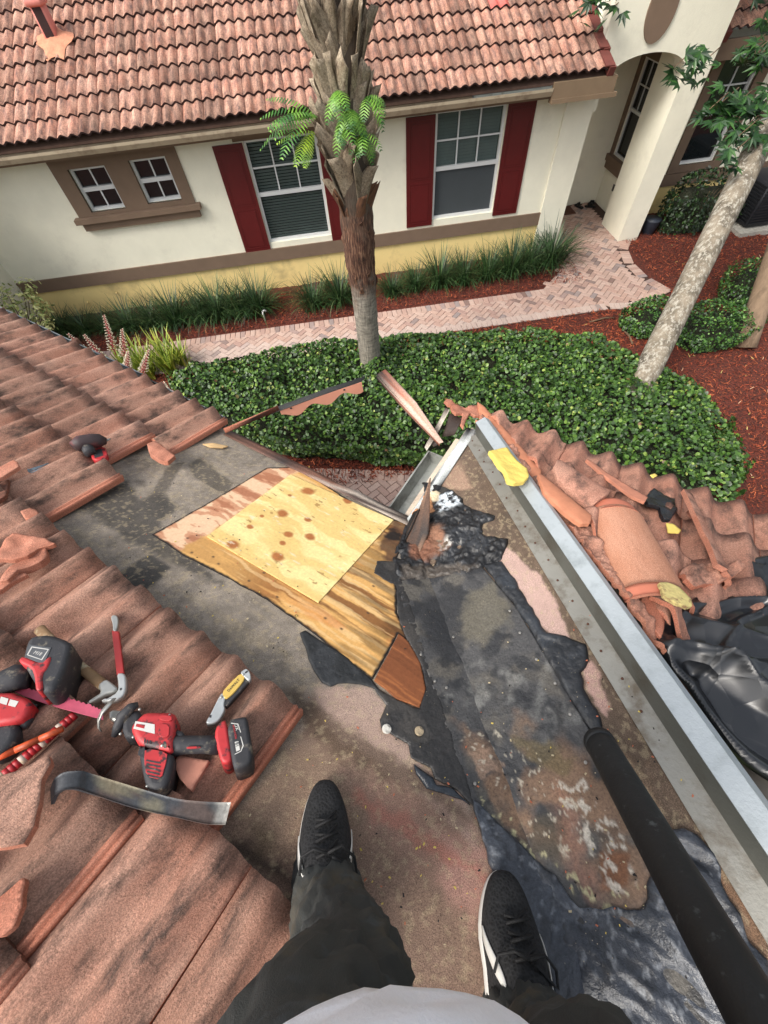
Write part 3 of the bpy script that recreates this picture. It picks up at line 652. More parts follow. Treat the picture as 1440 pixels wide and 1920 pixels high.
bar(fb2, glob(FR, (.03, .04, -.02)), glob(FR, (.60, .04, -.02)), .028, .02); fb2.obj('fascia', [m_cream], roof, label='cream fascia strip under the short gutter side')
# short gutter trough at the right eave (open channel)
def gutter(name, a, b_, wdt, dep, out, mat, parent, t=.003, caps=True, **k):
    a = np.array(a); b_ = np.array(b_); o = np.array(out); z = np.array([0, 0, 1.]); pr = [(0, 0), (0, -dep), (wdt*.75, -dep), (wdt, -dep*.35), (wdt, 0), (wdt-.008, 0)]
    mb = MB(); n = len(pr); inner = [(0+t, 0), (t, -dep+t), (wdt*.75-t*.3, -dep+t), (wdt-t, -dep*.35), (wdt-t, -t), (wdt-.008, -t)]
    V = [e+o*x+z*y for e in (a, b_) for x, y in pr]+[e+o*x+z*y for e in (a, b_) for x, y in inner]
    F_ = []
    for i in range(n-1): F_ += [(i, i+1, n+i+1, n+i), (2*n+i, 3*n+i, 3*n+i+1, 2*n+i+1)]
    F_ += [(0, n, 3*n, 2*n), (n-1, 3*n-1, 4*n-1, 2*n-1)]
    for e in (0, 1): F_ += [(e*n+i, 2*n+e*n+i, 2*n+e*n+i+1, e*n+i+1) for i in range(n-1)]
    mb.add(V, F_)
    if caps: mb.add([b_+o*x+z*y for x, y in pr[:5]]+[b_+(b_-a)/np.linalg.norm(b_-a)*t+o*x+z*y for x, y in pr[:5]], [(0, 1, 2, 3, 4), (9, 8, 7, 6, 5), (0, 5, 6, 1), (1, 6, 7, 2), (2, 7, 8, 3), (3, 8, 9, 4), (4, 9, 5, 0)])
    return mb.obj(name, [mat], parent, None, **k)
gutter('gutter', glob(FR, (-.05, .05, -.02)), glob(FR, (.46, .05, -.02)), .10, .085, oR, simple('gutter_metal', S(168, 170, 164), .5, .3, .12, 8, dirt=S(96, 92, 84)), roof, label='grey metal gutter piece beside the gap in the eave')
gutter('gutter', glob(FL, (-4.0, .06, -.03)), glob(FL, (-2.05, .06, -.03)), .105, .085, oL, simple('gutter_old', S(134, 142, 146), .5, .35, .15, 6, dirt=S(86, 80, 72)), roof, label='grey eave gutter below the left tiles')
gutter('gutter', glob(FL, (-2.04, .075, -.02)), glob(FL, (-1.33, .07, -.03)), .07, .06, oL, simple('gutter_peeling', S(70, 66, 62), .6, .1, .2, 10, dirt=S(170, 172, 172), dscale=20, damt=(.52, .56)), roof, label='dark peeling gutter end below the left tiles')
eb = MB()
for u, w in ((-2.80, .115), (-2.03, .085)):
    Q = glob(FL, (u, .07+w/2, -.02)); Rm = np.stack([eL, oL, np.array([0, 0, 1.])], 1); eb.rbox(Q, (.035, w, .10), .012, 0, Rm)
eb.obj('gutter_cap', [simple('rusty_cap', S(120, 82, 66), .8, .1, .35, 40)], roof)
# metal profile along the hip
hd = np.array([1, 1, 0])/math.sqrt(2)                      # down the hip in the frame of the right slope
def hp(s_, off, w): q = np.array([.0, .0, w])+hd*s_+np.array([.60, .0, 0])+np.array([1, -1, 0])/math.sqrt(2)*off; return glob(FR, (q[0]-.0, q[1], q[2]))
hm = MB(); S0, S1 = -.02, -2.6
for (o0, w0, o1, w1, m) in ((0, .006, .065, .008, 1), (.062, .008, .078, .080, 2), (.078, .080, .128, .088, 0), (.128, .088, .146, .066, 0)):
    V = []
    for s_ in np.linspace(S0, S1, 14):
        V += [hp(s_, o0, w0), hp(s_, o1, w1)]
    N = np.cross(hp(S0, o1, w1)-hp(S0, o0, w0), hp(S1, o0, w0)-hp(S0, o0, w0)); N = N/np.linalg.norm(N)*.0016
    n = len(V); V2 = [v+N for v in V]+[v-N for v in V]
    F_ = [(2*i, 2*i+1, 2*i+3, 2*i+2) for i in range(n//2-1)]+[(n+2*i, n+2*i+2, n+2*i+3, n+2*i+1) for i in range(n//2-1)]+[(0, n, n+1, 1)]+[(2*i, n+2*i, n+2*i+2, 2*i+2) for i in range(n//2-1)]+[(2*i+1, 2*i+3, n+2*i+3, n+2*i+1) for i in range(n//2-1)]
    hm.add(V2, F_, m)
m_flange = simple('hip_flange', S(158, 156, 148), .5, .45, .1, 6, dirt=S(120, 110, 96), damt=(.5, .7), dscale=14)
m_web = simple('hip_web', S(118, 120, 114), .5, .5, .08, 5, dirt=S(98, 94, 84))
m_hiptop = simple('hip_top', S(186, 194, 198), .5, .35, .06, 8, dirt=S(150, 158, 160), damt=(.5, .8), dscale=16)  # same metal throughout: web tinted darker and top brighter, as light falls
hipf = hm.obj('hip_flashing', [m_hiptop, m_flange, m_web], roof, label='bent galvanised metal profile running along the hip')
ns = MB(); ns.tube([(0, 0, -.001), (0, 0, .002)], [.0042, .0036], 8); NS = ns.me('nail', [m_rust])
for i, s_ in enumerate(np.arange(-.06, -1.5, -.092)):
    M = FR.copy(); M[:3, 3] = hp(s_, .030+.006*math.sin(i*2.3), .0095); obj('nail', NS, hipf, M)

# ---- tiles still laid, left slope
def lay(me, Fm, u, v, rot=0., w=0., tilt=0., parent=roof, **k):
    c, s_ = math.cos(rot), math.sin(rot); L4 = np.eye(4); L4[:2, :2] = [[c, -s_], [s_, c]]; L4[:3, 3] = (u, v, w)
    if tilt: T4 = np.eye(4); ct, st_ = math.cos(tilt), math.sin(tilt); T4[1:3, 1:3] = [[ct, -st_], [st_, ct]]; L4 = L4 @ T4
    return obj(k.pop('name', 'roof_tile'), me, parent, Fm @ L4, **k)
rows = [(.045, -1.235, -3.9), (-.315, -1.36, -3.9), (-.62, -1.165, -3.6), (-.965, .135, -3.0), (-1.285, .57, -2.2), (-1.60, .02, -2.0), (-1.915, .4, -2.0)]
for r_, (v, ur, ul) in enumerate(rows):
    u = ur-TW; i = 0
    while u > ul:
        skip = (r_ == 2 and -1.9 < u < -1.6 and False)
        if r_ == 4 and i == 2: lay(T_RAIL, FL, -.004-TW, v-.07, .0, .016)
        elif r_ == 5 and i == 0: lay(T_RAIL, FL, u, v, .0, .004)
        elif not skip:
            lay(T_RAIL if i == 0 else (T_HI if (i+r_) % 2 else T_HI2), FL, u+random.uniform(-.002, .002), v+random.uniform(-.006, .006), random.uniform(-.008, .008), random.uniform(0, .003))
        u -= TW; i += 1
for s_, P0 in ((0, (.03, -.03)),):
    pass
def vis_px0(P):
    c = MC.T @ (np.array(P)-CP); return (720+F*c[0]/c[2], 960+F*c[1]/c[2]) if c[2] > .1 else None
# ---- tiles on the far slope beyond the hip (cut along it)
def cut_tile(name, Fm, u0, v0, P, mats, parent, w=0., res=.008, th=TT, rot=0, jg=.0, **k):
    """tile cut to outline P (tile coordinates: x across, y from 0 at the nose to -.385)"""
    M = Fm.copy(); c, s_ = math.cos(rot), math.sin(rot); L4 = np.eye(4); L4[:2, :2] = [[c, -s_], [s_, c]]; L4[:3, 3] = (u0, v0, w)
    P = jag(P, jg, .02, int(abs(u0*100))) if jg else P
    V, Fq, sm, mi, cols = slab(P, res, 0, th, lambda x, y: prof(x)+.037+.119*y, None, True)
    return obj(name, mesh(name, V, Fq, mats, sm, mi), parent, M @ L4, **k)
for r_, v in enumerate((.095, -.19, -.47, -.79, -1.10, -1.42)):
    for i in range(14):
        u = -.10+i*TW-(.0 if r_ != 1 else .01)
        lim = -v+.13                                         # hip line u = -v
        x0 = u; 
        if u+TW+.03 < lim-.385: continue
        if u > 3.4: continue
        vv = vis_px0(glob(FT, (u+TW/2, v-.19, .05)))
        if vv and 1275 < vv[0] < 1500 and 1165 < vv[1] < 1430: continue
        full = [(0, 0), (TW+.012, 0), (TW+.012, -TL), (0, -TL)]
        g_ = lambda a, u=u, v=v, lim=lim: (a[0]+u)+(a[1]+v)+0-.13+.0
        if min(g_(p) for p in full) >= 0: lay(T_R, FT, u+random.uniform(-.003, .003), v+random.uniform(-.008, .008), random.uniform(-.01, .01), random.uniform(0, .004))
        else:
            Q = clip(full, g_)
            if len(Q) > 2 and abs(sum(Q[i_][0]*Q[(i_+1) % len(Q)][1]-Q[(i_+1) % len(Q)][0]*Q[i_][1] for i_ in range(len(Q)))/2) > .006:
                cut_tile('roof_tile', FT, u, v, Q, [m_tileR, m_fresh, m_nose], roof, .012, jg=.012)
# ============================================================ ground, paths, planting beds
m_mulch = simple('red_mulch', S(112, 48, 30), .95, 0, .45, 22, .02, 60, dirt=S(60, 28, 20), dscale=30, damt=(.45, .6))
gp = np.array([(x, y) for x in np.linspace(-60, 60, 9) for y in np.linspace(-40, 90, 9)])
gm = MB(); gm.add([(-300, -300, -.2), (300, -300, -.2), (300, 300, -.2), (-300, 300, -.2)], [(0, 1, 2, 3)])
gm.obj('lawn_ground', [simple('grass_ground', S(84, 100, 52), .95, 0, .4, 3, .02, 40)], kind='structure')
xs = np.arange(-9, 13.01, .06); ys = np.arange(-1, 11.6, .06); GX, GY = np.meshgrid(xs, ys, indexing='ij'); nyy = len(ys)
GZ = (fb(GX.ravel(), GY.ravel(), 3, 4, 201)-.5)*.05+(fb(GX.ravel(), GY.ravel(), 14, 3, 202)-.5)*.05
low = (GY.ravel() > 6.75) & (GY.ravel() < 8.0) & (GX.ravel() < 6.7) | ((GY.ravel() > 7.9) & (GX.ravel() > 4.2) & (GX.ravel() < 7.0)) | ((GX.ravel() < 2.2) & (GY.ravel() < 4.15-.23*GX.ravel()-.25+.1))
GZ = np.where(low, -.03, GZ)
I, J = np.meshgrid(np.arange(len(xs)-1), np.arange(nyy-1), indexing='ij'); q = (I*nyy+J).ravel()
obj('mulch_bed', mesh('mulch_bed', np.stack([GX.ravel(), GY.ravel(), GZ+.0], 1), np.stack([q, q+nyy, q+nyy+1, q+1], 1), m_mulch, True), kind='structure')
def gz(x, y): return (fb(x, y, 3, 4, 201)-.5)*.05+(fb(x, y, 14, 3, 202)-.5)*.05
def scatter_chips(name, regs, mats, n_, size, parent=None, lift=.006):
    P = []
    for (x0, x1, y0, y1, k) in regs: P.append(np.stack([rng.uniform(x0, x1, k), rng.uniform(y0, y1, k)], 1))
    P = np.concatenate(P); n = len(P); z = gz(P[:, 0], P[:, 1])+rng.uniform(0, .018, n)+lift
    a = rng.uniform(0, math.pi, n); l = rng.uniform(.4, 1.3, n)*size; w = l*rng.uniform(.12, .3, n); ti = rng.normal(0, .35, n); ro = rng.normal(0, .4, n)
    dx_ = np.stack([np.cos(a)*np.cos(ti), np.sin(a)*np.cos(ti), np.sin(ti)], 1)*l[:, None]; dy_ = np.stack([-np.sin(a)*np.cos(ro), np.cos(a)*np.cos(ro), np.sin(ro)], 1)*w[:, None]
    C_ = np.concatenate([P, z[:, None]], 1); V = np.stack([C_-dx_-dy_, C_+dx_-dy_*.6, C_+dx_+dy_*.8, C_-dx_+dy_], 1).reshape(-1, 3)
    Fq = np.arange(4*n).reshape(n, 4); return mesh(name, V, Fq, mats, False, rng.integers(0, len(mats), n))
chipm = [simple('chip_a', S(150, 66, 38), .9, 0, .3, 30), simple('chip_b', S(112, 44, 28), .9, 0, .3, 30), simple('chip_c', S(78, 34, 24), .9, 0, .3, 30), simple('chip_d', S(176, 92, 56), .9, 0, .3, 30)]
obj('mulch_chips', scatter_chips('mulch_chips', [(-2.6, 3.2, 3.6, 5.2, 9000), (-4, 6.2, 5.7, 6.84, 12000), (5, 9.5, 2.2, 6.8, 12000), (6.6, 10, 6.8, 9.6, 7000), (-5.5, 5.2, 7.9, 9.1, 7000)], chipm, 0, .028), kind='stuff')
lm = [simple('leaf_litter', S(206, 182, 110), .8, 0, .3, 20), simple('leaf_litter2', S(190, 150, 120), .8, 0, .3, 20)]
obj('fallen_leaves', scatter_chips('fallen_leaves', [(-2.2, 3, 4.0, 4.7, 26), (1.5, 6, 5.8, 6.7, 20), (5.2, 8, 2.5, 5.4, 60), (7, 9, 7, 9, 16)], lm, 0, .03, lift=.03), kind='stuff')
# pavers
pvm = []
def paver_mat():
    m, n, b = bsdf('paver'); co = coords(n); oi = n.nodes.new('ShaderNodeObjectInfo')
    c = ramp(n, oi.outputs['Random'], [(0, S(196, 174, 162)), (.3, S(206, 184, 172)), (.62, S(202, 178, 166)), (.9, S(194, 170, 160)), (.95, S(176, 162, 158)), (1, S(156, 134, 124))])
    f = noise(n, co, 60, 5, .7); c = mixc(n, 1., c, ramp(n, f, [(.3, (.78,)*3), (.7, (1.15,)*3)]), 'MULTIPLY')
    n.links.new(c, b.inputs['Base Color']); b.inputs['Roughness'].default_value = .85; bump(n, b, noise(n, co, 160, 4), .0012); return m
m_pav = paver_mat()
def paver_mat2():
    m, n, b = bsdf('paver_joined'); g = n.nodes.new('ShaderNodeNewGeometry')
    c = ramp(n, g.outputs['Random Per Island'], [(0, S(188, 158, 144)), (.3, S(204, 176, 162)), (.62, S(198, 164, 148)), (.86, S(180, 148, 136)), (.93, S(160, 146, 142)), (1, S(140, 112, 102))])
    co = coords(n); f = noise(n, co, 60, 5, .7); c = mixc(n, 1., c, ramp(n, f, [(.3, (.78,)*3), (.7, (1.15,)*3)]), 'MULTIPLY')
    n.links.new(c, b.inputs['Base Color']); b.inputs['Roughness'].default_value = .85; return m
m_pav2 = paver_mat2()
BL, BW = .2, .1
def brickV(l=BL, w=BW, g=.0038, h=.05, c=.004):
    x, y = l/2-g, w/2-g; V = [(sx*x, sy*y, -h) for sx, sy in ((-1, -1), (1, -1), (1, 1), (-1, 1))]+[(sx*x, sy*y, -c) for sx, sy in ((-1, -1), (1, -1), (1, 1), (-1, 1))]+[(sx*(x-c), sy*(y-c), 0) for sx, sy in ((-1, -1), (1, -1), (1, 1), (-1, 1))]
    F_ = [(8, 9, 10, 11)]+[(i, (i+1) % 4, 4+(i+1) % 4, 4+i) for i in range(4)]+[(4+i, 4+(i+1) % 4, 8+(i+1) % 4, 8+i) for i in range(4)]; return V, F_
bV, bF = brickV(); BRK = mesh('paver', bV, bF, m_pav)
def vis_px(P):
    c = MC.T @ (np.array(P)-CP)
    if c[2] < .1: return None
    return 720+F*c[0]/c[2], 960+F*c[1]/c[2], c[2]
def lay_pavers(root, org, ang, inside, cells, borders, z):
    """herringbone turned by 45 degrees to the edge, with soldier borders"""
    L_ = []; a45 = ang+rad(45); ca, sa = math.cos(a45), math.sin(a45)
    for i in range(-cells, cells):
        for j in range(-cells, cells):
            k = (i-j) % 4
            if k == 0: cx, cy, r = (i+1)*BW, (j+.5)*BW, 0
            elif k == 3: cx, cy, r = (i+.5)*BW, (j+1)*BW, math.pi/2
            else: continue
            x = org[0]+cx*ca-cy*sa; y = org[1]+cx*sa+cy*ca
            if inside(x, y): L_.append((x, y, z+random.uniform(-.0012, .0012), a45+r))
    for (a, b_, side) in borders:
        a = np.array(a); b_ = np.array(b_); d_ = b_-a; l = np.linalg.norm(d_); d_ /= l; n_ = np.array([-d_[1], d_[0]])*side
        for k in range(int(l/BW)):
            p = a+d_*(k+.5)*BW+n_*BL/2; L_.append((p[0], p[1], z+.004+random.uniform(-.001, .001), math.atan2(n_[1], n_[0])))
    L2 = []
    for x, y, zz, r in L_:
        v = vis_px((x, y, zz))
        if v is None: continue
        L2.append((v[2]+(0 if -20 < v[0] < 1460 and -20 < v[1] < 1940 else 50), x, y, zz, r))
    L2.sort(); return L2
def put_pavers(root, L2, nmax):
    for k, (_, x, y, z, r) in enumerate(L2[:nmax]):
        M = np.eye(4); c, s_ = math.cos(r), math.sin(r); t1, t2 = random.uniform(-.006, .006), random.uniform(-.006, .006); M[:3, :3] = [[c, -s_, 0], [s_, c, 0], [t1, t2, 1]]; M[:3, 3] = (x, y, z); obj('paver', BRK, root, M)
    rest = [q for q in L2[nmax:] if q[0] < 30]
    if rest:
        mb = MB()
        for _, x, y, z, r in rest:
            c, s_ = math.cos(r), math.sin(r); mb.add([(x+c*a-s_*b_, y+s_*a+c*b_, z+e) for a, b_, e in bV], bF)
        mb.obj('far_pavers', [m_pav2], root, kind='stuff')
m_sand = simple('joint_sand', S(70, 50, 42), .95, 0, .3, 60)
pa = MB(); pa.bx(-9, 5.2, 6.86, 7.82, -.06, -.014); pa.prism([(5.2, 6.86), (5.7, 6.76), (6.65, 7.15), (6.45, 7.7), (6.35, 8.5), (6.8, 9.23), (6.5, 9.3), (6.85, 10.1), (6.85, 11.25), (5.02, 11.25), (5.02, 9.1), (4.75, 8.3), (4.3, 7.82), (4.3, 7.83), (5.2, 7.0)], -.06, -.0135)
path = pa.obj('garden_path', [m_sand], label='pink herringbone brick path along the facing house, opening to its porch', kind='structure')
PORCH = [(4.2, 7.6), (5.3, 7.05), (5.72, 6.95), (6.45, 7.2), (6.28, 7.7), (6.2, 8.5), (6.62, 9.28), (6.6, 11.25), (5.02, 11.25), (5.02, 9.1), (4.75, 8.3), (4.3, 7.9)]
def ins(x, y): return (6.98 < y < 7.70 and -6 < x < 5.4) or bool(inpoly(np.array([x]), np.array([y]), PORCH)[0])
cur = [(6.82, 9.22), (6.56, 8.85), (6.42, 8.3), (6.45, 7.75), (6.66, 7.2)]
bor = [((-6, 6.86), (5.25, 6.86), 1), ((5.25, 6.86), (5.70, 6.76), 1), ((5.70, 6.76), (6.66, 7.16), 1), ((4.35, 7.82), (-6, 7.82), 1), ((4.74, 8.3), (4.35, 7.82), 1)]
for a, b_ in zip(cur[:-1], cur[1:]): bor.append((b_, a, 1))
put_pavers(path, lay_pavers(path, (0, 7.4), 0, ins, 130, bor, 0.0), 290)
q0, q1 = at(565, 877, 0), at(745, 882, 0); a2 = math.atan2(q1[1]-q0[1], q1[0]-q0[0]); dd = np.array([math.cos(a2), math.sin(a2)]); nn2 = np.array([dd[1], -dd[0]])
pb_ = MB(); P4 = [q0[:2]-dd*3, q0[:2]+dd*4, q0[:2]+dd*4+nn2*2.4, q0[:2]-dd*3+nn2*2.4]; pb_.prism([tuple(p) for p in P4[::-1]], -.06, -.014)
path2 = pb_.obj('garden_path', [m_sand], label='brick path directly below the open eave corner', kind='structure')
def ins2(x, y):
    r = np.array([x, y])-q0[:2]; return -1.6 < r @ dd < 3.4 and .13 < r @ nn2 < 2.2
put_pavers(path2, lay_pavers(path2, (q0[0], q0[1]), a2, ins2, 60, [(q0[:2]-dd*1.6, q0[:2]+dd*3.4, -1)], 0.002), 290)

# ============================================================ the facing house
m_stucco = simple('cream_stucco', S(242, 238, 218, .9), .9, 0, .05, 2, .0035, 90, dirt=S(226, 221, 202), dscale=1.5, damt=(.55, .85))
m_yellow = simple('yellow_stucco', S(246, 220, 150, .9), .9, 0, .06, 2, .0035, 90, dirt=S(214, 190, 132), dscale=2, damt=(.5, .7))
m_brown = simple('brown_trim', S(128, 106, 88), .85, 0, .08, 4, .002, 90)
m_white = simple('window_white', S(232, 234, 234), .45, 0, .03, 5, 0)
m_red = simple('shutter_red', S(96, 14, 17), .5, 0, .08, 6, .0004, 60)
m_glass, _n, _b = bsdf('dark_glass'); _b.inputs['Base Color'].default_value = (*S(30, 34, 36), 1); _b.inputs['Roughness'].default_value = .06; _b.inputs['Specular IOR Level'].default_value = .5; _b.inputs['Alpha'].default_value = 1
m_glass2, _n, _b = bsdf('pane_glass'); _b.inputs['Base Color'].default_value = (.5, .55, .55, 1); _b.inputs['Roughness'].default_value = .03; _b.inputs['Transmission Weight'].default_value = 1; _b.inputs['IOR'].default_value = 1.12
m_blind = simple('blind', S(206, 212, 208), .7, 0, .08, 3, 0)
m_darkroom = simple('dark_room', S(28, 26, 26), .9, 0, .2, 3, 0)
m_screen = simple('insect_screen', S(70, 76, 80), .8, 0, .06, 3, 0)
house = empty('facing_house', (0, 9.4, 0), 'cream single-storey house across the path with red shutters and tiled roof', 'house')
WY, WT = 9.26, .2
def wall_with_holes(mb, x0, x1, z0, z1, holes, y0, y1, m=0):
    cuts = sorted(set([x0, x1]+[h[0] for h in holes]+[h[1] for h in holes]))
    for a, b_ in zip(cuts[:-1], cuts[1:]):
        hs_ = sorted([(h[2], h[3]) for h in holes if h[0] <= a+1e-6 and h[1] >= b_-1e-6]); z = z0
        for c, d_ in hs_:
            if c > z: mb.bx(a, b_, y0, y1, z, c, m)
            z = d_
        if z < z1: mb.bx(a, b_, y0, y1, z, z1, m)
W1, W2, W3, W4 = (-4.18, -3.56, 1.79, 2.42), (-3.15, -2.53, 1.81, 2.44), (-1.19, .07, .90, 2.50), (2.16, 3.42, .92, 2.56)
wm = MB(); wall_with_holes(wm, -6.35, 4.47, .57, 2.84, [W1, W2, W3, W4], WY, WY+WT)
wm.obj('wall', [m_stucco], house)
MB().bx(-6.35, 4.47, WY+.002, WY+WT, -.1, .57).obj('wall_base', [m_yellow], house, label='pale yellow base of the long wall')
MB().bx(-6.37, 4.475, WY-.035, WY+.05, .572, .80).obj('trim_band', [m_brown], house, label='brown stucco band over the yellow base')
MB().bx(4.472, 4.99, WY-.05, WY+.25, -.1, 2.84).obj('pilaster', [m_stucco], house, label='plain cream corner pilaster left of the porch')
MB().bx(-6.56, -6.352, 5.5, WY+WT, -.1, 2.9).obj('wall', [m_stucco], house, label='short return wall at the left end')
def window(h, cols_, rows_up, rows_lo, blind, y=WY, axis='y', lab=None, screen=False, sash=True):
    """single hung window set in the opening h, facing -Y"""
    x0, x1, z0, z1 = h; yf = y+.05; fr = MB(); t = .045
    fr.bx(x0, x1, yf, yf+.07, z0, z0+t); fr.bx(x0, x1, yf, yf+.07, z1-t, z1); fr.bx(x0, x0+t, yf, yf+.07, z0+t, z1-t); fr.bx(x1-t, x1, yf, yf+.07, z0+t, z1-t)
    zm = (z0+z1)/2
    if sash: fr.bx(x0+t, x1-t, yf-.008, yf+.05, zm-.03, zm+.03)
    w = fr.obj('window', [m_white], house, label=lab)
    mu = MB()
    for i in range(1, cols_):
        x = x0+t+(x1-x0-2*t)*i/cols_
        if rows_up: mu.bx(x-.012, x+.012, yf+.02, yf+.042, zm+.03, z1-t)
        if rows_lo: mu.bx(x-.012, x+.012, yf+.02, yf+.042, z0+t, zm-.03)
    for k, (a, b_, r) in enumerate(((zm+.03, z1-t, rows_up), (z0+t, zm-.03, rows_lo))):
        for i in range(1, r): z = a+(b_-a)*i/r; mu.bx(x0+t, x1-t, yf+.0201, yf+.0421, z-.012, z+.012)
    if mu.V: mu.obj('muntin', [m_white], w)
    for a, b_ in ((zm+.03, z1-t), (z0+t, zm-.03)):
        MB().bx(x0+t, x1-t, yf+.045, yf+.050, a, b_).obj('pane', [m_glass2 if blind else m_glass], w)
    if screen: MB().bx(x0+t, x1-t, yf+.036, yf+.038, z0+t, zm-.03).obj('insect_screen', [m_screen], w)
    if blind:
        sl = MB(); z = z0+.06
        while z < z1-.05:
            for a, b_ in blind: sl.box(((a+b_)/2, yf+.085, z), (b_-a, .046, .003), 0, np.array([[1, 0, 0], [0, math.cos(rad(BT)), -math.sin(rad(BT))], [0, math.sin(rad(BT)), math.cos(rad(BT))]]))
            z += .046
        sl.obj('blind', [m_blind], w)
        MB().bx(x0, x1, yf+.2, yf+.22, z0, z1).obj('dark_room', [m_darkroom], w)
    return w
BT = -68
window(W1, 2, 1, 1, None, lab='left small white window of the brown framed pair'); window(W2, 2, 1, 1, None, lab='right small white window of the brown framed pair')
BT = -62; window(W3, 3, 2, 0, [(-1.14, .02)], lab='large white window half hidden by the palm')
BT = -82; window(W4, 3, 2, 0, [(2.21, 3.37)], lab='large white window between two full red shutters', screen=True)
sr = MB(); wall_with_holes(sr, -4.44, -2.32, 1.74, 2.56, [W1, W2], WY-.03, WY+.03); sr.obj('window_surround', [m_brown], house, label='brown stucco frame round the small window pair')
sl = MB(); sl.bx(-4.52, -2.24, WY-.13, WY+.02, 1.66, 1.738); sl.bx(-4.44, -2.30, WY-.07, WY+.02, 1.53, 1.658); sl.obj('window_sill', [m_brown], house)
for h in (W3, W4): MB().bx(h[0]-.16, h[1]+.16, WY-.03, WY+.03, h[3]+.002, h[3]+.07).obj('window_head', [m_brown], house)
def shutter(x0, x1, z0, z1):
    s_ = MB(); s_.bx(x0, x1, WY-.028, WY-.001, z0, z1); t = .055; zm = z0+(z1-z0)*.45
    for a, b_ in ((z0+t, zm-t/2), (zm+t/2, z1-t)):
        s_.bx(x0+t, x0+t+.012, WY-.034, WY-.028, a, b_); s_.bx(x1-t-.012, x1-t, WY-.034, WY-.028, a, b_); s_.bx(x0+t+.012, x1-t-.012, WY-.034, WY-.028, a, a+.012); s_.bx(x0+t+.012, x1-t-.012, WY-.034, WY-.028, b_-.012, b_)
        s_.bx(x0+t+.04, x1-t-.04, WY-.036, WY-.028, a+.04, b_-.04)
    s_.obj('shutter', [m_red], house)
for a, b_, c, d_ in ((-1.71, -1.2, .80, 2.48), (.08, .59, .80, 2.48), (1.63, 2.15, .85, 2.53), (3.43, 3.93, .86, 2.56)): shutter(a, b_, c, d_)
hb = MB()
for px, py in ((165, 567), (219, 549)):
    p = onwall(px, py); hb.cyl((p[0], WY+.01, p[2]), (p[0], WY-.05, p[2]), .022, .018, 10)
hb.obj('wall_vent', [m_yellow], house)
# eave
HT, HW, HE = .42, .32, .365; HS = math.atan(HT)
ev = MB(); ev.bx(-7.2, 4.9, 8.86, 8.89, 2.64, 2.84); ev.obj('fascia', [m_brown], house)
MB().bx(-7.2, 4.9, 8.892, WY-.001, 2.70, 2.72).obj('soffit', [m_brown], house)
MB().bx(-7.2, 4.98, WY-.04, WY-.001, 2.60, 2.69).obj('trim_band', [m_brown], house, label='brown frieze under the eave')
m_gut = simple('beige_gutter', S(186, 170, 146), .5, .1, .06, 4, .0004, 40, dirt=S(150, 132, 112), dscale=5)
gutter('gutter', (-7.2, 8.858, 2.79), (3.95, 8.858, 2.79), .125, .10, (0, -1, 0), m_gut, house, label='long beige eave gutter')
gutter('gutter', (2.65, 8.853, 2.815), (3.93, 8.853, 2.815), .10, .08, (0, -1, 0), m_metal, house, t=.002, label='short bare metal gutter liner near the right end')
bxm = MB(); bxm.bx(3.96, 5.0, 8.74, 8.858, 2.66, 2.85); bxm.bx(3.96, 5.06, 8.72, 8.86, 2.60, 2.658); bxm.obj('fascia', [simple('tan_fascia', S(136, 114, 90), .7, 0, .06, 5)], house, label='boxed tan eave end by the porch')
# roof boards and tiles
rd = MB(); y1 = 8.80; z1 = 2.86; rd.add([(-8, y1, z1-.05), (4.86, y1, z1-.05), (4.86, y1+5, z1-.05+5*HT), (-8, y1+5, z1-.05+5*HT), (-8, y1, z1-.02), (4.86, y1, z1-.02), (4.86, y1+5, z1-.02+5*HT), (-8, y1+5, z1-.02+5*HT)], [(3, 2, 1, 0), (4, 5, 6, 7), (0, 1, 5, 4), (1, 2, 6, 5), (2, 3, 7, 6), (3, 0, 4, 7)])
rd.obj('roof_deck', [simple('roof_edge_brown', S(104, 78, 66), .9)], house)
FH = frame(np.array([0, 8.76, 2.885]), np.array([1., 0, 0]), np.array([0, -math.cos(HS), -math.sin(HS)]), np.array([0, -math.sin(HS), math.cos(HS)]))
# frame handedness: x right, y down the slope -> z must be x cross y
FH[:3, 2] = np.cross(FH[:3, 0], FH[:3, 1])
if FH[2, 2] < 0: FH[:3, 0] *= -1; FH[:3, 2] *= -1
m_ftile = terracotta('facing_tile', S(172, 122, 103), S(200, 160, 140), S(104, 84, 80), (.44, .68), speck=0, stretch=(1, .22, 1), sc=8, rvar=.40, fine=50, bmp=.001)
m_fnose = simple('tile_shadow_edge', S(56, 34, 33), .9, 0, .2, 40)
m_redp = simple('repaired_tile', S(226, 118, 108), .8, 0, .12, 20)
def far_tile(name, mats, mirror):
    TPf = HW/2; xs_ = np.linspace(0, HW, 15); zz = .042*(.5-.5*np.cos(2*np.pi*xs_/TPf))**.85; V = []; n = len(xs_)
    for s_, (y, w) in enumerate(((0, .046), (-.40, .012))):
        for o in (0, -.028): V += [(x, y, w+z+o) for x, z in zip(xs_, zz)]
    F_ = []; mi = []
    for i in range(n-1):
        F_.append((i, 2*n+i, 2*n+i+1, i+1)); mi.append(0); F_.append((i, i+1, n+i+1, n+i)); mi.append(1); F_.append((n+i, n+i+1, 3*n+i+1, 3*n+i)); mi.append(1)
    F_.append((0, n, 3*n, 2*n)); mi.append(0); F_.append((n-1, 3*n-1, 4*n-1, 2*n-1)); mi.append(0)
    return mesh(name, V, F_, mats, [m == 0 for m in mi], mi)
FTL = far_tile('roof_tile', [m_ftile, m_fnose], False); FTR = far_tile('roof_tile', [m_redp, m_fnose], False)
fl_ = []
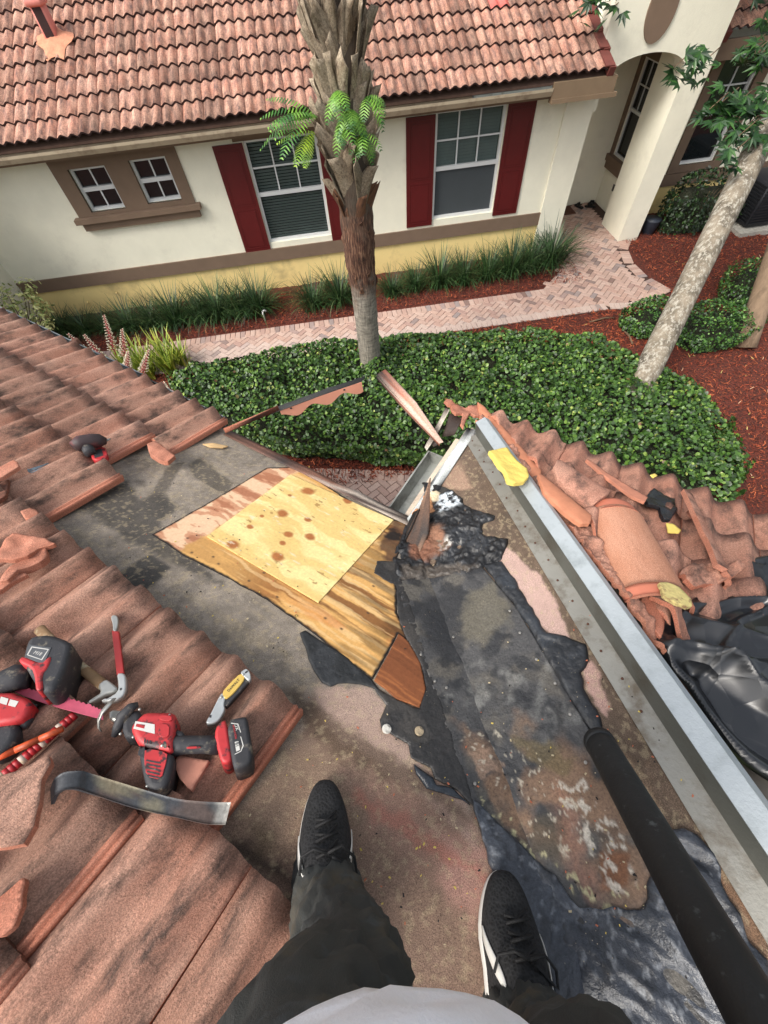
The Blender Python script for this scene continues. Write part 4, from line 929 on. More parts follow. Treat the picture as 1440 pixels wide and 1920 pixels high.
for r_ in range(12):
    v = -r_*HE+.0
    for i in range(44):
        xw = 4.80-(i+1)*HW
        M = FH.copy(); sgn = FH[0, 0]; u = xw if sgn > 0 else -(xw+HW)
        P = glob(FH, (u+HW/2, v-.18, .05)); vp = vis_px(P)
        if vp is None: continue
        fl_.append((vp[2]+(0 if -40 < vp[0] < 1480 and -60 < vp[1] < 1940 else 50), u, v, vp))
fl_.sort(key=lambda t: t[0]); restT = MB(); cnt = 0; 
redu = hit(935, 15, FH[:3, 3], FH[:3, 2])
for k, (dz_, u, v, vp) in enumerate(fl_):
    if dz_ > 40 and k > 330: continue
    if dz_ > 40: 
        if vp[0] < -300 or vp[0] > 1700 or vp[1] < -260: continue
    if cnt < 295:
        P = glob(FH, (u+HW/2, v-.18, .0)); isr = abs(P[0]-redu[0]) < .17 and abs(P[1]-redu[1]) < .2
        M = FH.copy(); L4 = np.eye(4); a = random.uniform(-.012, .012); L4[:2, :2] = [[math.cos(a), -math.sin(a)], [math.sin(a), math.cos(a)]]; L4[:3, 3] = (u, v+random.uniform(-.012, .012), random.uniform(0, .006))
        obj('roof_tile', FTR if isr else FTL, house, M @ L4, label='pink repaired tile' if isr else None); cnt += 1
    else:
        me_ = np.array([tuple(x.co) for x in FTL.vertices])+np.array([u, v, 0]); restT.add(me_ @ FH[:3, :3].T+FH[:3, 3], [tuple(p.vertices) for p in FTL.polygons], 0, True)
if restT.V: restT.obj('farther_roof_tiles', [m_ftile], house, kind='stuff')
# rake trim tiles at the right roof end
rk = simple('rake_clay', S(112, 56, 48), .75, 0, .25, 12)
for r_ in range(8):
    mb = MB(); a = glob(FH, (0, 0, 0)); 
    p0 = np.array([4.86, 8.72+r_*HE*math.cos(HS), 2.885+r_*HE*math.sin(HS)]); p1 = p0+np.array([0, .40*math.cos(HS), .40*math.sin(HS)-.02])
    bar(mb, p0+np.array([0, 0, .02]), p1+np.array([0, 0, .0]), .10, .11); bar(mb, p0+np.array([-.05, 0, .082]), p1+np.array([-.05, 0, .062]), .14, .018); mb.obj('rake_tile', [rk], house)
vt = MB(); vb = hit(105, 82, FH[:3, 3]+FH[:3, 2]*.05, FH[:3, 2]); Rv = np.eye(3)
vt.rbox(vb+np.array([-.03, .10, .20]), (.20, .22, .40), .04, 0); vt.rbox(vb+np.array([-.03, .10, .42]), (.26, .30, .08), .03, 0)
vt.box(vb+np.array([-.03, -.008, .22]), (.13, .01, .30), 1)
vt.obj('roof_vent', [simple('pink_vent', S(226, 140, 128), .7, 0, .1, 10), m_fnose], house, label='pink boxed roof vent set in mortar')
mo = MB(); Q = np.array([vb+np.array([.26*math.cos(a)*(1+.3*math.sin(3*a)), (.30*math.sin(a)-.05)*(1+.2*math.sin(5*a)), 0]) for a in np.linspace(0, 6.2832, 26)[:-1]]); Q[:, 2] = 2.885+(Q[:, 1]-8.76)*HT+.085
mo.add(list(Q)+[vb+np.array([0, .1, .14])], [(i, (i+1) % 25, 25) for i in range(25)], 0, True); mo.obj('mortar', [simple('vent_mortar', S(220, 150, 118), .95, 0, .2, 14, .006, 60)], house)
# porch tower with the arch
tw = MB(); AX0, AX1, AS, AR = 5.06, 6.50, 2.62, .33; N_ = 18; arch = [(AX0+(AX1-AX0)*i/N_, AS+AR*math.sqrt(max(0, 1-(2*i/N_-1)**2))**.9) for i in range(N_+1)]
yA, yB = WY-.02, WY+.30; V = []; 
for (x, z) in arch: V += [(x, yA, z), (x, yA, 5.6), (x, yB, z), (x, yB, 5.6)]
F_ = []
for i in range(N_): a = 4*i; b_ = a+4; F_ += [(a, b_, b_+1, a+1), (a+2, a+3, b_+3, b_+2), (a, a+2, b_+2, b_)]
tw.add(V, F_); tw.bx(AX1, 6.95, yA, 10.1, -.1, 5.6); tw.bx(4.88, AX0, yA, yB, 2.3, 5.6)
tw.obj('porch_tower', [m_stucco], house, label='tall cream porch tower with an arched opening')
iw = MB(); wall_with_holes(iw, 0, 1, 0, 1, [], 0, 1) if False else None
PW = (10.58, 11.14, .97, 2.52)                                       # porch side window (y0,y1,z0,z1) in the wall x = 6.85
iw.bx(6.85, 7.0, 10.1, PW[0], -.1, 3.2); iw.bx(6.85, 7.0, PW[1], 11.3, -.1, 3.2); iw.bx(6.85, 7.0, PW[0], PW[1], -.1, PW[2]); iw.bx(6.85, 7.0, PW[0], PW[1], PW[3], 3.2)
iw.bx(4.8, 6.849, 11.25, 11.4, -.1, 3.2); iw.bx(4.85, 5.0, WY+.3, 11.249, -.1, 3.2); iw.bx(4.85, 7.0, WY+.301, 11.4, 3.201, 3.3)
iw.obj('porch_wall', [m_stucco], house, label='inner walls and ceiling of the porch')
sw = MB(); a, b_, c, d_ = PW; 
sw.bx(6.81, 6.849, a-.14, a, c, d_); sw.bx(6.81, 6.849, b_, b_+.11, c, d_); sw.bx(6.81, 6.849, a-.14, b_+.11, d_, d_+.14); sw.bx(6.74, 6.849, a-.2, b_+.11, c-.12, c); sw.bx(6.78, 6.849, a-.15, b_+.11, c-.26, c-.121)
sw.obj('window_surround', [m_brown], house, label='brown surround of the porch side window')
pw = MB(); t = .04
pw.bx(6.87, 6.92, a, b_, c, c+t); pw.bx(6.87, 6.92, a, b_, d_-t, d_); pw.bx(6.87, 6.92, a, a+t, c+t, d_-t); pw.bx(6.87, 6.92, b_-t, b_, c+t, d_-t); pw.bx(6.865, 6.90, a+t, b_-t, (c+d_)/2-.025, (c+d_)/2+.025)
pwo = pw.obj('window', [m_white], house, label='narrow window in the porch side wall')
MB().bx(6.875, 6.895, (a+b_)/2-.01, (a+b_)/2+.01, (c+d_)/2+.025, d_-t).bx(6.875, 6.895, a+t, (a+b_)/2-.01, 2.12, 2.14).bx(6.875, 6.895, (a+b_)/2+.01, b_-t, 2.12, 2.14).obj('muntin', [m_white], pwo)
MB().bx(6.9, 6.91, a+t, b_-t, c+t, d_-t).obj('pane', [m_glass], pwo)
ov = MB(); oc = onwall(1240, 20, yA); P = [(.235*math.cos(t_), .36*math.sin(t_)) for t_ in np.linspace(0, 6.2832, 41)[:-1]]
Fo = frame(np.array([oc[0], yA+.001, oc[2]+.02]), np.array([1., 0, 0]), np.array([0, 0, 1.]), np.array([0, -1., 0])); ov.prism(P, 0, .03, 0, Fo); ov.obj('oval_medallion', [m_brown], house, label='brown oval set in the tower front')
MB().rbox(hit(1150, 352, np.array([6.845, 0, 0]), np.array([1., 0, 0])), (.02, .07, .13), .01).obj('wall_socket', [simple('socket', S(70, 66, 62), .5)], house)
# wing right of the tower
RY = 10.25; W5 = (7.86, 8.52, .92, 2.45); W5 = (7.93, 8.75, .92, 2.55)
rw = MB(); wall_with_holes(rw, 6.96, 12.5, .55, 2.9, [W5], RY, RY+.2); rw.obj('wall', [m_stucco], house, label='cream wall of the wing right of the porch')
MB().bx(6.96, 12.5, RY+.002, RY+.2, -.1, .55).obj('wall_base', [m_yellow], house); MB().bx(6.96, 12.5, RY-.03, RY+.05, .552, .78).obj('trim_band', [m_brown], house)
s5 = MB(); wall_with_holes(s5, W5[0]-.2, W5[1]+.2, .79, W5[3]+.2, [W5], RY-.035, RY+.03); s5.obj('window_surround', [m_brown], house, label='brown frame of the wing window')
window(W5, 2, 2, 0, None, y=RY, lab='tall white window behind the tree leaves')
ev = MB(); ev.bx(7.0, 13, 9.75, RY-.001, 2.72, 2.80); ev.bx(7.0, 13, 9.70, 9.749, 2.64, 2.9); ev.obj('fascia', [m_brown], house)
for i in range(9):
    for r_ in range(6):
        FH2 = FH.copy(); FH2[:3, 3] = FH[:3, 3]+np.array([0, .92, .10]); xw = 7.35+i*HW; u = (xw if FH[0, 0] > 0 else -(xw+HW)); L4 = np.eye(4); L4[:3, 3] = (u, -r_*HE, 0); obj('roof_tile', FTL, house, FH2 @ L4)
mb = MB(); bar(mb, (7.28, 9.62, 2.94), (7.28, 11.7, 2.94+2.08*HT), .12, .14); mb.obj('rake_tile', [rk], house)
# ============================================================ plants
def leafmat(name, stops, rough=.45, trans=.12, spec=.5):
    m, n, b = bsdf(name); g = n.nodes.new('ShaderNodeNewGeometry')
    n.links.new(ramp(n, g.outputs['Random Per Island'], stops), b.inputs['Base Color']); b.inputs['Roughness'].default_value = rough; b.inputs['Specular IOR Level'].default_value = spec
    return m
def leaves(P, N, size, asp=.62, fold=.18, tilt=.5, V0_=None, droop=0):
    """one folded six-sided leaf at each point P, facing about N"""
    n = len(P); N = N+rng.normal(0, tilt, (n, 3)); N /= np.linalg.norm(N, axis=1, keepdims=True)
    a = rng.normal(0, 1, (n, 3)); a -= (a*N).sum(1, keepdims=True)*N; a /= np.linalg.norm(a, axis=1, keepdims=True); b_ = np.cross(N, a)
    s_ = (size*rng.uniform(.65, 1.25, n))[:, None]; w = s_*asp/2
    pts = [P-a*s_*.5, P-a*s_*.15+b_*w+N*w*fold, P+a*s_*.28+b_*w*.85+N*w*fold, P+a*s_*.5-N*s_*droop, P+a*s_*.28-b_*w*.85+N*w*fold, P-a*s_*.15-b_*w+N*w*fold]
    V = np.stack(pts, 1).reshape(-1, 3); o = np.arange(n)[:, None]*6
    return V, np.concatenate([o+np.array([[0, 3, 2, 1]]), o+np.array([[0, 5, 4, 3]])], 0)
def blobby(footprint, h, cell, s=0, side=True, dens=1200, inset=.12, lump=.14):
    """points and normals over the lumpy surface of a clipped shrub mass standing on footprint"""
    P = np.array(footprint); x0, y0 = P.min(0)-.1; x1, y1 = P.max(0)+.1; k = int((x1-x0)*(y1-y0)*dens)
    X = rng.uniform(x0, x1, k); Y = rng.uniform(y0, y1, k); d, _, _ = pdist(X, Y, P); ins_ = inpoly(X, Y, P); m = ins_; X, Y, d = X[m], Y[m], d[m]
    e = np.clip(d/.22, 0, 1); z = h*(.35+.65*np.sqrt(1-(1-e)**2))+(fb(X, Y, 2.2, 4, s)-.5)*lump*2-rng.uniform(0, .06, len(X))
    g = .02
    N = np.stack([(fb(X-g, Y, 2.2, 4, s)-fb(X+g, Y, 2.2, 4, s))*lump/g, (fb(X, Y-g, 2.2, 4, s)-fb(X, Y+g, 2.2, 4, s))*lump/g, np.ones(len(X))], 1)
    out = [np.stack([X, Y, z], 1)]; outN = [N]
    if side:
        Q = np.roll(P, -1, 0)
        ar = sum(P[i][0]*Q[i][1]-Q[i][0]*P[i][1] for i in range(len(P)))
        for a, b_ in zip(P, Q):
            dd_ = b_-a; l = np.linalg.norm(dd_); k = int(l*h*dens*.9); t = rng.uniform(0, 1, k); zz = rng.uniform(.04, h*.72, k); nn_ = np.array([dd_[1], -dd_[0]])/max(l, 1e-6)*(1 if ar > 0 else -1)
            off = (fb(t*l*3, zz*3, 1, 3, s+5)-.35)*lump*1.2-np.clip(.25-zz, 0, 1)*.3-rng.uniform(0, .05, k)
            out.append(np.stack([a[0]+dd_[0]*t+nn_[0]*off, a[1]+dd_[1]*t+nn_[1]*off, zz], 1)); outN.append(np.tile([nn_[0], nn_[1], .7], (k, 1)))
    return np.concatenate(out), np.concatenate(outN)
g_hedge = [(0, S(34, 54, 24)), (.3, S(50, 80, 32)), (.65, S(70, 104, 40)), (.9, S(92, 128, 50)), (.97, S(130, 158, 68)), (.99, S(170, 184, 96)), (1, S(110, 76, 50))]
m_hl = leafmat('hedge_leaf', g_hedge, .46); m_core = simple('shrub_core', S(34, 38, 18), .95, 0, .6, 40, .03, 30); m_twig = simple('twig', S(110, 88, 66), .9, 0, .3, 20)
def shrub(name, fp, h, size, label, cat, mat, dens=1200, s=0, lump=.14, asp=.72, group=None, tilt=.5, grow=1.0, twigs=14):
    c = np.array(fp).mean(0); root = empty(name, (c[0], c[1], 0), label, cat, group)
    P, N = blobby(fp, h, .05, s, True, dens, lump=lump); kp = fb(P[:, 0]+P[:, 2], P[:, 1], 5, 3, s+8)+rng.uniform(-.12, .12, len(P)) > .29; P, N = P[kp], N[kp]; V, Fq = leaves(P, N, size, asp, tilt=tilt)
    obj('foliage', mesh('foliage', V, Fq, mat), root, kind='stuff')
    # inner filler mass, coloured dark for the shaded depth between the leaves
    ip = [tuple(c+(np.array(p)-c)*(1-.13/max(.3, np.linalg.norm(np.array(p)-c)))) for p in fp]
    V, Fq, sm, mi, _ = slab(ip, .08, 0, h*.80, lambda x, y: (fb(x, y, 2.2, 4, s)-.5)*lump*1.6-.05-.06*fb(x, y, 9, 2, s), None, under=.0, taper=.1)
    obj('shade_core', mesh('shade_core', V, Fq, [m_core]*3, sm, mi), root)
    if twigs:
        for k in range(twigs):
            mb = MB(); a = random.uniform(0, 6.28); r = random.uniform(.0, .35); p = np.array([c[0]+math.cos(a)*r, c[1]+math.sin(a)*r, 0]); mb.tube([p, p+np.array([math.cos(a)*.1, math.sin(a)*.1, h*.5]), p+np.array([math.cos(a)*.2, math.sin(a)*.2, h*.8])], [.012, .008, .004], 5); mb.obj('stem', [m_twig], root)
    return root
pt = lambda x, y, z: tuple(at(x, y, z)[:2])
hfp = [pt(325, 715, .30), pt(420, 690, .30), pt(560, 668, .30), pt(700, 648, .30), pt(860, 630, .40), pt(1000, 620, .50), pt(1120, 624, .55), pt(1220, 665, .6), pt(1310, 705, .6), pt(1375, 770, .55), pt(1410, 850, .5), pt(1390, 910, .45), (4.3, 2.1), (3.4, 2.75), pt(1000, 880, .1), pt(780, 868, .12), pt(560, 850, .15), pt(440, 822, .2), (-2.5, 4.95)]
shrub('hedge', hfp, .62, .056, 'broad clipped hedge of small round glossy leaves along the path edge', 'hedge', m_hl, 1450, 301, .20, .80, tilt=.6, twigs=30)
m_bl = leafmat('box_leaf', [(0, S(30, 52, 22)), (.4, S(48, 84, 32)), (.8, S(74, 118, 44)), (1, S(120, 160, 70))], .45)
m_dl = leafmat('dark_leaf', [(0, S(16, 30, 14)), (.5, S(28, 50, 22)), (1, S(54, 84, 34))], .5)
ell = lambda cx, cy, rx, ry, s_=0, n=14: [(cx+rx*math.cos(t)*(1+.12*math.sin(3*t+s_)), cy+ry*math.sin(t)*(1+.1*math.sin(2*t+s_))) for t in np.linspace(0, 6.2832, n+1)[:-1]]
c1 = at(1218, 590, .3); shrub('small_shrub', ell(c1[0], c1[1], .45, .38), .5, .040, 'small round green shrub at the corner of the brick path, left of the leaning trunk', 'shrub', m_bl, 1700, 311, .10, twigs=6)
c1 = at(1345, 600, .35); shrub('small_shrub', ell(c1[0], c1[1], .78, .55, 1), .55, .040, 'wider low green shrub right of the leaning trunk', 'shrub', m_bl, 1500, 321, .12, twigs=8)
c1 = at(1335, 372, .6); shrub('tall_shrub', ell(c1[0]-.1, c1[1]+.15, .85, .45, 2), 1.0, .07, 'dark shrub filling the bed below the wing window', 'shrub', m_dl, 650, 331, .25, .5, tilt=.8, twigs=8)
c1 = at(1440, 520, .4); shrub('small_shrub', ell(c1[0]+.1, c1[1]+.1, .8, .5, 3), .6, .045, 'loose green shrub at the right picture edge before the dark unit', 'shrub', m_bl, 900, 341, .2, .6, tilt=.7, twigs=6)
# grass clumps against the yellow wall
m_lir = leafmat('liriope_blade', [(0, S(22, 44, 20)), (.5, S(40, 72, 34)), (.85, S(64, 100, 50)), (1, S(110, 130, 80))], .5)
def clump(n, L_, w, spread, seed, seg=5, up=1.1, droop=1.5):
    r = np.random.default_rng(seed); V = []; F_ = []; 
    for k in range(n):
        a = r.uniform(0, 6.2832); b0 = r.uniform(0, spread*.4); l = L_*r.uniform(.6, 1.1); lean = r.uniform(.15, 1.0)
        d_ = np.array([math.cos(a), math.sin(a), 0]); s_ = np.array([-d_[1], d_[0], 0])*w/2; p = d_*b0; ang = math.pi/2-lean*.5; o = len(V)
        for j in range(seg+1):
            t = j/seg; ww = (1-t**2.2)*.9+.1 if j < seg else .08; V += [p-s_*ww, p+s_*ww]
            ang_ = ang-droop*lean*t; p = p+(d_*math.cos(ang_)+np.array([0, 0, 1.])*math.sin(ang_))*l/seg
        F_ += [(o+2*j, o+2*j+1, o+2*j+3, o+2*j+2) for j in range(seg)]
    return np.array(V), np.array(F_)
CM = [mesh('grass_clump', *clump(300, .60, .013, .6, s_, 6, droop=2.3), m_lir) for s_ in (1, 2, 3)]
ORD = ['nearest', 'second', 'third', 'fourth', 'fifth', 'sixth', 'seventh', 'eighth', 'ninth', 'tenth']
gpx = [(110, 606), (150, 606), (190, 602), (235, 600), (278, 594), (322, 588), (364, 580), (405, 576), (446, 570), (480, 566), (585, 556), (636, 546), (735, 532), (780, 522), (826, 514), (872, 507), (918, 500), (962, 492), (1000, 484), (1036, 474)]
for i, (x, y) in enumerate(gpx):
    p = at(x, y, .22); M = np.eye(4); a = i*1.7; s_ = random.uniform(1.05, 1.3)*(1.2 if x > 1020 else 1)*(.75 if x < 200 else 1)*(.8 if i in (12, 13) else 1); M[:3, :3] = np.array([[math.cos(a), -math.sin(a), 0], [math.sin(a), math.cos(a), 0], [0, 0, 1]])*s_; M[:3, 3] = (p[0], min(p[1], 8.95), 0)
    lb = {19: 'largest dark grass clump by the pilaster at the porch corner', 10: 'dark grass clump just left of the palm trunk, beside the white bent pipe', 11: 'dark grass clump partly behind the palm trunk', 12: 'thin dark grass clump just right of the palm trunk, beside bare mulch', 0: 'leftmost small grass clump under the variegated shrub'}.get(i)
    if lb: obj('grass_clump', CM[i % 3], None, M, lb, 'grass clump', 'grass clumps along the yellow wall base')
    else: obj('grass_clump', CM[i % 3], None, M, ORD[(9-i) if i < 10 else (i-12)]+(' dark grass clump left of the white bent pipe' if i < 10 else ' dark grass clump right of the palm trunk'), 'grass clump', 'grass clumps along the yellow wall base')
# yellow-green strappy plant with pink spikes
bp = at(262, 672, .25); br = empty('flowering_plant', (bp[0], bp[1], 0), 'yellow green strap-leaved plant with pink and white flower spikes, beyond the gutter', 'flowering plant')
m_br = leafmat('strap_leaf', [(0, S(92, 120, 38)), (.5, S(150, 172, 56)), (1, S(206, 206, 96))], .45)
for k, (ox, oy) in enumerate(((0, 0), (.35, .12), (-.4, .02), (.7, .0), (-.1, -.25), (.15, -.2), (.5, -.2))):
    V, F_ = clump(46, .62, .034, .4, 40+k, 5, droop=.9); M = np.eye(4); M[:3, 3] = (bp[0]+ox, bp[1]+oy, 0); obj('leaf_rosette', mesh('leaf_rosette', V, F_, m_br), br, M)
m_pink = simple('spike_pink', S(190, 96, 96), .7, 0, .3, 30); m_bud = simple('bud_white', S(236, 226, 200), .7, 0, .1, 30)
for k, (tx, ty, bx_, by_) in enumerate(((192, 582, 218, 668), (152, 620, 205, 690), (228, 610, 236, 676), (172, 655, 205, 700), (100, 622, 170, 688), (280, 650, 268, 705), (306, 714, 312, 745), (120, 618, 190, 690), (240, 655, 240, 700))):
    b0 = at(bx_, by_, .25); t0 = at(tx, ty, .95); b0 = b0*.5+at(bx_, by_, .45)*.5; t0 = b0+(t0-b0)*.9
    mb = MB(); mb.tube([b0, (b0+t0)/2, t0], [.010, .009, .004], 6)
    for j in range(90):
        t = .12+.88*j/90; p = b0+(t0-b0)*t; a = j*2.4; o = np.array([math.cos(a), math.sin(a), .35])*(.085*(1.05-t)+.018); mb.tube([p, p+o*.7], [.006, .005], 4, 0); mb.tube([p+o*.7, p+o*1.15], [.008, .004], 5, 1)
    mb.obj('flower_spike', [m_pink, m_bud], br)
# variegated shrub at the left edge
vp = at(25, 600, .5); vr = empty('variegated_shrub', (vp[0], vp[1], 0), 'variegated cream and green shrub at the left picture edge by the wall corner', 'shrub')
m_var = leafmat('variegated_leaf', [(0, S(96, 120, 60)), (.4, S(180, 190, 110)), (1, S(232, 228, 160))], .5); V_ = []; F_ = []; o = 0; st = MB()
for px, py, z in ((10, 545, 1.0), (45, 555, .95), (30, 575, .8), (62, 560, .9), (12, 600, .7), (75, 595, .75), (90, 610, .6), (5, 625, .5), (35, 610, .7), (18, 570, .9), (50, 535, 1.05), (-15, 560, .9), (70, 575, .8), (2, 585, .8), (48, 590, .75), (85, 580, .7)):
    p = at(px, py, z); st.tube([(vp[0], vp[1], 0), (p+np.array([vp[0], vp[1], 0]))/2, p], [.014, .010, .006], 5)
    P = p+rng.normal(0, .075, (46, 3)); N = (P-p)/.1+np.array([0, 0, .8]); V, Fq = leaves(P, N, .085, .34, tilt=.35); V_.append(V); F_.append(Fq+o); o += len(V)
obj('foliage', mesh('foliage', np.concatenate(V_), np.concatenate(F_), m_var), vr, kind='stuff'); st.obj('stem', [m_twig], vr)
# palm
PX, PY = .37, 5.6
palm = empty('palm_tree', (PX, PY, 0), 'tall cabbage palm in the hedge with grey cross-hatched leaf bases', 'palm tree')
def barkcf():
    m, n, b = bsdf('palm_bark'); co = coords(n, (1, 1, 1)); z = n.nodes.new('ShaderNodeSeparateXYZ'); n.links.new(co, z.inputs[0])
    wv = n.nodes.new('ShaderNodeTexNoise'); wv.inputs['Scale'].default_value = 1; mp = n.nodes.new('ShaderNodeMapping'); mp.inputs['Scale'].default_value = (9, 9, 38); n.links.new(co, mp.inputs[0]); n.links.new(mp.outputs[0], wv.inputs['Vector']); wv.inputs['Detail'].default_value = 5
    mv = n.nodes.new('ShaderNodeMapping'); mv.inputs['Scale'].default_value = (60, 60, 6); n.links.new(co, mv.inputs[0]); f2 = noise(n, mv.outputs[0], 1, 4, .7)
    c = mixc(n, .5, ramp(n, wv.outputs['Fac'], [(.35, S(92, 86, 78)), (.5, S(150, 142, 130)), (.65, S(180, 172, 158))]), ramp(n, f2, [(.35, S(80, 74, 68)), (.65, S(190, 182, 168))]))
    big = noise(n, co, 5, 4); up = n.nodes.new('ShaderNodeMath'); up.operation = 'ADD'; n.links.new(z.outputs[2], up.inputs[0]); n.links.new(big, up.inputs[1])
    br_ = ramp(n, f2, [(.35, S(44, 30, 24)), (.5, S(96, 62, 46)), (.68, S(158, 122, 98))])
    t = n.nodes.new('ShaderNodeMapRange'); t.inputs['From Min'].default_value = 2.05; t.inputs['From Max'].default_value = 2.45; n.links.new(up.outputs[0], t.inputs['Value'])
    t2 = n.nodes.new('ShaderNodeMapRange'); t2.inputs['From Min'].default_value = 3.0; t2.inputs['From Max'].default_value = 3.4; n.links.new(up.outputs[0], t2.inputs['Value']); n.links.new(mixc(n, t2.outputs[0], mixc(n, t.outputs[0], c, br_), S(96, 84, 72)), b.inputs['Base Color']); b.inputs['Roughness'].default_value = .9; bump(n, b, f2, .02); return m
mb = MB(); zz = np.linspace(0, 6.2, 90); seg = 28; V = []
for z in zz:
    r0 = .168 if z < 1.7 else .168+.03*min(1, (z-1.7)/.6); lump_ = .022 if z > 1.7 else .006
    for k in range(seg):
        a = 6.2832*k/seg; r = r0+(float(fb(np.array([a*2.5]), np.array([z*7]), 1, 4, 401)[0])-.5)*lump_*2+.004*math.sin(z*55); V.append((math.cos(a)*r, math.sin(a)*r, z))
F_ = [(i*seg+k, i*seg+(k+1) % seg, (i+1)*seg+(k+1) % seg, (i+1)*seg+k) for i in range(len(zz)-1) for k in range(seg)]+[tuple(range((len(zz)-1)*seg, len(zz)*seg))]
M = np.eye(4); M[:3, 3] = (PX, PY, 0); obj('trunk', mesh('trunk', V, F_, barkcf(), True), palm, M)
m_boot = terracotta('leaf_base_grey', S(150, 134, 113), S(178, 165, 145), S(88, 70, 54), (.5, .72), speck=0, bmp=.003, stretch=(1, 1, .25), sc=14, rvar=.3, rough=.9, fine=60); m_bootd = simple('leaf_base_brown', S(128, 88, 62), .9, 0, .3, 3, .004, 40, (8, 8, 1), dirt=S(58, 38, 28), dscale=3, damt=(.45, .7))
def boot_mesh(L_, w0, w1, curve, m, cut=0):
    """one old leaf base: a stiff channelled strap forking from the trunk"""
    n = 9; c = 7; V = []
    for s_ in (0, 1):
        for i in range(n):
            t = i/(n-1); w = w0*(1-t)**1.5+w1*(1-(1-t)**1.5); x = .02+L_*math.sin(curve*t)*.62; z = L_*t*(1-.12*t)
            for j in range(c):
                u = (j/(c-1)-.5)*2; V.append((x-.16*w*u*u+(-.009 if s_ else .0), u*w/2, z+(.03*u*cut if i == n-1 else 0)))
    N = n*c; F_ = []
    for i in range(n-1):
        for j in range(c-1): a = i*c+j; F_ += [(a, a+1, a+c+1, a+c), (N+a, N+a+c, N+a+c+1, N+a+1)]
        F_ += [(i*c, (i+1)*c, N+(i+1)*c, N+i*c), (i*c+c-1, N+i*c+c-1, N+(i+1)*c+c-1, (i+1)*c+c-1)]
    F_ += [((n-1)*c+j, (n-1)*c+j+1, N+(n-1)*c+j+1, N+(n-1)*c+j) for j in range(c-1)]
    return mesh('leaf_base', V, F_, m, True)
BM = [boot_mesh(.50, .29, .10, .34, m_boot, 1), boot_mesh(.44, .30, .12, .42, m_boot, -1), boot_mesh(.58, .27, .09, .28, m_boot, .6), boot_mesh(.34, .20, .09, .40, m_bootd, 1)]
for k in range(230):
    z = 2.62+k*.0145; a = k*2.39996+random.uniform(-.2, .2); lean = random.choice((-1, 1))*random.uniform(.30, .75)
    Rz = np.array([[math.cos(a), -math.sin(a), 0], [math.sin(a), math.cos(a), 0], [0, 0, 1]]); Rx = np.array([[1, 0, 0], [0, math.cos(lean), -math.sin(lean)], [0, math.sin(lean), math.cos(lean)]])
    M = np.eye(4); sc = random.uniform(.8, 1.05); M[:3, :3] = Rz @ Rx*sc; M[:3, 3] = (PX+.15*math.cos(a), PY+.15*math.sin(a), z); obj('leaf_base', BM[3] if k < 12 else BM[random.randrange(3)], palm, M)
m_flk = simple('bark_flake', S(128, 92, 70), .9, 0, .3, 6, .004, 40, (8, 8, 1), dirt=S(70, 44, 32), dscale=6, damt=(.45, .65)); FK = boot_mesh(.13, .12, .06, .35, m_flk, 1.5)
for k in range(46):
    z = 1.75+k*.0225; a = k*2.39996+random.uniform(-.3, .3); sc = random.uniform(.6, 1.1); Rz = np.array([[math.cos(a), -math.sin(a), 0], [math.sin(a), math.cos(a), 0], [0, 0, 1]]); M = np.eye(4); M[:3, :3] = Rz*sc; M[:3, 3] = (PX+.165*math.cos(a), PY+.165*math.sin(a), z); obj('bark_flake', FK, palm, M)
m_frond = leafmat('palm_frond', [(0, S(60, 90, 40)), (1, S(110, 140, 70))], .5)
V, F_ = clump(60, 2.2, .12, .5, 77, 6, droop=1.8); M = np.eye(4); M[:3, 3] = (PX, PY, 6.1); obj('fronds', mesh('fronds', V, F_, m_frond), palm, M)
# ferns growing in the leaf bases
def fern(name, base, dirs, L_, lab, mat, n_p=26, lw=.022, ll=.12, drop=.9):
    base = np.array(base); root = empty(name, base, lab, 'fern')
    for d_ in dirs:
        d_ = np.array(d_, float); d_ /= np.linalg.norm(d_); V = []; F_ = []; p = base.copy(); v = d_.copy(); l = L_*random.uniform(.7, 1.1)/n_p
        for j in range(n_p):
            t = j/n_p; q = p+v*l; s_ = np.cross(v, (0, 0, 1.)); s_ /= max(np.linalg.norm(s_), 1e-6); le = ll*math.sin(math.pi*(t*.86+.14))**.7
            for sg in (-1, 1):
                o = len(V); tip = p+s_*sg*le+v*le*.45+np.array([0, 0, -.25*le]); V += [p, p+v*lw*.8, (p+tip)/2+v*lw*.55, tip, (p+tip)/2-v*lw*.45]; F_ += [(o, o+1, o+2, o+4), (o+4, o+2, o+3)]
            p = q; v = v+np.array([0, 0, -drop/n_p]); v /= np.linalg.norm(v)
        obj('frond', mesh('frond', V, F_, mat), root)
    return root
m_fg = leafmat('fern_green', [(0, S(44, 92, 34)), (.5, S(74, 130, 44)), (1, S(128, 176, 62))], .5); m_fy = leafmat('fern_lime', [(0, S(110, 160, 36)), (1, S(176, 208, 58))], .5)
fp_ = hit(590, 215, np.array([0, 5.42, 0]), np.array([0, 1., 0]))
fern('fern', fp_, [(-1, -.1, .55), (-1, -.5, .3), (-.8, .1, .7), (-.7, -.7, .1), (-1, .2, .25), (-1, -.3, .45), (-.9, -.6, .5), (-1, .0, .1)], .62, 'large sword fern arching left out of the palm trunk', m_fg, 17, .016, .11, 1.0)
fp_ = hit(585, 245, np.array([0, 5.38, 0]), np.array([0, 1., 0]))
fern('fern', fp_, [(-1, -.2, .2), (-.6, -.7, -.2), (-.5, -.5, -.6)], .42, 'lime green fern frond below the sword fern on the palm', m_fy, 14, .015, .09, .7)
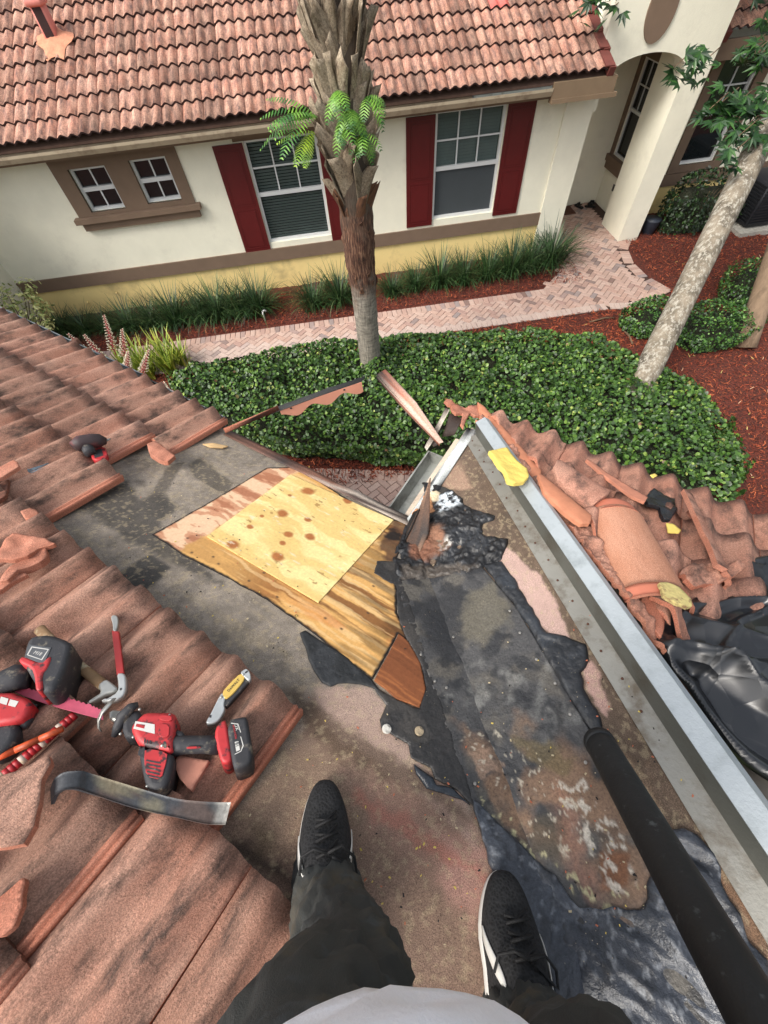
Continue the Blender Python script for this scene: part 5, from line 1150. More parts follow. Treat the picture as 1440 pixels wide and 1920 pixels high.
for k, (x, y, n_) in enumerate(((655, 205, 13), (680, 250, 7), (632, 170, 5), (690, 180, 4), (640, 230, 5))):
    fp_ = hit(x, y, np.array([0, 5.36, 0]), np.array([0, 1., 0]))
    fern('fern', fp_, [(random.uniform(-.7, .9), -random.uniform(.4, 1), random.uniform(-.6, .4)) for _ in range(n_+2)], .30, ['fern hanging at the middle of the palm leaf bases', 'lowest bright fern on the right side of the palm', 'small fern highest on the palm front', 'small fern at the upper right of the palm', 'dark fern tuft at the centre left of the palm'][k], m_fg, 10, .013, .065, 1.8)
# leaning smooth-barked tree
def lichen():
    m, n, b = bsdf('lichen_bark'); co = coords(n, (1, 1, .30)); f = noise(n, co, 22, 7, .72); f2 = noise(n, coords(n, (1, 1, .6)), 5, 5, .6); f3 = noise(n, coords(n, (1, 1, .3)), 50, 4, .7)
    c = mixc(n, ramp(n, f2, [(.4, (0, 0, 0)), (.62, (1, 1, 1))]), S(150, 138, 120), S(92, 84, 72)); c = mixc(n, ramp(n, f, [(.50, (0, 0, 0)), (.58, (1, 1, 1))]), c, S(182, 176, 162)); c = mixc(n, ramp(n, f3, [(.55, (0, 0, 0)), (.72, (.6,)*3)]), c, S(66, 58, 50))
    n.links.new(c, b.inputs['Base Color']); b.inputs['Roughness'].default_value = .9; bump(n, b, f, .012); return m
m_lich = lichen()
def limb(mb, a, b_, r0, r1, n=14, bow=(0, 0, 0), seg=18, s=0):
    a = np.array(a, float); b_ = np.array(b_, float); P = [a+(b_-a)*t+np.array(bow)*math.sin(math.pi*t) for t in np.linspace(0, 1, n)]; mb.tube(P, [(r0+(r1-r0)*t)*(1+.10*(float(vn(t*7, s, s))-.5)) for t in np.linspace(0, 1, n)], seg)
tb = at(1203, 718, .5); tb0 = np.array([tb[0], tb[1], 0.]); tt_ = deep(1438, 240, 5.55); dr = tt_-tb; top = tb+dr*2.1
tree = empty('leaning_tree', tb0, 'pale lichen-blotched leaning tree trunk rising out of the hedge', 'tree')
mb = MB(); limb(mb, tb-dr*.22, top, .185, .150, 30, (0, 0, 0), 24, 5); mb.obj('trunk', [m_lich], tree)
mb = MB()
for k in range(7): a = k*1.1; e = top+np.array([math.cos(a)*1.5, math.sin(a)*1.5, 1.2+.2*math.sin(k)]); limb(mb, top-dr*.1*(k % 3), e, .06, .02, 8, (0, 0, .2), 8, k)
mb.obj('branch', [m_lich], tree)
m_tl = leafmat('tree_leaf', [(0, S(18, 42, 18)), (.6, S(34, 70, 28)), (1, S(60, 100, 40))], .45)
P = top+np.array([.9, 1.4, 1.2])+rng.normal(0, 1, (9000, 3))*np.array([1.9, 1.9, .5]); P = P[P[:, 2] > 5.25]; V, Fq = leaves(P, np.tile([0, 0, 1.], (len(P), 1)), .24, .5, tilt=.5)  # unseen crown, widened and thickened to shade the porch side
obj('shade_crown', mesh('shade_crown', V, Fq, m_tl), tree, kind='stuff')
# low sprays of leaves reaching into view
def palmate(mb_V, mb_F, c, nrm, size):
    nrm = nrm/np.linalg.norm(nrm); a = np.cross(nrm, rng.normal(0, 1, 3)); a /= np.linalg.norm(a); b_ = np.cross(nrm, a)
    for k in range(5):
        an = (k-2)*.62; d_ = a*math.cos(an)+b_*math.sin(an); s_ = -a*math.sin(an)+b_*math.cos(an); l = size*(1-.16*abs(k-2)); w = l*.16; o = len(mb_V)
        mb_V += [c, c+d_*l*.4+s_*w, c+d_*l-nrm*l*.15, c+d_*l*.4-s_*w]; mb_F.append((o, o+1, o+2, o+3))
V_ = []; F_ = []; tw_ = MB()
for px, py, dd_, n_ in ((1262, 128, 5.6, 4), (1290, 125, 5.6, 7), (1315, 120, 5.7, 6), (1330, 205, 5.5, 7), (1350, 195, 5.6, 9), (1375, 200, 5.6, 10), (1395, 215, 5.5, 10), (1420, 190, 5.5, 10), (1385, 255, 5.4, 8), (1370, 290, 5.4, 5), (1400, 235, 5.5, 8), (1425, 90, 5.6, 8), (1440, 110, 5.6, 10), (1400, 95, 5.8, 6), (1440, 250, 5.3, 8), (1108, 6, 6.2, 5), (1125, 0, 6.2, 4), (1152, 12, 6.2, 2), (1440, 20, 5.9, 6)):
    c = deep(px, py, dd_); MB().tube([c, c+np.array([.25, .1, .12])], [.006, .008], 5).obj('twig', [m_twig], tree)
    for _ in range(int(n_*1.6)): palmate(V_, F_, c+rng.normal(0, .10, 3), np.array([0, -.3, 1.])+rng.normal(0, .3, 3), .19)
obj('leaf_spray', mesh('leaf_spray', V_, F_, m_tl), tree, kind='stuff', label='dark lobed leaves hanging into view at the right')
t3 = at(1400, 640, .1); mb = MB(); u3 = at(1440, 520, .9)-t3; limb(mb, t3-u3*.1, t3+u3*4.2, .17, .13, 16, (0, 0, 0), 18, 9)
t3r = empty('second_trunk', t3, 'plain brown tree trunk cut by the right picture edge', 'tree'); mb.obj('trunk', [simple('brown_bark', S(140, 118, 96), .95, 0, .2, 10, .01, 40, (1, 1, .3), dirt=S(96, 80, 64), dscale=6)], t3r)
rt = MB()
for pts in (((1105, 604), (1120, 600), (1135, 596), (1152, 596)), ((1168, 618), (1180, 630), (1186, 645)), ((1360, 640), (1390, 632), (1420, 628))): rt.tube([at(x, y, .04) for x, y in pts], [.014, .018, .016, .012][:len(pts)], 6)
tag(rt.obj('surface_roots', [m_twig]), 'pale bare roots showing in the mulch beside the brick path', 'roots')
# things in the beds and the porch
ac = at(1392, 442, 0); acr = empty('air_conditioner', (ac[0]+.45, ac[1]+.5, 0), 'dark louvred air conditioning unit on a slab at the right edge', 'air conditioner'); m_acd = simple('unit_dark', S(40, 42, 48), .55, .2, .1, 4)
ab = MB(); ab.rbox((ac[0]+.45, ac[1]+.52, .50), (.8, .8, .82), .06); ab.obj('casing', [m_acd], acr)
lv = MB()
for k in range(13): z = .16+k*.055; lv.bx(ac[0]+.06, ac[0]+.84, ac[1]+.10, ac[1]+.118, z, z+.022); lv.bx(ac[0]+.03, ac[0]+.048, ac[1]+.16, ac[1]+.88, z, z+.022)
lv.obj('louvre', [simple('unit_louvre', S(24, 26, 30), .6)], acr); MB().bx(ac[0]-.12, ac[0]+1.0, ac[1]-.05, ac[1]+1.1, -.05, .07).obj('slab', [simple('slab_conc', S(170, 166, 156), .9)], acr)
pp = at(1210, 440, 0); po = MB(); po.tube([(pp[0]+.06, pp[1]+.05, 0), (pp[0]+.06, pp[1]+.05, .02), (pp[0]+.06, pp[1]+.05, .27), (pp[0]+.06, pp[1]+.05, .30)], [.11, .12, .17, .18], 18); tag(po.obj('plant_pot', [simple('pot_blue', S(44, 50, 62), .6)]), 'dark blue-grey plastic pot beside the porch pillar', 'pot')
def sandal(nm, p, a, lb):
    r_ = empty(nm, p, lb, 'shoe'); R = np.array([[math.cos(a), -math.sin(a), 0], [math.sin(a), math.cos(a), 0], [0, 0, 1]]); m = simple('shoe_black', S(22, 22, 24), .7)
    q = MB(); q.rbox(np.array(p)+np.array([0, 0, .015]), (.10, .27, .03), .045, 0, R); q.obj('sole', [m], r_); q = MB(); q.tube([np.array(p)+R @ np.array(v) for v in ((-.05, .04, .02), (-.03, .05, .07), (.03, .05, .07), (.05, .04, .02))], .03, 8, flat=.4); q.obj('strap', [m], r_)
for k, (x, y, a) in enumerate(((1078, 380, .4), (1100, 376, -.5), (1106, 388, 1.2))):
    p = at(x, y, 0.01); sandal('porch_shoe', (p[0], min(p[1], 11.05), .008), a, ['black slip-on shoe alone by the porch back wall', 'black shoe lying against the inner porch corner', 'black shoe in front of the one in the porch corner'][k])
dm = at(1062, 392, .0); q = MB(); q.bx(dm[0]-.5, dm[0]+.12, dm[1]-.3, dm[1]+.1, .004, .018); tag(q.obj('doormat', [simple('mat_brown', S(96, 60, 44), .95)]), 'thin brown doormat at the porch door behind the pilaster', 'doormat')
pi_ = at(497, 600, .02); q = MB(); z0 = 0
q.tube([pi_+np.array([0, 0, -.02]), pi_+np.array([0, 0, .14]), pi_+np.array([.01, 0, .19]), pi_+np.array([.05, .0, .205]), pi_+np.array([.075, .0, .18])], .018, 8); tag(q.obj('bent_pipe', [m_white]), 'short white bent pipe in the gap of the grass row', 'pipe')
# ============================================================ loose things on the roof
m_blk = simple('tool_black', S(54, 54, 58), .65, 0, .2, 20, .0008, 150, dirt=S(134, 126, 110), dscale=40, damt=(.56, .70))
m_redt = simple('tool_red', S(196, 52, 56), .5, 0, .15, 20, .0006, 90, dirt=S(64, 44, 46), dscale=30, damt=(.53, .62))
m_silver = simple('tool_silver', S(190, 190, 184), .35, .6, .12, 20, .0004, 90, dirt=S(96, 80, 72), dscale=24, damt=(.56, .7))
m_grey = simple('tool_grey', S(92, 94, 98), .6, 0, .12, 20, 0, 100, dirt=S(150, 140, 110), dscale=25, damt=(.6, .7))
m_whitel = simple('label_white', S(222, 220, 214), .5, 0, .05, 10, 0)
m_pinkb = simple('blade_pink', S(206, 92, 116), .5, .1, .2, 30, .0004, 90, dirt=S(70, 68, 72), dscale=14, damt=(.5, .6))
m_wood_h = simple('hammer_wood', S(142, 112, 80), .8, 0, .3, 20, .001, 60, (1, 1, 1), dirt=S(200, 190, 160), dscale=16, damt=(.56, .66))
def offs(P, c):
    P = np.array(P, float); n = len(P); A = np.roll(P, 1, 0); B = np.roll(P, -1, 0); e1 = P-A; e2 = B-P
    e1 /= np.maximum(np.linalg.norm(e1, axis=1, keepdims=True), 1e-9); e2 /= np.maximum(np.linalg.norm(e2, axis=1, keepdims=True), 1e-9)
    n1 = np.stack([-e1[:, 1], e1[:, 0]], 1); n2 = np.stack([-e2[:, 1], e2[:, 0]], 1); m = n1+n2; m /= np.maximum(np.linalg.norm(m, axis=1, keepdims=True), .3)
    ar = (P[:, 0]*B[:, 1]-B[:, 0]*P[:, 1]).sum(); return P+m*c*(1 if ar > 0 else -1)
def smoothpoly(P, it=1):
    for _ in range(it):
        Q = []
        for i in range(len(P)):
            a, b_ = np.array(P[i]), np.array(P[(i+1) % len(P)]); Q += [tuple(a*.78+b_*.22), tuple(a*.22+b_*.78)]
        P = Q
    return P
def plate(mb, px, w0, w1, m=0, c=.003, Fm=FL, sm=1, tilt=None, it=1, levels=3):
    """solid lying on the roof: outline as seen, from height w0 to w1, with rounded upper edge; tilt = (height at u, v) slope added"""
    P = pls(Fm, px, w1); P = smoothpoly(P, it) if it else P
    ar = sum(P[i][0]*P[(i+1) % len(P)][1]-P[(i+1) % len(P)][0]*P[i][1] for i in range(len(P)))
    if ar < 0: P = P[::-1]
    n = len(P); L_ = [(w0, 0), (w1-c, 0)]+[(w1-c+c*math.sin(a), c*(1-math.cos(a))) for a in np.linspace(0, math.pi/2, levels+1)[1:]]; V = []
    for w, o in L_:
        Q = offs(P, o) if o else np.array(P)
        V += [glob(Fm, (x, y, w+(tilt(x, y) if tilt else 0))) for x, y in Q]
    F_ = [tuple(range(n))[::-1], tuple(range((len(L_)-1)*n, len(L_)*n))]+[(l*n+i, l*n+(i+1) % n, (l+1)*n+(i+1) % n, (l+1)*n+i) for l in range(len(L_)-1) for i in range(n)]
    b = len(mb.F); mb.add(V, F_, m, True); mb.sm[b] = False; mb.sm[b+1] = False; return mb
def pw(x, y, w, Fm=FL): return hit(x, y, Fm[:3, 3]+w*Fm[:3, 2], Fm[:3, 2])
def P1(name, mats, parent, px, w0, w1, c=.003, Fm=FL, it=1, **k):
    mb = MB(); plate(mb, px, w0, w1, 0, c, Fm, it=it); return mb.obj(name, mats if isinstance(mats, list) else [mats], parent, None, **k)
def text(name, body, px, size, w, Fm, ang_px, mat, parent, ext=.0003):
    """flat lettering lying on a face; ang_px = two image points giving the reading direction"""
    cu = bpy.data.curves.new(name, 'FONT'); cu.body = body; cu.size = size; cu.extrude = ext; cu.align_x = 'CENTER'; cu.align_y = 'CENTER'; cu.materials.append(mat)
    a = np.array(pl(Fm, *ang_px[0], w)); b_ = np.array(pl(Fm, *ang_px[1], w)); d_ = b_-a; d_ /= np.linalg.norm(d_); u, v = pl(Fm, px[0], px[1], w)
    L4 = np.eye(4); L4[:3, 0] = (d_[0], d_[1], 0); L4[:3, 1] = (-d_[1], d_[0], 0); L4[:3, 3] = (u, v, w+ext)
    t_ = bpy.data.objects.new(name, cu); COL.objects.link(t_); bpy.context.view_layer.update(); me = bpy.data.meshes.new_from_object(t_.evaluated_get(bpy.context.evaluated_depsgraph_get())); bpy.data.objects.remove(t_)
    o = bpy.data.objects.new(name, me); COL.objects.link(o); return place(o, parent, Fm @ L4)
# reciprocating saw
rs = empty('reciprocating_saw', pw(290, 1400, .07), 'red and black cordless reciprocating saw with a pink-smeared blade, lying across the tiles', 'power saw')
bl = MB(); top_ = [(25, 1286), (56, 1292), (88, 1299), (130, 1309), (170, 1322), (197, 1334)]; bot_ = [(193, 1350), (150, 1338), (110, 1327), (72, 1315), (45, 1305), (20, 1294)]
tp = []; 
for a, b_ in zip(top_[:-1], top_[1:]):
    for k in range(9): t = k/9; tp += [(a[0]+(b_[0]-a[0])*t, a[1]+(b_[1]-a[1])*t+(1.5 if k % 2 else -1.5))]
plate(bl, tp+bot_, .098, .1005, 0, .0004, it=0); bl.obj('blade', [m_pinkb], rs)
sh = MB(); sh.tube([pw(214, 1310, .12), pw(203, 1322, .135), pw(192, 1334, .13), pw(185, 1350, .115), pw(185, 1364, .10), pw(190, 1371, .09)], [.006, .009, .010, .010, .008, .005], 8, 0, flat=.35); plate(sh, [(204, 1330), (236, 1332), (236, 1354), (204, 1350)], .082, .104, 0, .006); sh.obj('shoe', [m_silver], rs)
co_ = MB(); co_.tube([pw(214, 1380, .085), pw(221, 1364, .10), pw(230, 1343, .118), pw(246, 1326, .128), pw(259, 1321, .125)], [.007, .012, .014, .012, .007], 10, 0, flat=1.0); plate(co_, [(232, 1330), (268, 1330), (258, 1385), (226, 1380)], .066, .118, 0, .012); co_.obj('collar', [m_blk], rs)
bd = P1('body', m_redt, rs, [(244, 1360), (258, 1344), (272, 1333), (300, 1333), (326, 1334), (331, 1347), (326, 1384), (322, 1412), (286, 1404), (257, 1394), (246, 1372)], .055, .135, .014)
P1('label', m_whitel, bd, [(254, 1352), (290, 1358), (290, 1376), (250, 1366)], .1352, .1358, .0002, it=0); P1('label', m_redt, bd, [(256, 1357), (272, 1359), (270, 1366), (254, 1362)], .1358, .1362, .0001, it=0)
P1('motor_housing', m_blk, rs, [(256, 1394), (272, 1400), (270, 1410), (286, 1404), (322, 1410), (326, 1424), (318, 1464), (306, 1478), (288, 1483), (272, 1476), (264, 1440)], .050, .130, .014)
vs = P1('vent_panel', m_redt, rs, [(272, 1402), (314, 1410), (312, 1428), (302, 1462), (274, 1455), (270, 1425)], .1302, .1325, .001)
mb = MB()
for k in range(5): plate(mb, [(274+k*.5, 1424+k*7), (301-k*.5, 1429+k*7), (301-k*.5, 1432+k*7), (274+k*.5, 1427+k*7)], .1326, .1334, 0, .0002, it=0)
for k in range(3): plate(mb, [(270+k*5, 1386+k), (273+k*5, 1386+k), (273+k*5, 1394+k*.5), (270+k*5, 1394+k*.5)], .1352, .1358, 0, .0002, it=0)
plate(mb, [(306, 1389), (312, 1391), (312, 1403), (306, 1402)], .1352, .1358, 0, .0002); mb.obj('vent_slots', [m_blk], vs)
hn = MB(); hn.tube([pw(318, 1400, .105), pw(345, 1397, .108), pw(380, 1396, .105), pw(412, 1397, .105)], [.026, .021, .020, .022], 16, 0, flat=.95); hn.tube([pw(331, 1374, .115), pw(338, 1378, .115), pw(345, 1388, .11)], [.007, .008, .007], 8); hn.obj('handle', [m_blk], rs)
for k_, (x_, y_, w_) in enumerate(((262, 1330, .130), (226, 1376, .112), (304, 1398, .1352), (250, 1382, .126), (318, 1341, .132), (276, 1474, .124), (306, 1470, .124))):
    q_ = MB(); q_.cyl(pw(x_, y_, w_-.004), pw(x_, y_, w_+.0012), .0034, .0034, 8); q_.obj('screw_head', [m_silver], rs)
P1('grip_accent', m_redt, rs, [(350, 1400), (372, 1399), (378, 1402), (350, 1404)], .124, .1275, .0006)
P1('body_ridge', m_redt, rs, [(300, 1340), (322, 1342), (322, 1352), (299, 1350)], .1352, .139, .001); P1('body_ridge', m_redt, rs, [(298, 1356), (318, 1358), (316, 1384), (296, 1380)], .1352, .138, .001)
bt = P1('battery', m_redt, rs, [(403, 1366), (412, 1352), (425, 1348), (437, 1424), (424, 1432), (414, 1428), (408, 1408), (402, 1384)], .052, .128, .008)
P1('battery_shell', m_blk, bt, [(424, 1349), (459, 1341), (464, 1347), (468, 1372), (474, 1412), (470, 1431), (440, 1443), (434, 1426)], .048, .136, .010)
P1('battery_line', m_whitel, bt, [(433, 1355), (447, 1357), (452, 1373), (450.5, 1373.5), (446, 1358.5), (433, 1356.5)], .1362, .1366, .0001, it=0); P1('battery_line', m_whitel, bt, [(452, 1381), (457, 1398), (452, 1409), (440, 1415), (440, 1413.5), (451, 1408), (455, 1398), (450.5, 1381)], .1362, .1366, .0001, it=0)
lb_ = P1('label', m_whitel, bt, [(440, 1391), (447, 1389.5), (450, 1406), (443, 1409)], .1362, .1367, .0001, it=0)
text('lettering', '18', (445, 1396), .011, .1370, FL, ((449, 1405), (446, 1390)), m_blk, bt); text('lettering', 'XC', (444.5, 1363), .012, .1366, FL, ((447, 1372), (443, 1356)), m_whitel, bt); text('lettering', 'REDLITHIUM', (440.5, 1372), .0062, .1366, FL, ((444, 1390), (438, 1358)), m_redt, bt)
# second saw, cut by the picture edge
s2 = empty('cordless_saw', pw(40, 1280, .07), 'red cordless saw with a big dusty black battery at the left picture edge', 'power saw')
bb = P1('battery', m_blk, s2, [(48, 1203), (60, 1190), (94, 1187), (130, 1200), (135, 1211), (124, 1250), (104, 1290), (84, 1298), (70, 1290), (40, 1240)], .055, .175, .014)
P1('label_plate', m_grey, bb, [(54, 1208), (96, 1214), (82, 1246), (46, 1232)], .1752, .1765, .0006, it=0)
for q in ([(60, 1212), (92, 1217), (91.5, 1218.6), (59, 1213.6)], [(92, 1217), (79, 1237), (77.5, 1236), (90.5, 1217)], [(59, 1212), (50, 1228), (52, 1228.5), (61, 1213)], [(50, 1228), (79, 1238), (78.5, 1236.4), (51, 1226.6)]): P1('label_line', m_whitel, bb, q, .1766, .177, .0001, it=0)
text('lettering', 'M18', (71, 1225), .012, .1768, FL, ((60, 1222), (84, 1229)), m_whitel, bb)
P1('clip', m_redt, s2, [(32, 1240), (42, 1228), (76, 1244), (92, 1229), (97, 1233), (88, 1254), (80, 1262), (80, 1292), (66, 1296), (64, 1268), (58, 1252)], .06, .178, .006)
hn = MB(); hn.tube([pw(-40, 1300, .11), pw(-5, 1285, .12), pw(30, 1270, .125), pw(56, 1268, .12)], [.028, .030, .033, .030], 16); hn.obj('handle', [m_blk], s2)
b2 = P1('body', m_redt, s2, [(-40, 1310), (12, 1292), (62, 1312), (52, 1338), (32, 1352), (-40, 1362)], .06, .135, .012)
P1('label', m_whitel, b2, [(2, 1306), (16, 1310), (12, 1322), (-3, 1317)], .1352, .1358, .0002, it=0); P1('label', m_whitel, b2, [(19, 1311), (35, 1315), (28, 1326), (15, 1322)], .1352, .1358, .0002, it=0)
P1('guard', m_blk, s2, [(-40, 1364), (10, 1352), (32, 1354), (33, 1372), (22, 1394), (-10, 1418), (-40, 1420)], .055, .12, .014); kn = MB(); kn.cyl(pw(36, 1352, .10), pw(56, 1357, .10), .014, .013, 14); kn.obj('knob', [m_blk], s2)
P1('base_plate', m_silver, s2, [(60, 1316), (70, 1321), (60, 1348), (54, 1376), (20, 1408), (-30, 1440), (-34, 1430), (10, 1398), (34, 1368), (42, 1338)], .06, .064, .001, it=0)
# hammer
hm_ = empty('roofing_hammer', pw(180, 1270, .08), 'old hammer with a paint-crusted wooden handle and chipped steel head', 'hammer')
mb = MB(); mb.tube([pw(74, 1180, .085), pw(110, 1215, .08), pw(150, 1250, .08), pw(193, 1284, .085)], [.0155, .0135, .0135, .014], 12, flat=.8); mb.obj('handle', [m_wood_h], hm_)
P1('head', m_silver, hm_, [(182, 1284), (198, 1272), (208, 1278), (221, 1290), (212, 1297), (196, 1301), (178, 1312), (161, 1320), (172, 1308), (190, 1298)], .068, .102, .005)
# small pry bar
pb1 = empty('small_pry_bar', pw(220, 1220, .08), 'small flat pry bar with a red painted shank and bare hooked end', 'pry bar')
mb = MB(); plate(mb, [(209, 1182), (223, 1183), (232, 1262), (218, 1264)], .080, .093, 0, .004, it=0); mb.obj('shank', [simple('pry_red', S(196, 60, 58), .45, 0, .1, 10, .0003, 90, dirt=S(80, 40, 40), dscale=20, damt=(.66, .74))], pb1)
P1('claw', m_silver, pb1, [(207, 1156), (213, 1152), (221, 1155), (222, 1168), (218, 1184), (211, 1183), (211, 1170)], .080, .092, .003)
P1('hook', simple('bare_steel', S(206, 208, 206), .35, .4, .1, 20, .0003, 60, dirt=S(110, 90, 80), dscale=20, damt=(.6, .7)), pb1, [(218, 1262), (232, 1261), (236, 1268), (237, 1290), (231, 1305), (214, 1314), (186, 1314), (202, 1308), (220, 1297), (221, 1280)], .078, .098, .005)
P1('hole', m_blk, pb1, [(224, 1291), (228, 1289), (229, 1293), (225, 1295)], .0982, .0985, .0001)
# utility knife
uk = empty('utility_knife', pw(430, 1300, .08), 'yellow, silver and black folding utility knife', 'knife')
m_yk = simple('knife_yellow', S(226, 190, 96), .5, 0, .06, 10, .0002, 90); m_sk = simple('knife_silver', S(202, 206, 206), .4, .35, .12, 30, .0003, 90, dirt=S(120, 110, 100), dscale=30, damt=(.6, .72))
P1('grip', m_blk, uk, [(455, 1268), (466, 1270), (467, 1278), (440, 1308), (424, 1326), (419, 1318), (426, 1306)], .070, .088, .004)
P1('side_plate', m_yk, uk, [(451, 1261), (460, 1268), (456, 1278), (438, 1300), (422, 1312), (415, 1299), (432, 1279)], .072, .092, .003)
P1('nose', m_sk, uk, [(416, 1297), (424, 1304), (420, 1320), (422, 1330), (411, 1350), (400, 1356), (387, 1357), (386, 1352), (395, 1337), (407, 1312)], .072, .091, .004)
P1('tail', m_sk, uk, [(450, 1261), (457, 1255), (463, 1253), (469, 1261), (471, 1272), (466, 1277), (458, 1269)], .071, .093, .003)
P1('slot', m_blk, uk, [(459, 1260), (464, 1257), (465, 1260), (460, 1263)], .0932, .0935, .0001, it=0); P1('slot', m_blk, uk, [(393, 1340), (397, 1341), (396, 1346), (392, 1345)], .0912, .0915, .0001, it=0)
text('lettering', 'DeWALT', (438, 1285), .0105, .0922, FL, ((430, 1293), (445, 1277)), m_blk, uk)
mb = MB(); mb.cyl(pw(415, 1307, .090), pw(415, 1307, .0925), .004, .004, 10); mb.cyl(pw(456, 1265, .092), pw(456, 1265, .0945), .0035, .0035, 10); mb.obj('rivet', [m_silver], uk)
# big flat pry bar
fpb = empty('flat_pry_bar', pw(260, 1500, .09), 'long dark steel flat pry bar with one curled end and a worn bright tip', 'pry bar')
wz = [.135, .15, .158, .155, .138, .126, .124, .124, .120]
tpx = [(98, 1478), (104, 1459), (120, 1448), (150, 1446), (166, 1450), (258, 1478), (333, 1500), (402, 1505), (433, 1505)]; bpx = [(99, 1508), (106, 1490), (122, 1480), (142, 1480), (165, 1487), (258, 1518), (333, 1533), (384, 1546), (423, 1546)]
steelcf = colour(lambda x, y: np.array(S(72, 74, 78))*(.7+.6*fb(x, y, 20, 4, 501)[:, None]), .5, [(spots(18, .55, .65, 502, .5), S(110, 84, 70), .7), (spots(14, .6, .66, 505, .5), S(160, 150, 120), .7),
    (lambda x, y: sst(float(pw(412, 1524, .09)[0]), float(pw(424, 1524, .09)[0]), x)*.95, S(176, 172, 164), .35)])
def dens(L_, k=4):
    o = []
    for a, b_ in zip(L_[:-1], L_[1:]): o += [np.array(a)+(np.array(b_)-np.array(a))*t/k for t in range(k)]
    return o+[np.array(L_[-1])]
def ribbon2(name, A_, B_, th, mat, parent, cf, sub=6, **k):
    A_ = np.array(dens([tuple(a) for a in A_])); B_ = np.array(dens([tuple(a) for a in B_])); n = len(A_); G_ = np.stack([A_+(B_-A_)*s_/sub for s_ in range(sub+1)])
    for _ in range(2): G_[:, 1:-1] = .25*G_[:, :-2]+.5*G_[:, 1:-1]+.25*G_[:, 2:]
    du = np.gradient(G_, axis=1); dv = np.gradient(G_, axis=0); N = np.cross(du, dv); N /= np.linalg.norm(N, axis=2, keepdims=True)
    if N[..., 2].mean() < 0: N = -N
    T_ = (G_+N*th/2).reshape(-1, 3); Bt = (G_-N*th/2).reshape(-1, 3); m = len(T_)
    Fq = [(s_*n+i, (s_+1)*n+i, (s_+1)*n+i+1, s_*n+i+1) for s_ in range(sub) for i in range(n-1)]; Fb = [(m+d, m+c, m+b_, m+a) for a, b_, c, d in Fq]
    ring = list(range(n))+[s_*n+n-1 for s_ in range(1, sub+1)]+[sub*n+i for i in range(n-2, -1, -1)]+[s_*n for s_ in range(sub-1, 0, -1)]
    Fe = [(ring[i], m+ring[i], m+ring[(i+1) % len(ring)], ring[(i+1) % len(ring)]) for i in range(len(ring))]; V = np.concatenate([T_, Bt])
    return obj(name, mesh(name, V, Fq+Fb+Fe, [mat], [True]*(len(Fq)*2)+[False]*len(Fe), None, cf(V[:, 0], V[:, 1]) if cf else None), parent, None, **k)
m_steelp = paint('steel_paint', .35, 120, .25, .0008, 90)
ribbon2('bar', [pw(x, y, w) for (x, y), w in zip(tpx, wz)], [pw(x, y, w) for (x, y), w in zip(bpx, wz)], .007, m_steelp, fpb, steelcf)
# striped stick and orange stick
def stick(name, a, b_, w, lab, cols_, n_, r=.011):
    e = empty(name, pw(*a, w), lab, 'stick'); mb = MB(); A_ = pw(*a, w); B_ = pw(*b_, w); 
    for k in range(n_): mb.tube([A_+(B_-A_)*k/n_, A_+(B_-A_)*(k+1)/n_], r, 10, k % len(cols_))
    mb.obj('shaft', cols_, e); return e
m_rs = simple('stripe_red', S(168, 24, 34), .5, 0, .2, 20, .0006, 60); m_rw = simple('stripe_white', S(216, 196, 180), .6, 0, .2, 30, .0006, 60, dirt=S(196, 170, 90), dscale=30)
stick('striped_stick', (-12, 1470), (141, 1340), .085, 'red and white striped stick crusted with yellow glue', [m_rs, m_rw, m_rs, m_rs], 17)
stick('orange_stick', (-20, 1428), (118, 1366), .102, 'thin bright orange stick lying over the striped stick', [simple('stick_orange', S(226, 92, 42), .5, 0, .1, 20, .0006, 60, dirt=S(90, 50, 30), dscale=20)], 3, .008)
# drill on the upper tiles
dr_ = empty('cordless_drill', pw(175, 845, .09), 'small dusty dark drill with a bright red battery foot, on the upper left tiles', 'drill')
mb = MB(); mb.tube([pw(139, 838, .12), pw(150, 831, .125), pw(172, 827, .125), pw(188, 826, .12), pw(200, 827, .115)], [.026, .034, .034, .030, .014], 16); mb.obj('body', [simple('drill_dark', S(60, 46, 48), .6, 0, .3, 20, .001, 60, dirt=S(120, 60, 60), dscale=18)], dr_)
mb = MB(); mb.tube([pw(163, 838, .11), pw(170, 850, .10)], [.026, .024], 12); mb.obj('grip', [m_blk], dr_); mb = MB(); mb.cyl(pw(199, 826, .115), pw(207, 823, .115), .006, .004, 8); mb.obj('bit', [m_silver], dr_)
q = MB(); plate(q, [(165, 844), (196, 834), (204, 857), (176, 864)], .062, .088, 0, .006); q.obj('battery_foot', [m_redt], dr_)
P1('opening', m_blk, dr_, [(174, 846), (190, 841), (194, 854), (178, 859)], .0882, .0886, .0001, it=0); P1('belt_hook', m_silver, dr_, [(178, 864), (192, 862), (194, 868), (182, 872)], .06, .072, .002)
# loose screws
m_scr = simple('screw_blue', S(140, 160, 172), .4, .6, .1, 20, 0)
for k, (x, y, x2, y2) in enumerate(((55, 884, 92, 869), (60, 886, 95, 871), (54, 881, 80, 872), (66, 880, 90, 868))):
    mb = MB(); mb.cyl(pw(x, y, .078), pw(x2, y2, .084), .003, .0015, 6); mb.cyl(pw(x, y, .077), pw(x-1, y+.5, .077), .006, .006, 8)
    tag(mb.obj('roofing_screw', [m_scr]), 'blue-grey roofing screw in the small heap left of the drill', 'screw', 'heap of roofing screws')
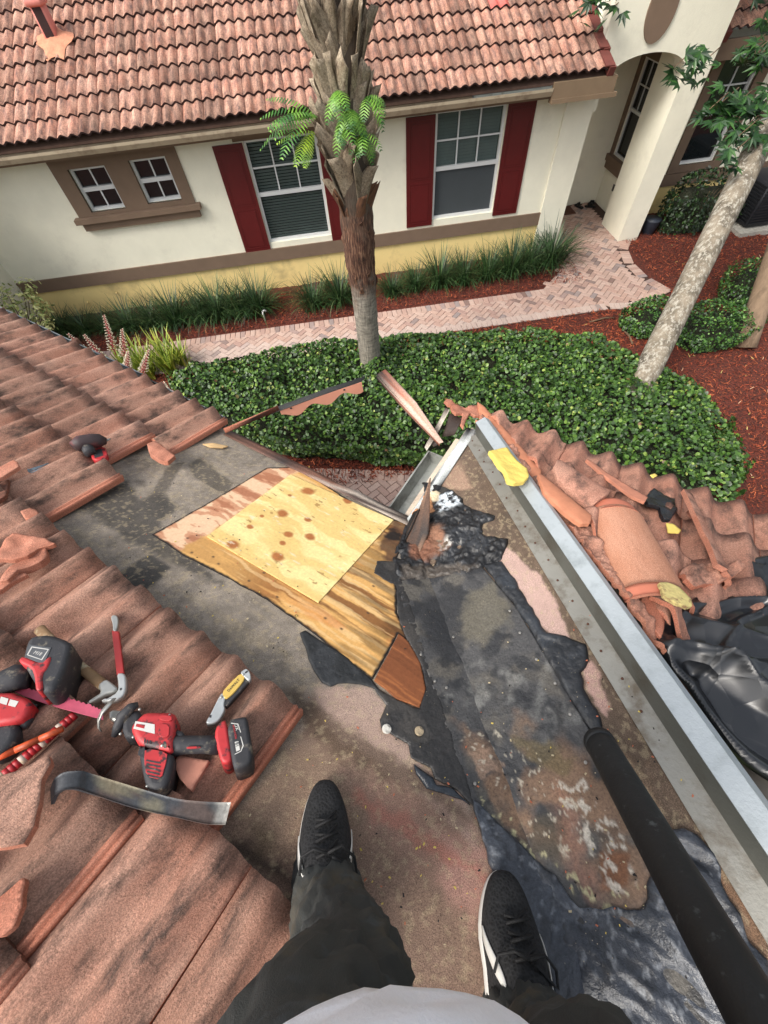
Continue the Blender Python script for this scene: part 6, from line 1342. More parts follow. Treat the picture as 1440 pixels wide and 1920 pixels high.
# shards
def shard(name, px, w, hf, lab, mats, Fm=FL, res=.006, th=.016, jg=.004, cat='tile shard', group=None, par=None):
    P = jag(pls(Fm, px, w), jg, .015, len(px)+int(px[0][0]) % 50)
    V, Fq, sm, mi, _ = slab(P, res, w, th, hf, None, True); o = obj(name, mesh(name, V, Fq, mats, sm, mi), par, Fm)
    return tag(o, lab, cat, group) if par is None else o
mf = [m_fresh, m_fresh, m_fresh]; mt3 = [m_tile, m_fresh, m_fresh]
def dome(Fm, ax, ay, bx_, by_, r, h, w=.0):
    a = np.array(pl(Fm, ax, ay, w)); b_ = np.array(pl(Fm, bx_, by_, w)); d_ = b_-a; d_ /= np.linalg.norm(d_)
    def f(x, y): q = (x-a[0])*-d_[1]+(y-a[1])*d_[0]; return h*np.sqrt(np.clip(1-(q/r)**2, 0, 1))
    return f
shard('tile_shard', [(332, 1421), (350, 1422), (394, 1430), (384, 1448), (362, 1487), (352, 1480), (338, 1462), (330, 1440)], .075, None, 'flat pink square of broken tile beside the saw', [simple('shard_pink', S(206, 142, 120), .9, 0, .08, 20, .001, 100)]*3)
shard('tile_shard', [(-5, 1040), (28, 1006), (42, 1008), (62, 1012), (90, 1016), (108, 1026), (76, 1034), (56, 1050), (30, 1056), (0, 1056)], .10, lambda x, y: (fb(x, y, 20, 2, 1)-.5)*.02, 'grooved pink tile shard on top of the broken pile at the left edge', mf)
shard('tile_shard', [(10, 1090), (24, 1072), (50, 1056), (80, 1038), (92, 1034), (92, 1048), (80, 1062), (40, 1078), (22, 1098), (6, 1100)], .085, lambda x, y: (fb(x, y, 14, 2, 4)-.5)*.03, 'curved clay shard like a hook below the grooved one', mf, th=.028)
shard('tile_shard', [(-6, 1102), (16, 1088), (50, 1080), (56, 1083), (30, 1096), (2, 1116)], .08, None, 'long thin clay splinter lowest in the left shard pile', mf)
shard('tile_shard', [(-10, 1480), (60, 1462), (98, 1440), (112, 1436), (117, 1448), (100, 1480), (96, 1520), (84, 1560), (62, 1592), (30, 1600), (-10, 1608)], .105, dome(FL, -10, 1540, 90, 1480, .12, .045, .1), 'large broken tile end lying over the tiles beside the curled bar end', mt3, th=.020)
shard('tile_shard', [(-10, 1760), (0, 1690), (22, 1672), (48, 1650), (56, 1650), (50, 1680), (52, 1700), (36, 1740), (14, 1756)], .10, lambda x, y: (fb(x, y, 12, 2, 7)-.5)*.03, 'jagged pink shard at the lower left picture edge', mf, th=.018)
shard('tile_shard', [(278, 842), (292, 834), (300, 838), (318, 852), (330, 862), (316, 872), (300, 868), (282, 856)], .055, lambda x, y: (fb(x, y, 18, 2, 9)-.5)*.03, 'freshly broken tile corner at the row end below the eave gutter', mf, th=.022)
shard('tile_shard', [(42, 966), (58, 958), (70, 960), (78, 972), (66, 982), (52, 980)], .075, lambda x, y: (fb(x, y, 18, 2, 11)-.5)*.02, 'small pale broken lump between two left tile rows', mf)
shard('tile_shard', [(66, 984), (84, 978), (104, 988), (96, 998), (76, 1002), (62, 994)], .05, None, 'grooved tile rail piece poking out of the second left row', mf)
shard('tile_shard', [(-5, 886), (28, 868), (36, 872), (40, 880), (10, 900), (-5, 905)], .10, None, 'grooved clay rail piece at the left picture edge above the shard pile', mf)
shard('tile_shard', [(-5, 915), (20, 905), (14, 935), (-5, 950)], .07, None, 'dark tile chip in the gap at the left picture edge', [m_nose]*3)
shard('wood_splinter', [(380, 834), (400, 832), (428, 838), (418, 841), (395, 840)], .010, None, 'pale wood splinter on the felt near the eave', [simple('splinter', S(214, 178, 128), .8)]*3, th=.006, jg=.001, cat='splinter')
# torn tile end at the hip corner and clay rubble along the hip
shard('torn_tile', [(833, 752), (838, 748), (846, 752), (858, 764), (872, 769), (892, 762), (898, 764), (903, 776), (900, 786), (888, 786), (880, 780), (872, 792), (868, 806), (862, 800), (866, 782), (852, 784), (846, 778), (842, 764)], .05, lambda x, y: (fb(x, y, 9, 2, 13)-.5)*.06, 'torn pink tile edge curling at the roof corner', mf, FT, th=.014, cat='broken tile')
shard('torn_tile', [(893, 762), (905, 770), (935, 802), (960, 830), (990, 862), (1012, 888), (1008, 905), (1000, 906), (960, 856), (925, 815), (898, 786)], .055, dome(FT, 893, 762, 1010, 900, .03, .012, .05), 'long orange tile rail lying along the hip from the corner', [simple('orange_rail', S(198, 130, 98), .8, 0, .15, 20, .001, 60)]*3, FT, cat='broken tile', jg=.003)
rub = lambda s_: (lambda x, y: (fb(x, y, 18, 3, s_)-.3)*.05+np.floor(vn(x*42, y*42, s_)*4)/4*.026)
shard('mortar_rubble', [(888, 800), (905, 792), (925, 812), (955, 850), (985, 893), (1005, 905), (1030, 930), (1060, 960), (1090, 985), (1100, 1000), (1120, 1040), (1140, 1075), (1175, 1130), (1215, 1190), (1235, 1235), (1215, 1225), (1190, 1180), (1150, 1120), (1110, 1065), (1060, 1000), (1010, 940), (985, 915), (940, 850), (900, 806)], .03, rub(15), 'crumbled orange clay and mortar heaped along the back of the metal hip profile', [m_tileR, m_fresh, m_fresh], FT, res=.005, th=.02, jg=.01, cat='rubble')
shard('torn_tile', [(1004, 900), (1016, 896), (1050, 925), (1085, 955), (1105, 975), (1100, 992), (1085, 990), (1050, 962), (1016, 930)], .09, dome(FT, 1005, 905, 1100, 985, .045, .012, .09), 'flat orange tile strip sticking out from under the big barrel tile', [simple('orange_rail', S(198, 130, 98), .8)]*3, FT, cat='broken tile', jg=.005)
shard('torn_tile', [(1036, 880), (1060, 874), (1100, 905), (1142, 925), (1130, 945), (1105, 958), (1085, 945), (1040, 910), (1030, 892)], .085, dome(FT, 1045, 890, 1120, 940, .08, .035, .09), 'loose brown roll of tile under the upper end of the barrel tile', [m_tileR]*3, FT, cat='broken tile', jg=.003, th=.016)
shard('tile_rail', [(1096, 866), (1100, 864), (1140, 893), (1188, 922), (1212, 936), (1206, 946), (1180, 934), (1130, 896)], .105, None, 'thin fallen tile rail pointing at the black tar lump', [simple('rail_pale', S(196, 130, 104), .85)]*3, FT, cat='broken tile', jg=.001, th=.012)
# big barrel hip tile
def barrel(name, A_, B_, r0, r1, hgt, a0, a1, th, mats, up, root, jg=0, n=22, k=20, **kw):
    A_ = np.array(A_); B_ = np.array(B_); t = (B_-A_)/np.linalg.norm(B_-A_); up = np.array(up)-np.dot(up, t)*t; up /= np.linalg.norm(up); s_ = np.cross(t, up); V = []; 
    for o in (0, 1):
        for i in range(n+1):
            q = i/n; r = r0+(r1-r0)*q; c = A_+(B_-A_)*q
            for j in range(k+1):
                a = rad(a0+(a1-a0)*j/k); rr = r-(th if o else 0); jj = (float(vn(j*.7, i*.5+3, 7))-.5)*jg*(1 if j in (0, k) or i in (0, n) else 0)
                V.append(c+s_*math.cos(a)*(rr+jj)+up*math.sin(a)*(rr*hgt/r0+jj)+t*(jj if i in (0, n) else 0))
    N = (n+1)*(k+1); F_ = []; mi = []; sm = []; id_ = lambda i, j: i*(k+1)+j
    for i in range(n):
        for j in range(k):
            F_ += [(id_(i, j), id_(i+1, j), id_(i+1, j+1), id_(i, j+1)), (N+id_(i, j), N+id_(i, j+1), N+id_(i+1, j+1), N+id_(i+1, j))]; mi += [0, 1]; sm += [True, True]
        for j in (0, k): F_.append((id_(i, j), N+id_(i, j), N+id_(i+1, j), id_(i+1, j))); mi.append(1); sm.append(False)
    for j in range(k):
        for i in (0, n): F_.append((id_(i, j), id_(i, j+1), N+id_(i, j+1), N+id_(i, j))); mi.append(1); sm.append(False)
    M = frame(A_, t, s_, up); V = (np.array(V)-A_) @ M[:3, :3]
    return obj(name, mesh(name, V, F_, mats, sm, mi), root, M, **kw)
m_hip = terracotta('hip_barrel', S(194, 136, 108), S(204, 152, 126), S(150, 104, 84), (.55, .85), stretch=(.3, 1, 1), sc=12, rvar=.05, fine=420, bmp=.001)
m_band = simple('hip_band', S(204, 122, 96), .7, 0, .08, 12, .001, 60)
ht = empty('hip_tile', pw(1190, 1040, .1, FT), 'big loose barrel-shaped hip tile with a yellow foam blob on its lower corner', 'roof tile')
hA, hB = pw(1150, 975, .06, FT), pw(1222, 1122, .055, FT); rA = 52/760*(MC.T @ (hA-CP))[2]; rB = 64/760*(MC.T @ (hB-CP))[2]
hu = nL+.25*np.array(eL)*0
barrel('barrel', hA, hB, rA, rB, rA*.72, 8, 172, .014, [m_hip, m_fresh], hu, ht, .004)
tB = hB+(hB-hA)/np.linalg.norm(hB-hA)*.045
barrel('lip', hB+(hB-hA)*.01, tB, rB*1.02, rB*1.0, rB*1.02*.72*rA/rA*.98, 6, 174, .016, [m_band, m_fresh], hu, ht, .002, 4)
barrel('collar', hA-(hB-hA)*.14, hA+(hB-hA)*.04, rA*.84, rA*1.0, rA*.62, 10, 170, .014, [m_band, m_fresh], hu, ht, .006, 5)
m_foam = simple('yellow_foam', S(240, 214, 110), .85, 0, .10, 14, .003, 60, dirt=S(206, 172, 80), dscale=20, damt=(.6, .8))
m_foamp = simple('pale_foam', S(214, 196, 128), .9, 0, .2, 30, .003, 60, dirt=S(150, 120, 84), dscale=24, damt=(.5, .6))
shard('foam_blob', [(1231, 1098), (1245, 1096), (1268, 1106), (1290, 1128), (1294, 1140), (1284, 1144), (1262, 1136), (1240, 1122)], .135, lambda x, y: (fb(x, y, 20, 3, 17)-.5)*.012-.0, None, [m_foamp]*3, FT, th=.012, par=ht, jg=.003)
shard('foam_slab', [(914, 853), (948, 845), (958, 858), (968, 870), (986, 884), (989, 900), (980, 909), (962, 912), (950, 908), (942, 890), (926, 870)], .112, lambda x, y: (fb(x, y, 16, 3, 19)-.5)*.014, 'lumpy yellow foam slab draped over the metal hip profile', [m_foam]*3, FT, th=.018, jg=.003, cat='foam piece')
pt_ = lambda *a: pw(*a, FT)
bs_ = empty('curved_tile', pw(1245, 1030, .1, FT), 'curved half tile standing on edge right of the barrel tile', 'roof tile')
barrel('shell', pw(1248, 955, .03, FT), pw(1300, 1098, .03, FT), .10, .10, .12, 95, 176, .018, [m_tileR, m_fresh], nL, bs_, .010, 16, 12)
shard('clay_lump', [(1268, 1082), (1285, 1068), (1300, 1072), (1330, 1070), (1372, 1068), (1380, 1078), (1360, 1095), (1330, 1108), (1290, 1110), (1272, 1100)], .06, lambda x, y: (fb(x, y, 18, 3, 21)-.3)*.04+np.floor(vn(x*44, y*44, 22)*4)/4*.024, 'crumbling broken clay edge just above the black bag', [m_tileR, m_fresh, m_fresh], FT, res=.005, th=.02, jg=.008, cat='rubble')
shard('tile_stub', [(1190, 1130), (1225, 1142), (1232, 1180), (1225, 1215), (1205, 1190), (1185, 1160)], .02, dome(FT, 1190, 1130, 1225, 1215, .08, .03, .02), 'reddish tile stub in the dark gap below the barrel tile', mf, FT, cat='broken tile')
shard('tar_lump', [(1205, 942), (1216, 925), (1222, 921), (1245, 933), (1262, 940), (1265, 962), (1252, 982), (1240, 978), (1232, 958), (1212, 950)], .085, lambda x, y: (fb(x, y, 24, 4, 23)-.5)*.02, 'glossy black tar lump stuck on the right-hand tiles', [simple('tar_gloss', S(28, 30, 34), .3, 0, .3, 30, .003, 60)]*3, FT, cat='tar lump', jg=.005)
shard('yellow_chip', [(1248, 982), (1262, 984), (1276, 996), (1272, 1001), (1252, 1000)], .095, None, 'pale yellow chip below the black tar lump', [m_foam]*3, FT, th=.005, cat='foam piece', jg=.001)
shard('yellow_leaf', [(1218, 891), (1228, 888), (1233, 892), (1224, 897)], .11, None, 'tiny yellow leaf on the right-hand tiles', [m_foam]*3, FT, th=.002, cat='leaf', jg=.0005)
# black rubbish bag
def crease(x, y):
    a = 0
    for s_, dxx, dyy, f, am in ((31, .8, .6, 5, .055), (37, -.35, .94, 7, .04), (43, .2, .98, 4, .055), (53, .9, -.4, 11, .016)):
        q = x*dxx+y*dyy; p = -x*dyy+y*dxx; n_ = fb(q*f+1.1*fb(x, y, 4, 2, s_+3), p*f*.16, 1, 1, s_); a = a-np.minimum(np.abs(n_-.5)*5, 1)**.8*am+am*.5
    return a
bagP = smoothpoly(pls(FT, [(1230, 1185), (1245, 1148), (1262, 1134), (1298, 1124), (1322, 1096), (1336, 1066), (1365, 1054), (1400, 1046), (1470, 1036), (1600, 1080), (1660, 1300), (1560, 1480), (1480, 1470), (1430, 1440), (1385, 1405), (1340, 1350), (1300, 1285), (1255, 1235), (1236, 1210)], .06), 2)
def bagh(x, y):
    d, _, _ = pdist(x, y, bagP); return .17*np.sqrt(np.clip(d/.30, 0, 1))+crease(x, y)*np.clip(d/.05, 0, 1)
V, Fq, sm, mi, _ = slab(bagP, .0055, .03, .012, bagh, None, True)
m_bag, n_, b_ = bsdf('bag_plastic'); b_.inputs['Base Color'].default_value = (*S(22, 24, 28), 1); b_.inputs['Roughness'].default_value = .3; b_.inputs['Specular IOR Level'].default_value = .8; _v = n_.nodes.new('ShaderNodeTexVoronoi'); _v.inputs['Scale'].default_value = 13; n_.links.new(coords(n_, (1, .55, 1)), _v.inputs['Vector']); bump(n_, b_, _v.outputs['Distance'], .022, .8)
obj('rubbish_bag', mesh('rubbish_bag', V, Fq, [m_bag]*3, True, None), None, FT, 'crumpled shiny black plastic rubbish bag on the right slope', 'bag')
# thick black tube
tA = deep(1124, 1392, 1.06); tB2 = deep(1478, 2010, .44); m_tube = simple('tube_black', S(30, 32, 34), .62, 0, .3, 9, .0012, 60, dirt=S(84, 88, 88), dscale=34, damt=(.60, .70))
tr_ = empty('black_tube', tA, 'thick scuffed black tube leaning in from the lower right corner', 'tube')
mb = MB(); P = [tA+(tB2-tA)*t for t in np.linspace(0, 1.25, 16)]; mb.tube([P[0]-(P[1]-P[0])*.03]+P, [.030]+[.0367]*len(P), 30); mb.obj('tube_shell', [m_tube], tr_)
mb = MB(); d_ = (tB2-tA)/np.linalg.norm(tB2-tA); mb.tube([tA-d_*.002, tA+d_*.02], [.0388, .038], 30); mb.obj('end_cap', [m_tube], tr_)
# scalloped eave closures, bent out over the gap
m_salm = simple('closure_paint', S(240, 168, 142, .95), .6, 0, .06, 10, .0004, 60, dirt=S(120, 70, 50), dscale=12, damt=(.68, .75))
clcf = colour(lambda x, y: np.array(S(214, 140, 114))*(.8+.4*fb(x, y, 10, 3, 511)[:, None]), .7, [(spots(17, .47, .52, 512), S(38, 34, 34), .7), (spots(26, .52, .56, 513, .8), S(130, 70, 48), .8), (spots(34, .60, .64, 514, .8), S(226, 200, 184), .8)])
zE = V0[2]+.02
ec = empty('eave_closure', at(430, 812, zE), 'salmon scalloped closure strip with black tar on top, bent out over the gap', 'eave closure')
A0, A1, A2 = at(423, 812, zE), at(524, 769, zE+.01), at(678, 716, zE+.03)
ribbon('band', [A0, (A0+A1)/2, A1], [A0+np.array([.0, 0, .035]), (A0+A1)/2+np.array([.01, 0, .035]), A1+np.array([.0, 0, .038])], .002, m_tar, ec, clcf, 3)
ribbon('tarred_flange', [A1*.8+A0*.2, A1*.5+A2*.5, A2], [A1*.8+A0*.2+oL*.045+np.array([0, 0, .01]), A1*.5+A2*.5+oL*.05+np.array([0, 0, .012]), A2+oL*.04+np.array([0, 0, .01])], .003, m_tar, ec, colour(lambda x, y: np.array(S(52, 52, 52))*(.6+.8*fb(x, y, 30, 3, 521)[:, None]), .8, []), 3)
dA = A2-A1; lA = np.linalg.norm(dA); tx = dA/lA; up_ = np.array([0, 0, 1.])-tx*tx[2]; up_ /= np.linalg.norm(up_); fr_ = frame(A1, tx, up_, np.cross(tx, up_))
sc_ = [(0, 0)]+[(lA*k/60, -(.035+.045*(.5-.5*math.cos(2*math.pi*min(1, k/60)*2.6+.2)))) for k in range(61)]+[(lA, 0)]
q = MB(); q.prism(sc_[::-1], -.0012, .0012, 0, fr_); q.obj('scalloped_face', [m_salm], ec)
q = MB()
for t in (.13, .78): q.cyl(A1+dA*t-np.array([0, 0, .012])-np.cross(tx, up_)*.004, A1+dA*t-np.array([0, 0, .012])+np.cross(tx, up_)*.004, .006, .006, 8)
q.obj('nail_hole', [m_blk], ec)
e2 = empty('eave_closure', at(824, 838, zE), 'narrow rusty closure strip with black patches, bent up beside the right eave', 'eave closure')
B0, B1 = at(824, 832, zE), at(706, 702, zE+.05); md = (B0+B1)/2
ribbon('band', [B1, md, B0], [B1+np.array([.055, .01, .02]), md+np.array([.055, .01, .02]), B0+np.array([.02, .0, .01])], .002, m_tar, e2, clcf, 4); ribbon('band', [B1, md, B0], [B1+np.array([.0, 0, -.035]), md+np.array([.0, 0, -.035]), B0+np.array([0, 0, -.02])], .002, m_tar, e2, clcf, 2)
# torn flashing scraps at the foot of the hip
ww = colour(lambda x, y: np.array(S(224, 214, 200))*(.8+.4*fb(x, y, 14, 3, 531)[:, None]), .7, [(spots(12, .52, .58, 532), S(70, 50, 42), .8)])
bk = colour(lambda x, y: np.array(S(58, 44, 38))*(.4+1.2*fb(x, y, 24, 4, 533)[:, None]), .7, [])
ribbon('flashing_scrap', [pw(843, 768, .09, FR), pw(832, 790, .06, FR), pw(815, 822, .03, FR), pw(800, 845, .012, FR)], [pw(836, 764, .07, FR), pw(824, 788, .04, FR), pw(808, 815, .01, FR), pw(796, 838, .0, FR)], .003, m_tar, roof, ww, 4, label='white torn flashing edge at the roof corner')
ribbon('flashing_scrap', [pw(868, 784, .07, FR), pw(860, 800, .05, FR), pw(852, 816, .02, FR)], [pw(842, 775, .075, FR), pw(836, 800, .04, FR), pw(828, 820, .01, FR)], .003, m_tar, roof, bk, 6, label='dark torn membrane scrap at the roof corner')
ribbon('flashing_scrap', [pw(828, 800, .03, FR), pw(820, 820, .02, FR), pw(826, 832, .008, FR)], [pw(815, 806, .03, FR), pw(808, 824, .015, FR), pw(812, 838, .005, FR)], .003, m_tar, roof, bk, 4, label='brown membrane scrap by the bent closure')
# debris flecks on the felt
def flecks(name, n_, regs, mats, size, lab):
    mb = MB(); rr = np.random.default_rng(5)
    for k in range(n_):
        (Fm, x0, x1, y0, y1) = regs[k % len(regs)]; x, y = rr.uniform(x0, x1), rr.uniform(y0, y1); w = .008
        p = hit(x, y, Fm[:3, 3]+w*Fm[:3, 2], Fm[:3, 2]); s_ = size*rr.uniform(.5, 1.4); a = rr.uniform(0, 6.28); u_ = Fm[:3, 0]*math.cos(a)+Fm[:3, 1]*math.sin(a); v_ = np.cross(Fm[:3, 2], u_); nn_ = Fm[:3, 2]
        q_ = [p-u_*s_-v_*s_*.4, p+u_*s_*.8-v_*s_*.5, p+u_*s_+v_*s_*.4, p-u_*s_*.6+v_*s_*.6]; mb.add([a_ for a_ in q_]+[a_*.999+p*.001+nn_*.0022 for a_ in q_], [(4, 5, 6, 7), (0, 1, 5, 4), (1, 2, 6, 5), (2, 3, 7, 6), (3, 0, 4, 7)], rr.integers(0, len(mats)))
    o = mb.obj(name, mats); tag(o, None, None, None, 'stuff'); return o
flecks('roof_debris', 420, [(FL, 300, 760, 860, 1900), (FL, 200, 560, 900, 1250), (FR, 930, 1300, 1100, 1900), (FL, 560, 900, 1300, 1800), (FR, 900, 1200, 1250, 1750)], [simple('fleck_pale', S(200, 184, 150), .9), simple('fleck_clay', S(190, 110, 80), .9), simple('fleck_yellow', S(214, 190, 96), .9), simple('fleck_dark', S(40, 36, 34), .9)], .0028, '')
# ============================================================ the person holding the camera
def W_(x, y, s_): return deep(x, y, s_)
pr = empty('person', glob(FL, (.5, -1.1, 0)), 'person in a pale lavender shirt, dark work jeans and black sneakers, seen from above', 'person')
m_skin = simple('skin', S(196, 148, 122), .55, 0, .05, 10, .0003, 200); m_hair = simple('hair', S(40, 30, 26), .7, 0, .3, 80, .002, 200)
aL, kL = W_(606, 1665, 1.0), W_(622, 1872, .57); aR, kR = W_(958, 1880, .92), W_(1070, 2085, .56)
hL_, hR_ = np.array([-.105, -.33, 4.47]), np.array([.085, -.34, 4.47])
def footpts(toe, heel): return np.array(toe), np.array(heel)
ftL = [pw(611, 1530, .04), pw(608, 1620, .05)]; ftR = [pw(952, 1700, .04), pw(956, 1790, .05)]
# skeleton of the body
J = {}; Vb = []; Rb = []; Eb = []
def jv(p, r, par=None, k=None):
    Vb.append(tuple(p)); Rb.append(r if hasattr(r, '__len__') else (r, r)); i = len(Vb)-1
    if par is not None: Eb.append((par, i))
    if k: J[k] = i
    return i
c0 = jv((-.01, -.34, 4.52), (.14, .11)); s1 = jv((-.01, -.34, 4.68), (.13, .10), c0); s2_ = jv((-.01, -.39, 4.85), (.135, .10), s1); s3 = jv((-.01, -.43, 5.00), (.115, .085), s2_); nk = jv((-.01, -.42, 5.10), .052, s3); hd0 = jv((-.01, -.38, 5.17), .062, nk); hd1 = jv((-.01, -.32, 5.25), (.078, .095), hd0); hd2 = jv((-.01, -.32, 5.33), (.07, .085), hd1)
for sx, hp_, kn, an, ft in ((-1, hL_, kL, aL, ftL), (1, hR_, kR, aR, ftR)):
    h_ = jv(hp_, .085, c0); t_ = jv((hp_+kn)/2, .078, h_); k_ = jv(kn, .056, t_); q_ = jv((kn+an)/2, .044, k_); a_ = jv(an, .032, q_); f1_ = jv(ft[1], (.038, .03), a_); jv(ft[0], (.034, .02), f1_)
    sh_ = jv((sx*.17, -.42, 4.985), .052, s3); el = jv((sx*.235, -.36, 4.76), .038, sh_); wr = jv((sx*.12, -.16, 4.86), .026, el); pm = jv((sx*.095, -.115, 4.885), (.034, .018), wr)
    for k in range(4):
        f0 = np.array([sx*(.115-.018*k), -.085, 4.905-.004*k]); l = (.026, .030, .028, .022)[k]; a_ = jv(f0, .0085, pm); b_ = jv(f0+np.array([-sx*.012, .022, .012])*l/.03, .008, a_); jv(f0+np.array([-sx*.03, .02, .02])*l/.03, .007, b_)
    th0 = jv((sx*.075, -.105, 4.90), .010, pm); jv((sx*.05, -.085, 4.915), .009, th0)
me = bpy.data.meshes.new('body'); me.from_pydata(Vb, Eb, []); me.materials.append(m_skin); bo = obj('body', me, pr)
md_ = bo.modifiers.new('skin', 'SKIN'); md_.use_smooth_shade = True
for i, r in enumerate(Rb): me.skin_vertices[0].data[i].radius = r
me.skin_vertices[0].data[0].use_root = True
bo.modifiers.new('sub', 'SUBSURF').levels = 1; bo.modifiers['sub'].render_levels = 1
fc = MB()
for sx in (-1, 1): fc.tube([(sx*.03-.01, -.232, 5.27), (sx*.03-.01, -.226, 5.27)], [.011, .004], 10)
fc.obj('eyes', [simple('eye_white', S(230, 228, 224), .3)], bo); fc = MB(); fc.tube([(-.01, -.235, 5.275), (-.01, -.218, 5.24), (-.01, -.212, 5.23)], [.008, .012, .010], 8); fc.tube([(-.035, -.232, 5.195), (-.01, -.226, 5.193), (.015, -.232, 5.195)], [.003, .006, .003], 8, 1)
for sx in (-1, 1): fc.tube([(sx*.082-.01, -.33, 5.285), (sx*.092-.01, -.335, 5.26), (sx*.084-.01, -.33, 5.235)], [.010, .014, .008], 8)
fc.obj('face', [m_skin, simple('lips', S(170, 100, 92), .5)], bo)
hr = MB(); V = []; 
for i in range(9):
    for k in range(20):
        ph = rad(10+i*11); a = 6.2832*k/20; V.append((-.01+.092*math.sin(ph)*math.cos(a), -.335+.108*math.sin(ph)*math.sin(a), 5.30+.088*math.cos(ph)*(1 if math.sin(a) < .5 else .75)))
hr.add(V, [(i*20+k, i*20+(k+1) % 20, (i+1)*20+(k+1) % 20, (i+1)*20+k) for i in range(8) for k in range(20)]+[tuple(range(20))], 0, True); hr.obj('hair', [m_hair], bo)
# trousers: lofted legs with folds
m_jean = None
def jeans():
    m, n, b = bsdf('work_jeans'); co = coords(n); f = noise(n, co, 5, 6, .6); c = ramp(n, f, [(.3, S(40, 42, 44)), (.55, S(60, 62, 60)), (.7, S(92, 82, 64))])
    w = noise(n, coords(n, (1, 1, 3)), 14, 4, .6); c = mixc(n, ramp(n, w, [(.55, (0, 0, 0)), (.75, (.55,)*3)]), c, S(84, 92, 98)); f3 = noise(n, co, 16, 2, .5); c = mixc(n, ramp(n, f3, [(.735, (0, 0, 0)), (.76, (1, 1, 1))]), c, S(190, 210, 205))
    n.links.new(c, b.inputs['Base Color']); b.inputs['Roughness'].default_value = .85; bump(n, b, noise(n, co, 500, 2), .0006); return m
m_jean = jeans()
def loft(mb, C_, R_, seg=48, fold=.006, s_=0, ff=1., cap0=False):
    C_ = np.array(C_); n = len(C_); V = []; u = None
    for i in range(n):
        t = C_[min(i+1, n-1)]-C_[max(i-1, 0)]; t /= np.linalg.norm(t)
        if u is None: u = np.array([1., 0, 0])-t[0]*t
        else: u = u-(u @ t)*t
        u /= np.linalg.norm(u); w = np.cross(t, u)
        for k in range(seg):
            a = 6.2832*k/seg; g = fb(np.array([math.cos(a)*1.5+i*.11*ff]), np.array([math.sin(a)*1.5+i*.19*ff]), 1.6, 3, s_)[0]; rg = 1-abs(g-.5)*4
            rr = (R_[i] if not hasattr(R_[i], '__len__') else R_[i][0]); r2 = (R_[i] if not hasattr(R_[i], '__len__') else R_[i][1]); V.append(C_[i]+u*math.cos(a)*(rr+fold*rg)+w*math.sin(a)*(r2+fold*rg))
    mb.add(V, [(i*seg+k, (i+1)*seg+k, (i+1)*seg+(k+1) % seg, i*seg+(k+1) % seg) for i in range(n-1) for k in range(seg)], 0, True)
def spl(P, R_, n):
    P = [np.array(p, float) for p in P]; R_ = np.array([r if hasattr(r, '__len__') else (r, r) for r in R_], float); out = []; rr = []
    t_ = np.linspace(0, len(P)-1, n)
    for t in t_:
        i = min(int(t), len(P)-2); f = t-i; p0, p1, p2, p3 = P[max(i-1, 0)], P[i], P[i+1], P[min(i+2, len(P)-1)]
        out.append(.5*((2*p1)+(-p0+p2)*f+(2*p0-5*p1+4*p2-p3)*f*f+(-p0+3*p1-3*p2+p3)*f**3)); rr.append(tuple(R_[i]*(1-f)+R_[i+1]*f))
    return out, rr
tj = MB()
PLg = [W_(610, 1648, 1.03), W_(608, 1616, .98), W_(612, 1672, .87), W_(628, 1755, .74), W_(652, 1875, .58), (kL+hL_)/2+np.array([-.02, .02, 0]), hL_, hL_+np.array([.04, 0, .12])]
RLg = [.057, .059, .062, .070, .086, .104, .112, .13]
c_, r_ = spl(PLg, RLg, 60); loft(tj, c_, r_, 64, .015, 601, 2.2)
PRg = [W_(955, 1862, .97), W_(957, 1848, .91), W_(978, 1908, .80), W_(1018, 1985, .68), W_(1070, 2080, .56), (kR+hR_)/2+np.array([.02, .02, 0]), hR_, hR_+np.array([-.04, 0, .12])]
c_, r_ = spl(PRg, RLg, 60); loft(tj, c_, r_, 64, .015, 611, 2.2)
tj.obj('trousers', [m_jean], pr)
# shirt
m_shirt = simple('lavender_shirt', S(246, 247, 255, .93), .8, 0, .04, 6, .0006, 300); sb = MB()
bx0, by0 = float(W_(722, 1840, .262)[0]), float(W_(722, 1840, .262)[1])
sc1 = [(-.015, by0-.165, 4.50), (-.015, by0-.165, 4.54), (-.015, by0-.175, 4.60), (-.012, -.33, 4.70), (-.01, -.37, 4.82), (-.01, -.415, 4.94), (-.01, -.43, 5.02), (-.01, -.425, 5.08)]
sr1 = [(.172, .150), (.175, .158), (.175, .155), (.170, .135), (.175, .125), (.185, .115), (.13, .085), (.062, .062)]
sc1 = [(x-.040*max(0, (4.95-z)/.45), y, z) for x, y, z in sc1]; c_, r_ = spl(sc1, sr1, 40); loft(sb, c_, r_, 64, .007, 621, .7)
for sx in (-1, 1):
    c_, r_ = spl([(sx*.10, -.425, 4.98), (sx*.17, -.42, 4.975), (sx*.205, -.395, 4.89), (sx*.225, -.37, 4.81)], [.075, .075, .062, .058], 16); loft(sb, c_, r_, 28, .005, 631)
sb.obj('shirt', [m_shirt], pr)
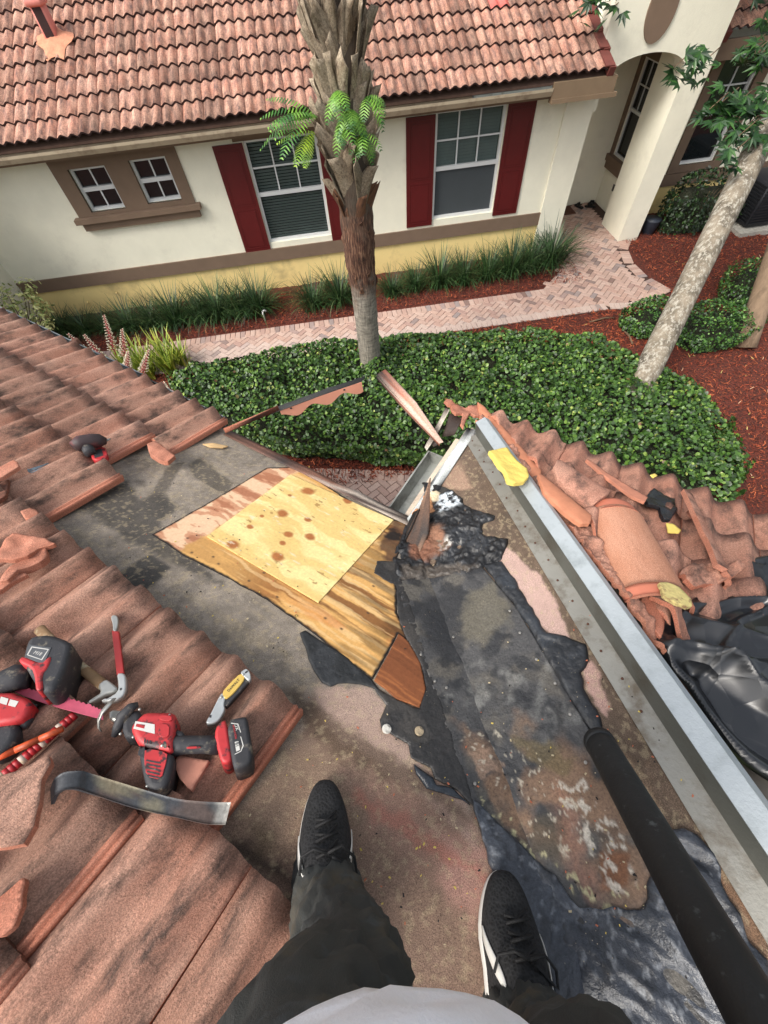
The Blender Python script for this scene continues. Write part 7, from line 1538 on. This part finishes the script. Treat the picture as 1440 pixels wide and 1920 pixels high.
# sneakers
m_sole = simple('sole_white', S(228, 226, 220), .6, 0, .05, 10, .0003, 60); m_knit, _n, _b = bsdf('knit_black'); _co = coords(_n); _v = _n.nodes.new('ShaderNodeTexVoronoi'); _v.inputs['Scale'].default_value = 170; _n.links.new(_co, _v.inputs[0])
_n.links.new(ramp(_n, _v.outputs[0], [(.2, S(10, 10, 11)), (.6, S(36, 36, 38))]), _b.inputs['Base Color']); _b.inputs['Roughness'].default_value = .85; bump(_n, _b, _v.outputs[0], .0012)
m_lace = simple('lace_black', S(20, 20, 22), .8, 0, .2, 60)
def shoe(toe, heel, wid, lab, side):
    toe = np.array(toe); heel = np.array(heel); t = toe-heel; t -= (t @ nL)*nL; L_ = np.linalg.norm(t); t /= L_; s_ = np.cross(t, nL); M = frame(heel-(heel-V0) @ nL*nL+nL*.006, s_, t, nL)
    r = empty('sneaker_dummy', (0, 0, 0)) if False else None
    def out(k, wsc=1.): 
        a = 6.2832*k/40; c, s2 = math.cos(a), math.sin(a); y = .5+.5*s2; w = wid/2*(.86+.14*math.sin(math.pi*min(1, y*1.0))-.12*math.exp(-((y-.42)/.14)**2)*(1 if c*side > 0 else .3))*wsc
        return (c*abs(c)**-.25*w if abs(c) > 1e-6 else 0, y*L_*1.0+(s2*.0))
    V = []; 
    for w, sc in ((.0, .95), (.006, .985), (.026, .99), (.030, .96)): V += [(out(k, sc)[0], (out(k)[1]-L_/2)*sc+L_/2, w) for k in range(40)]
    so = MB(); so.add(V, [tuple(range(40))[::-1], tuple(range(120, 160))]+[(l*40+i, l*40+(i+1) % 40, (l+1)*40+(i+1) % 40, (l+1)*40+i) for l in range(3) for i in range(40)], 0, True); so.sm[0] = so.sm[1] = False
    so_ = so.obj('sneaker', [m_sole], pr, M, label=lab)
    V = []; nl = 12
    for l in range(nl+1):
        q = l/nl; 
        for k in range(40):
            x, y = out(k, .97); yy = y/L_; prof_h = .052+.055*sst(.75, .25, yy)+.0; sc = math.sqrt(max(0, 1-q**2.4)) if q < 1 else 0; cy = L_*(.5-.12*q)
            V.append((x*sc, cy+(y-cy)*(sc*.985), .026+(.05+.06*float(sst(.80, .30, (cy+(y-cy)*sc)/L_)))*q**.75))
    up = MB(); up.add(V, [(l*40+k, l*40+(k+1) % 40, (l+1)*40+(k+1) % 40, (l+1)*40+k) for l in range(nl) for k in range(40)], 0, True); up.obj('upper', [m_knit], so_, M)
    la = MB(); hz = lambda yy: .030+(.05+.06*float(sst(.80, .30, yy)))*1.0
    for j in range(6):
        yy = .46+j*.048; z = hz(yy)+.002; x = .024; la.tube([(-x, yy*L_, z-.008), (0, yy*L_+.006*(-1)**j, z+.002), (x, yy*L_+.012, z-.008)], .0032, 6)
    z = hz(.46)+.008
    la.tube([(0, .47*L_, z), (.03, .50*L_, z+.004), (.058, .44*L_, z-.02), (.062, .36*L_, z-.035), (.045, .38*L_, z-.02), (.01, .45*L_, z)], .0030, 6); la.tube([(0, .47*L_, z), (-.03, .50*L_, z+.002), (-.055, .48*L_, z-.02), (-.058, .40*L_, z-.045)], .0030, 6)
    la.obj('lace', [m_lace], so_, M)
    # white side mark: a curved tick rising to the heel
    for sg in (-1, 1):
        sw = []; 
        for k in range(15):
            q = k/14; yy = .30+.34*(1-q); lo = .10+.55*q**2.0; hi = lo+.30*math.sin(math.pi*min(1, q*.96+.04))**.7+.01
            def sf(ql):
                s2 = 2*yy-1; an = math.asin(max(-1, min(1, s2))); kk = an/6.2832*40; kk = kk if sg > 0 else 20-kk; x, y = out(kk, .97); sc = math.sqrt(max(0, 1-ql**2.4)); cy = L_*(.5-.12*ql); y3 = cy+(y-cy)*sc*.985
                return (x*sc+sg*.0015, y3, .028+(.05+.06*float(sst(.80, .30, y3/L_)))*ql**.75)
            sw.append((sf(lo), sf(hi)))
        V = [p for pr_ in sw for p in pr_]; V2 = [(x+sg*.002, y, z) for x, y, z in V]; n2_ = len(V); q_ = MB()
        q_.add(V+V2, [(2*i, 2*i+1, 2*i+3, 2*i+2) for i in range(14)]+[(n2_+2*i, n2_+2*i+2, n2_+2*i+3, n2_+2*i+1) for i in range(14)]+[(2*i, 2*i+2, n2_+2*i+2, n2_+2*i) for i in range(14)]+[(2*i+1, n2_+2*i+1, n2_+2*i+3, 2*i+3) for i in range(14)], 0, True); q_.obj('side_mark', [m_sole], so_, M)
shoe(pw(608, 1462, .03), pw(612, 1800, .0), .128, 'black knit sneaker with white sole on the left foot', 1)
shoe(pw(940, 1630, .03), pw(968, 2000, .0), .130, 'black knit sneaker with white sole on the right foot', -1)
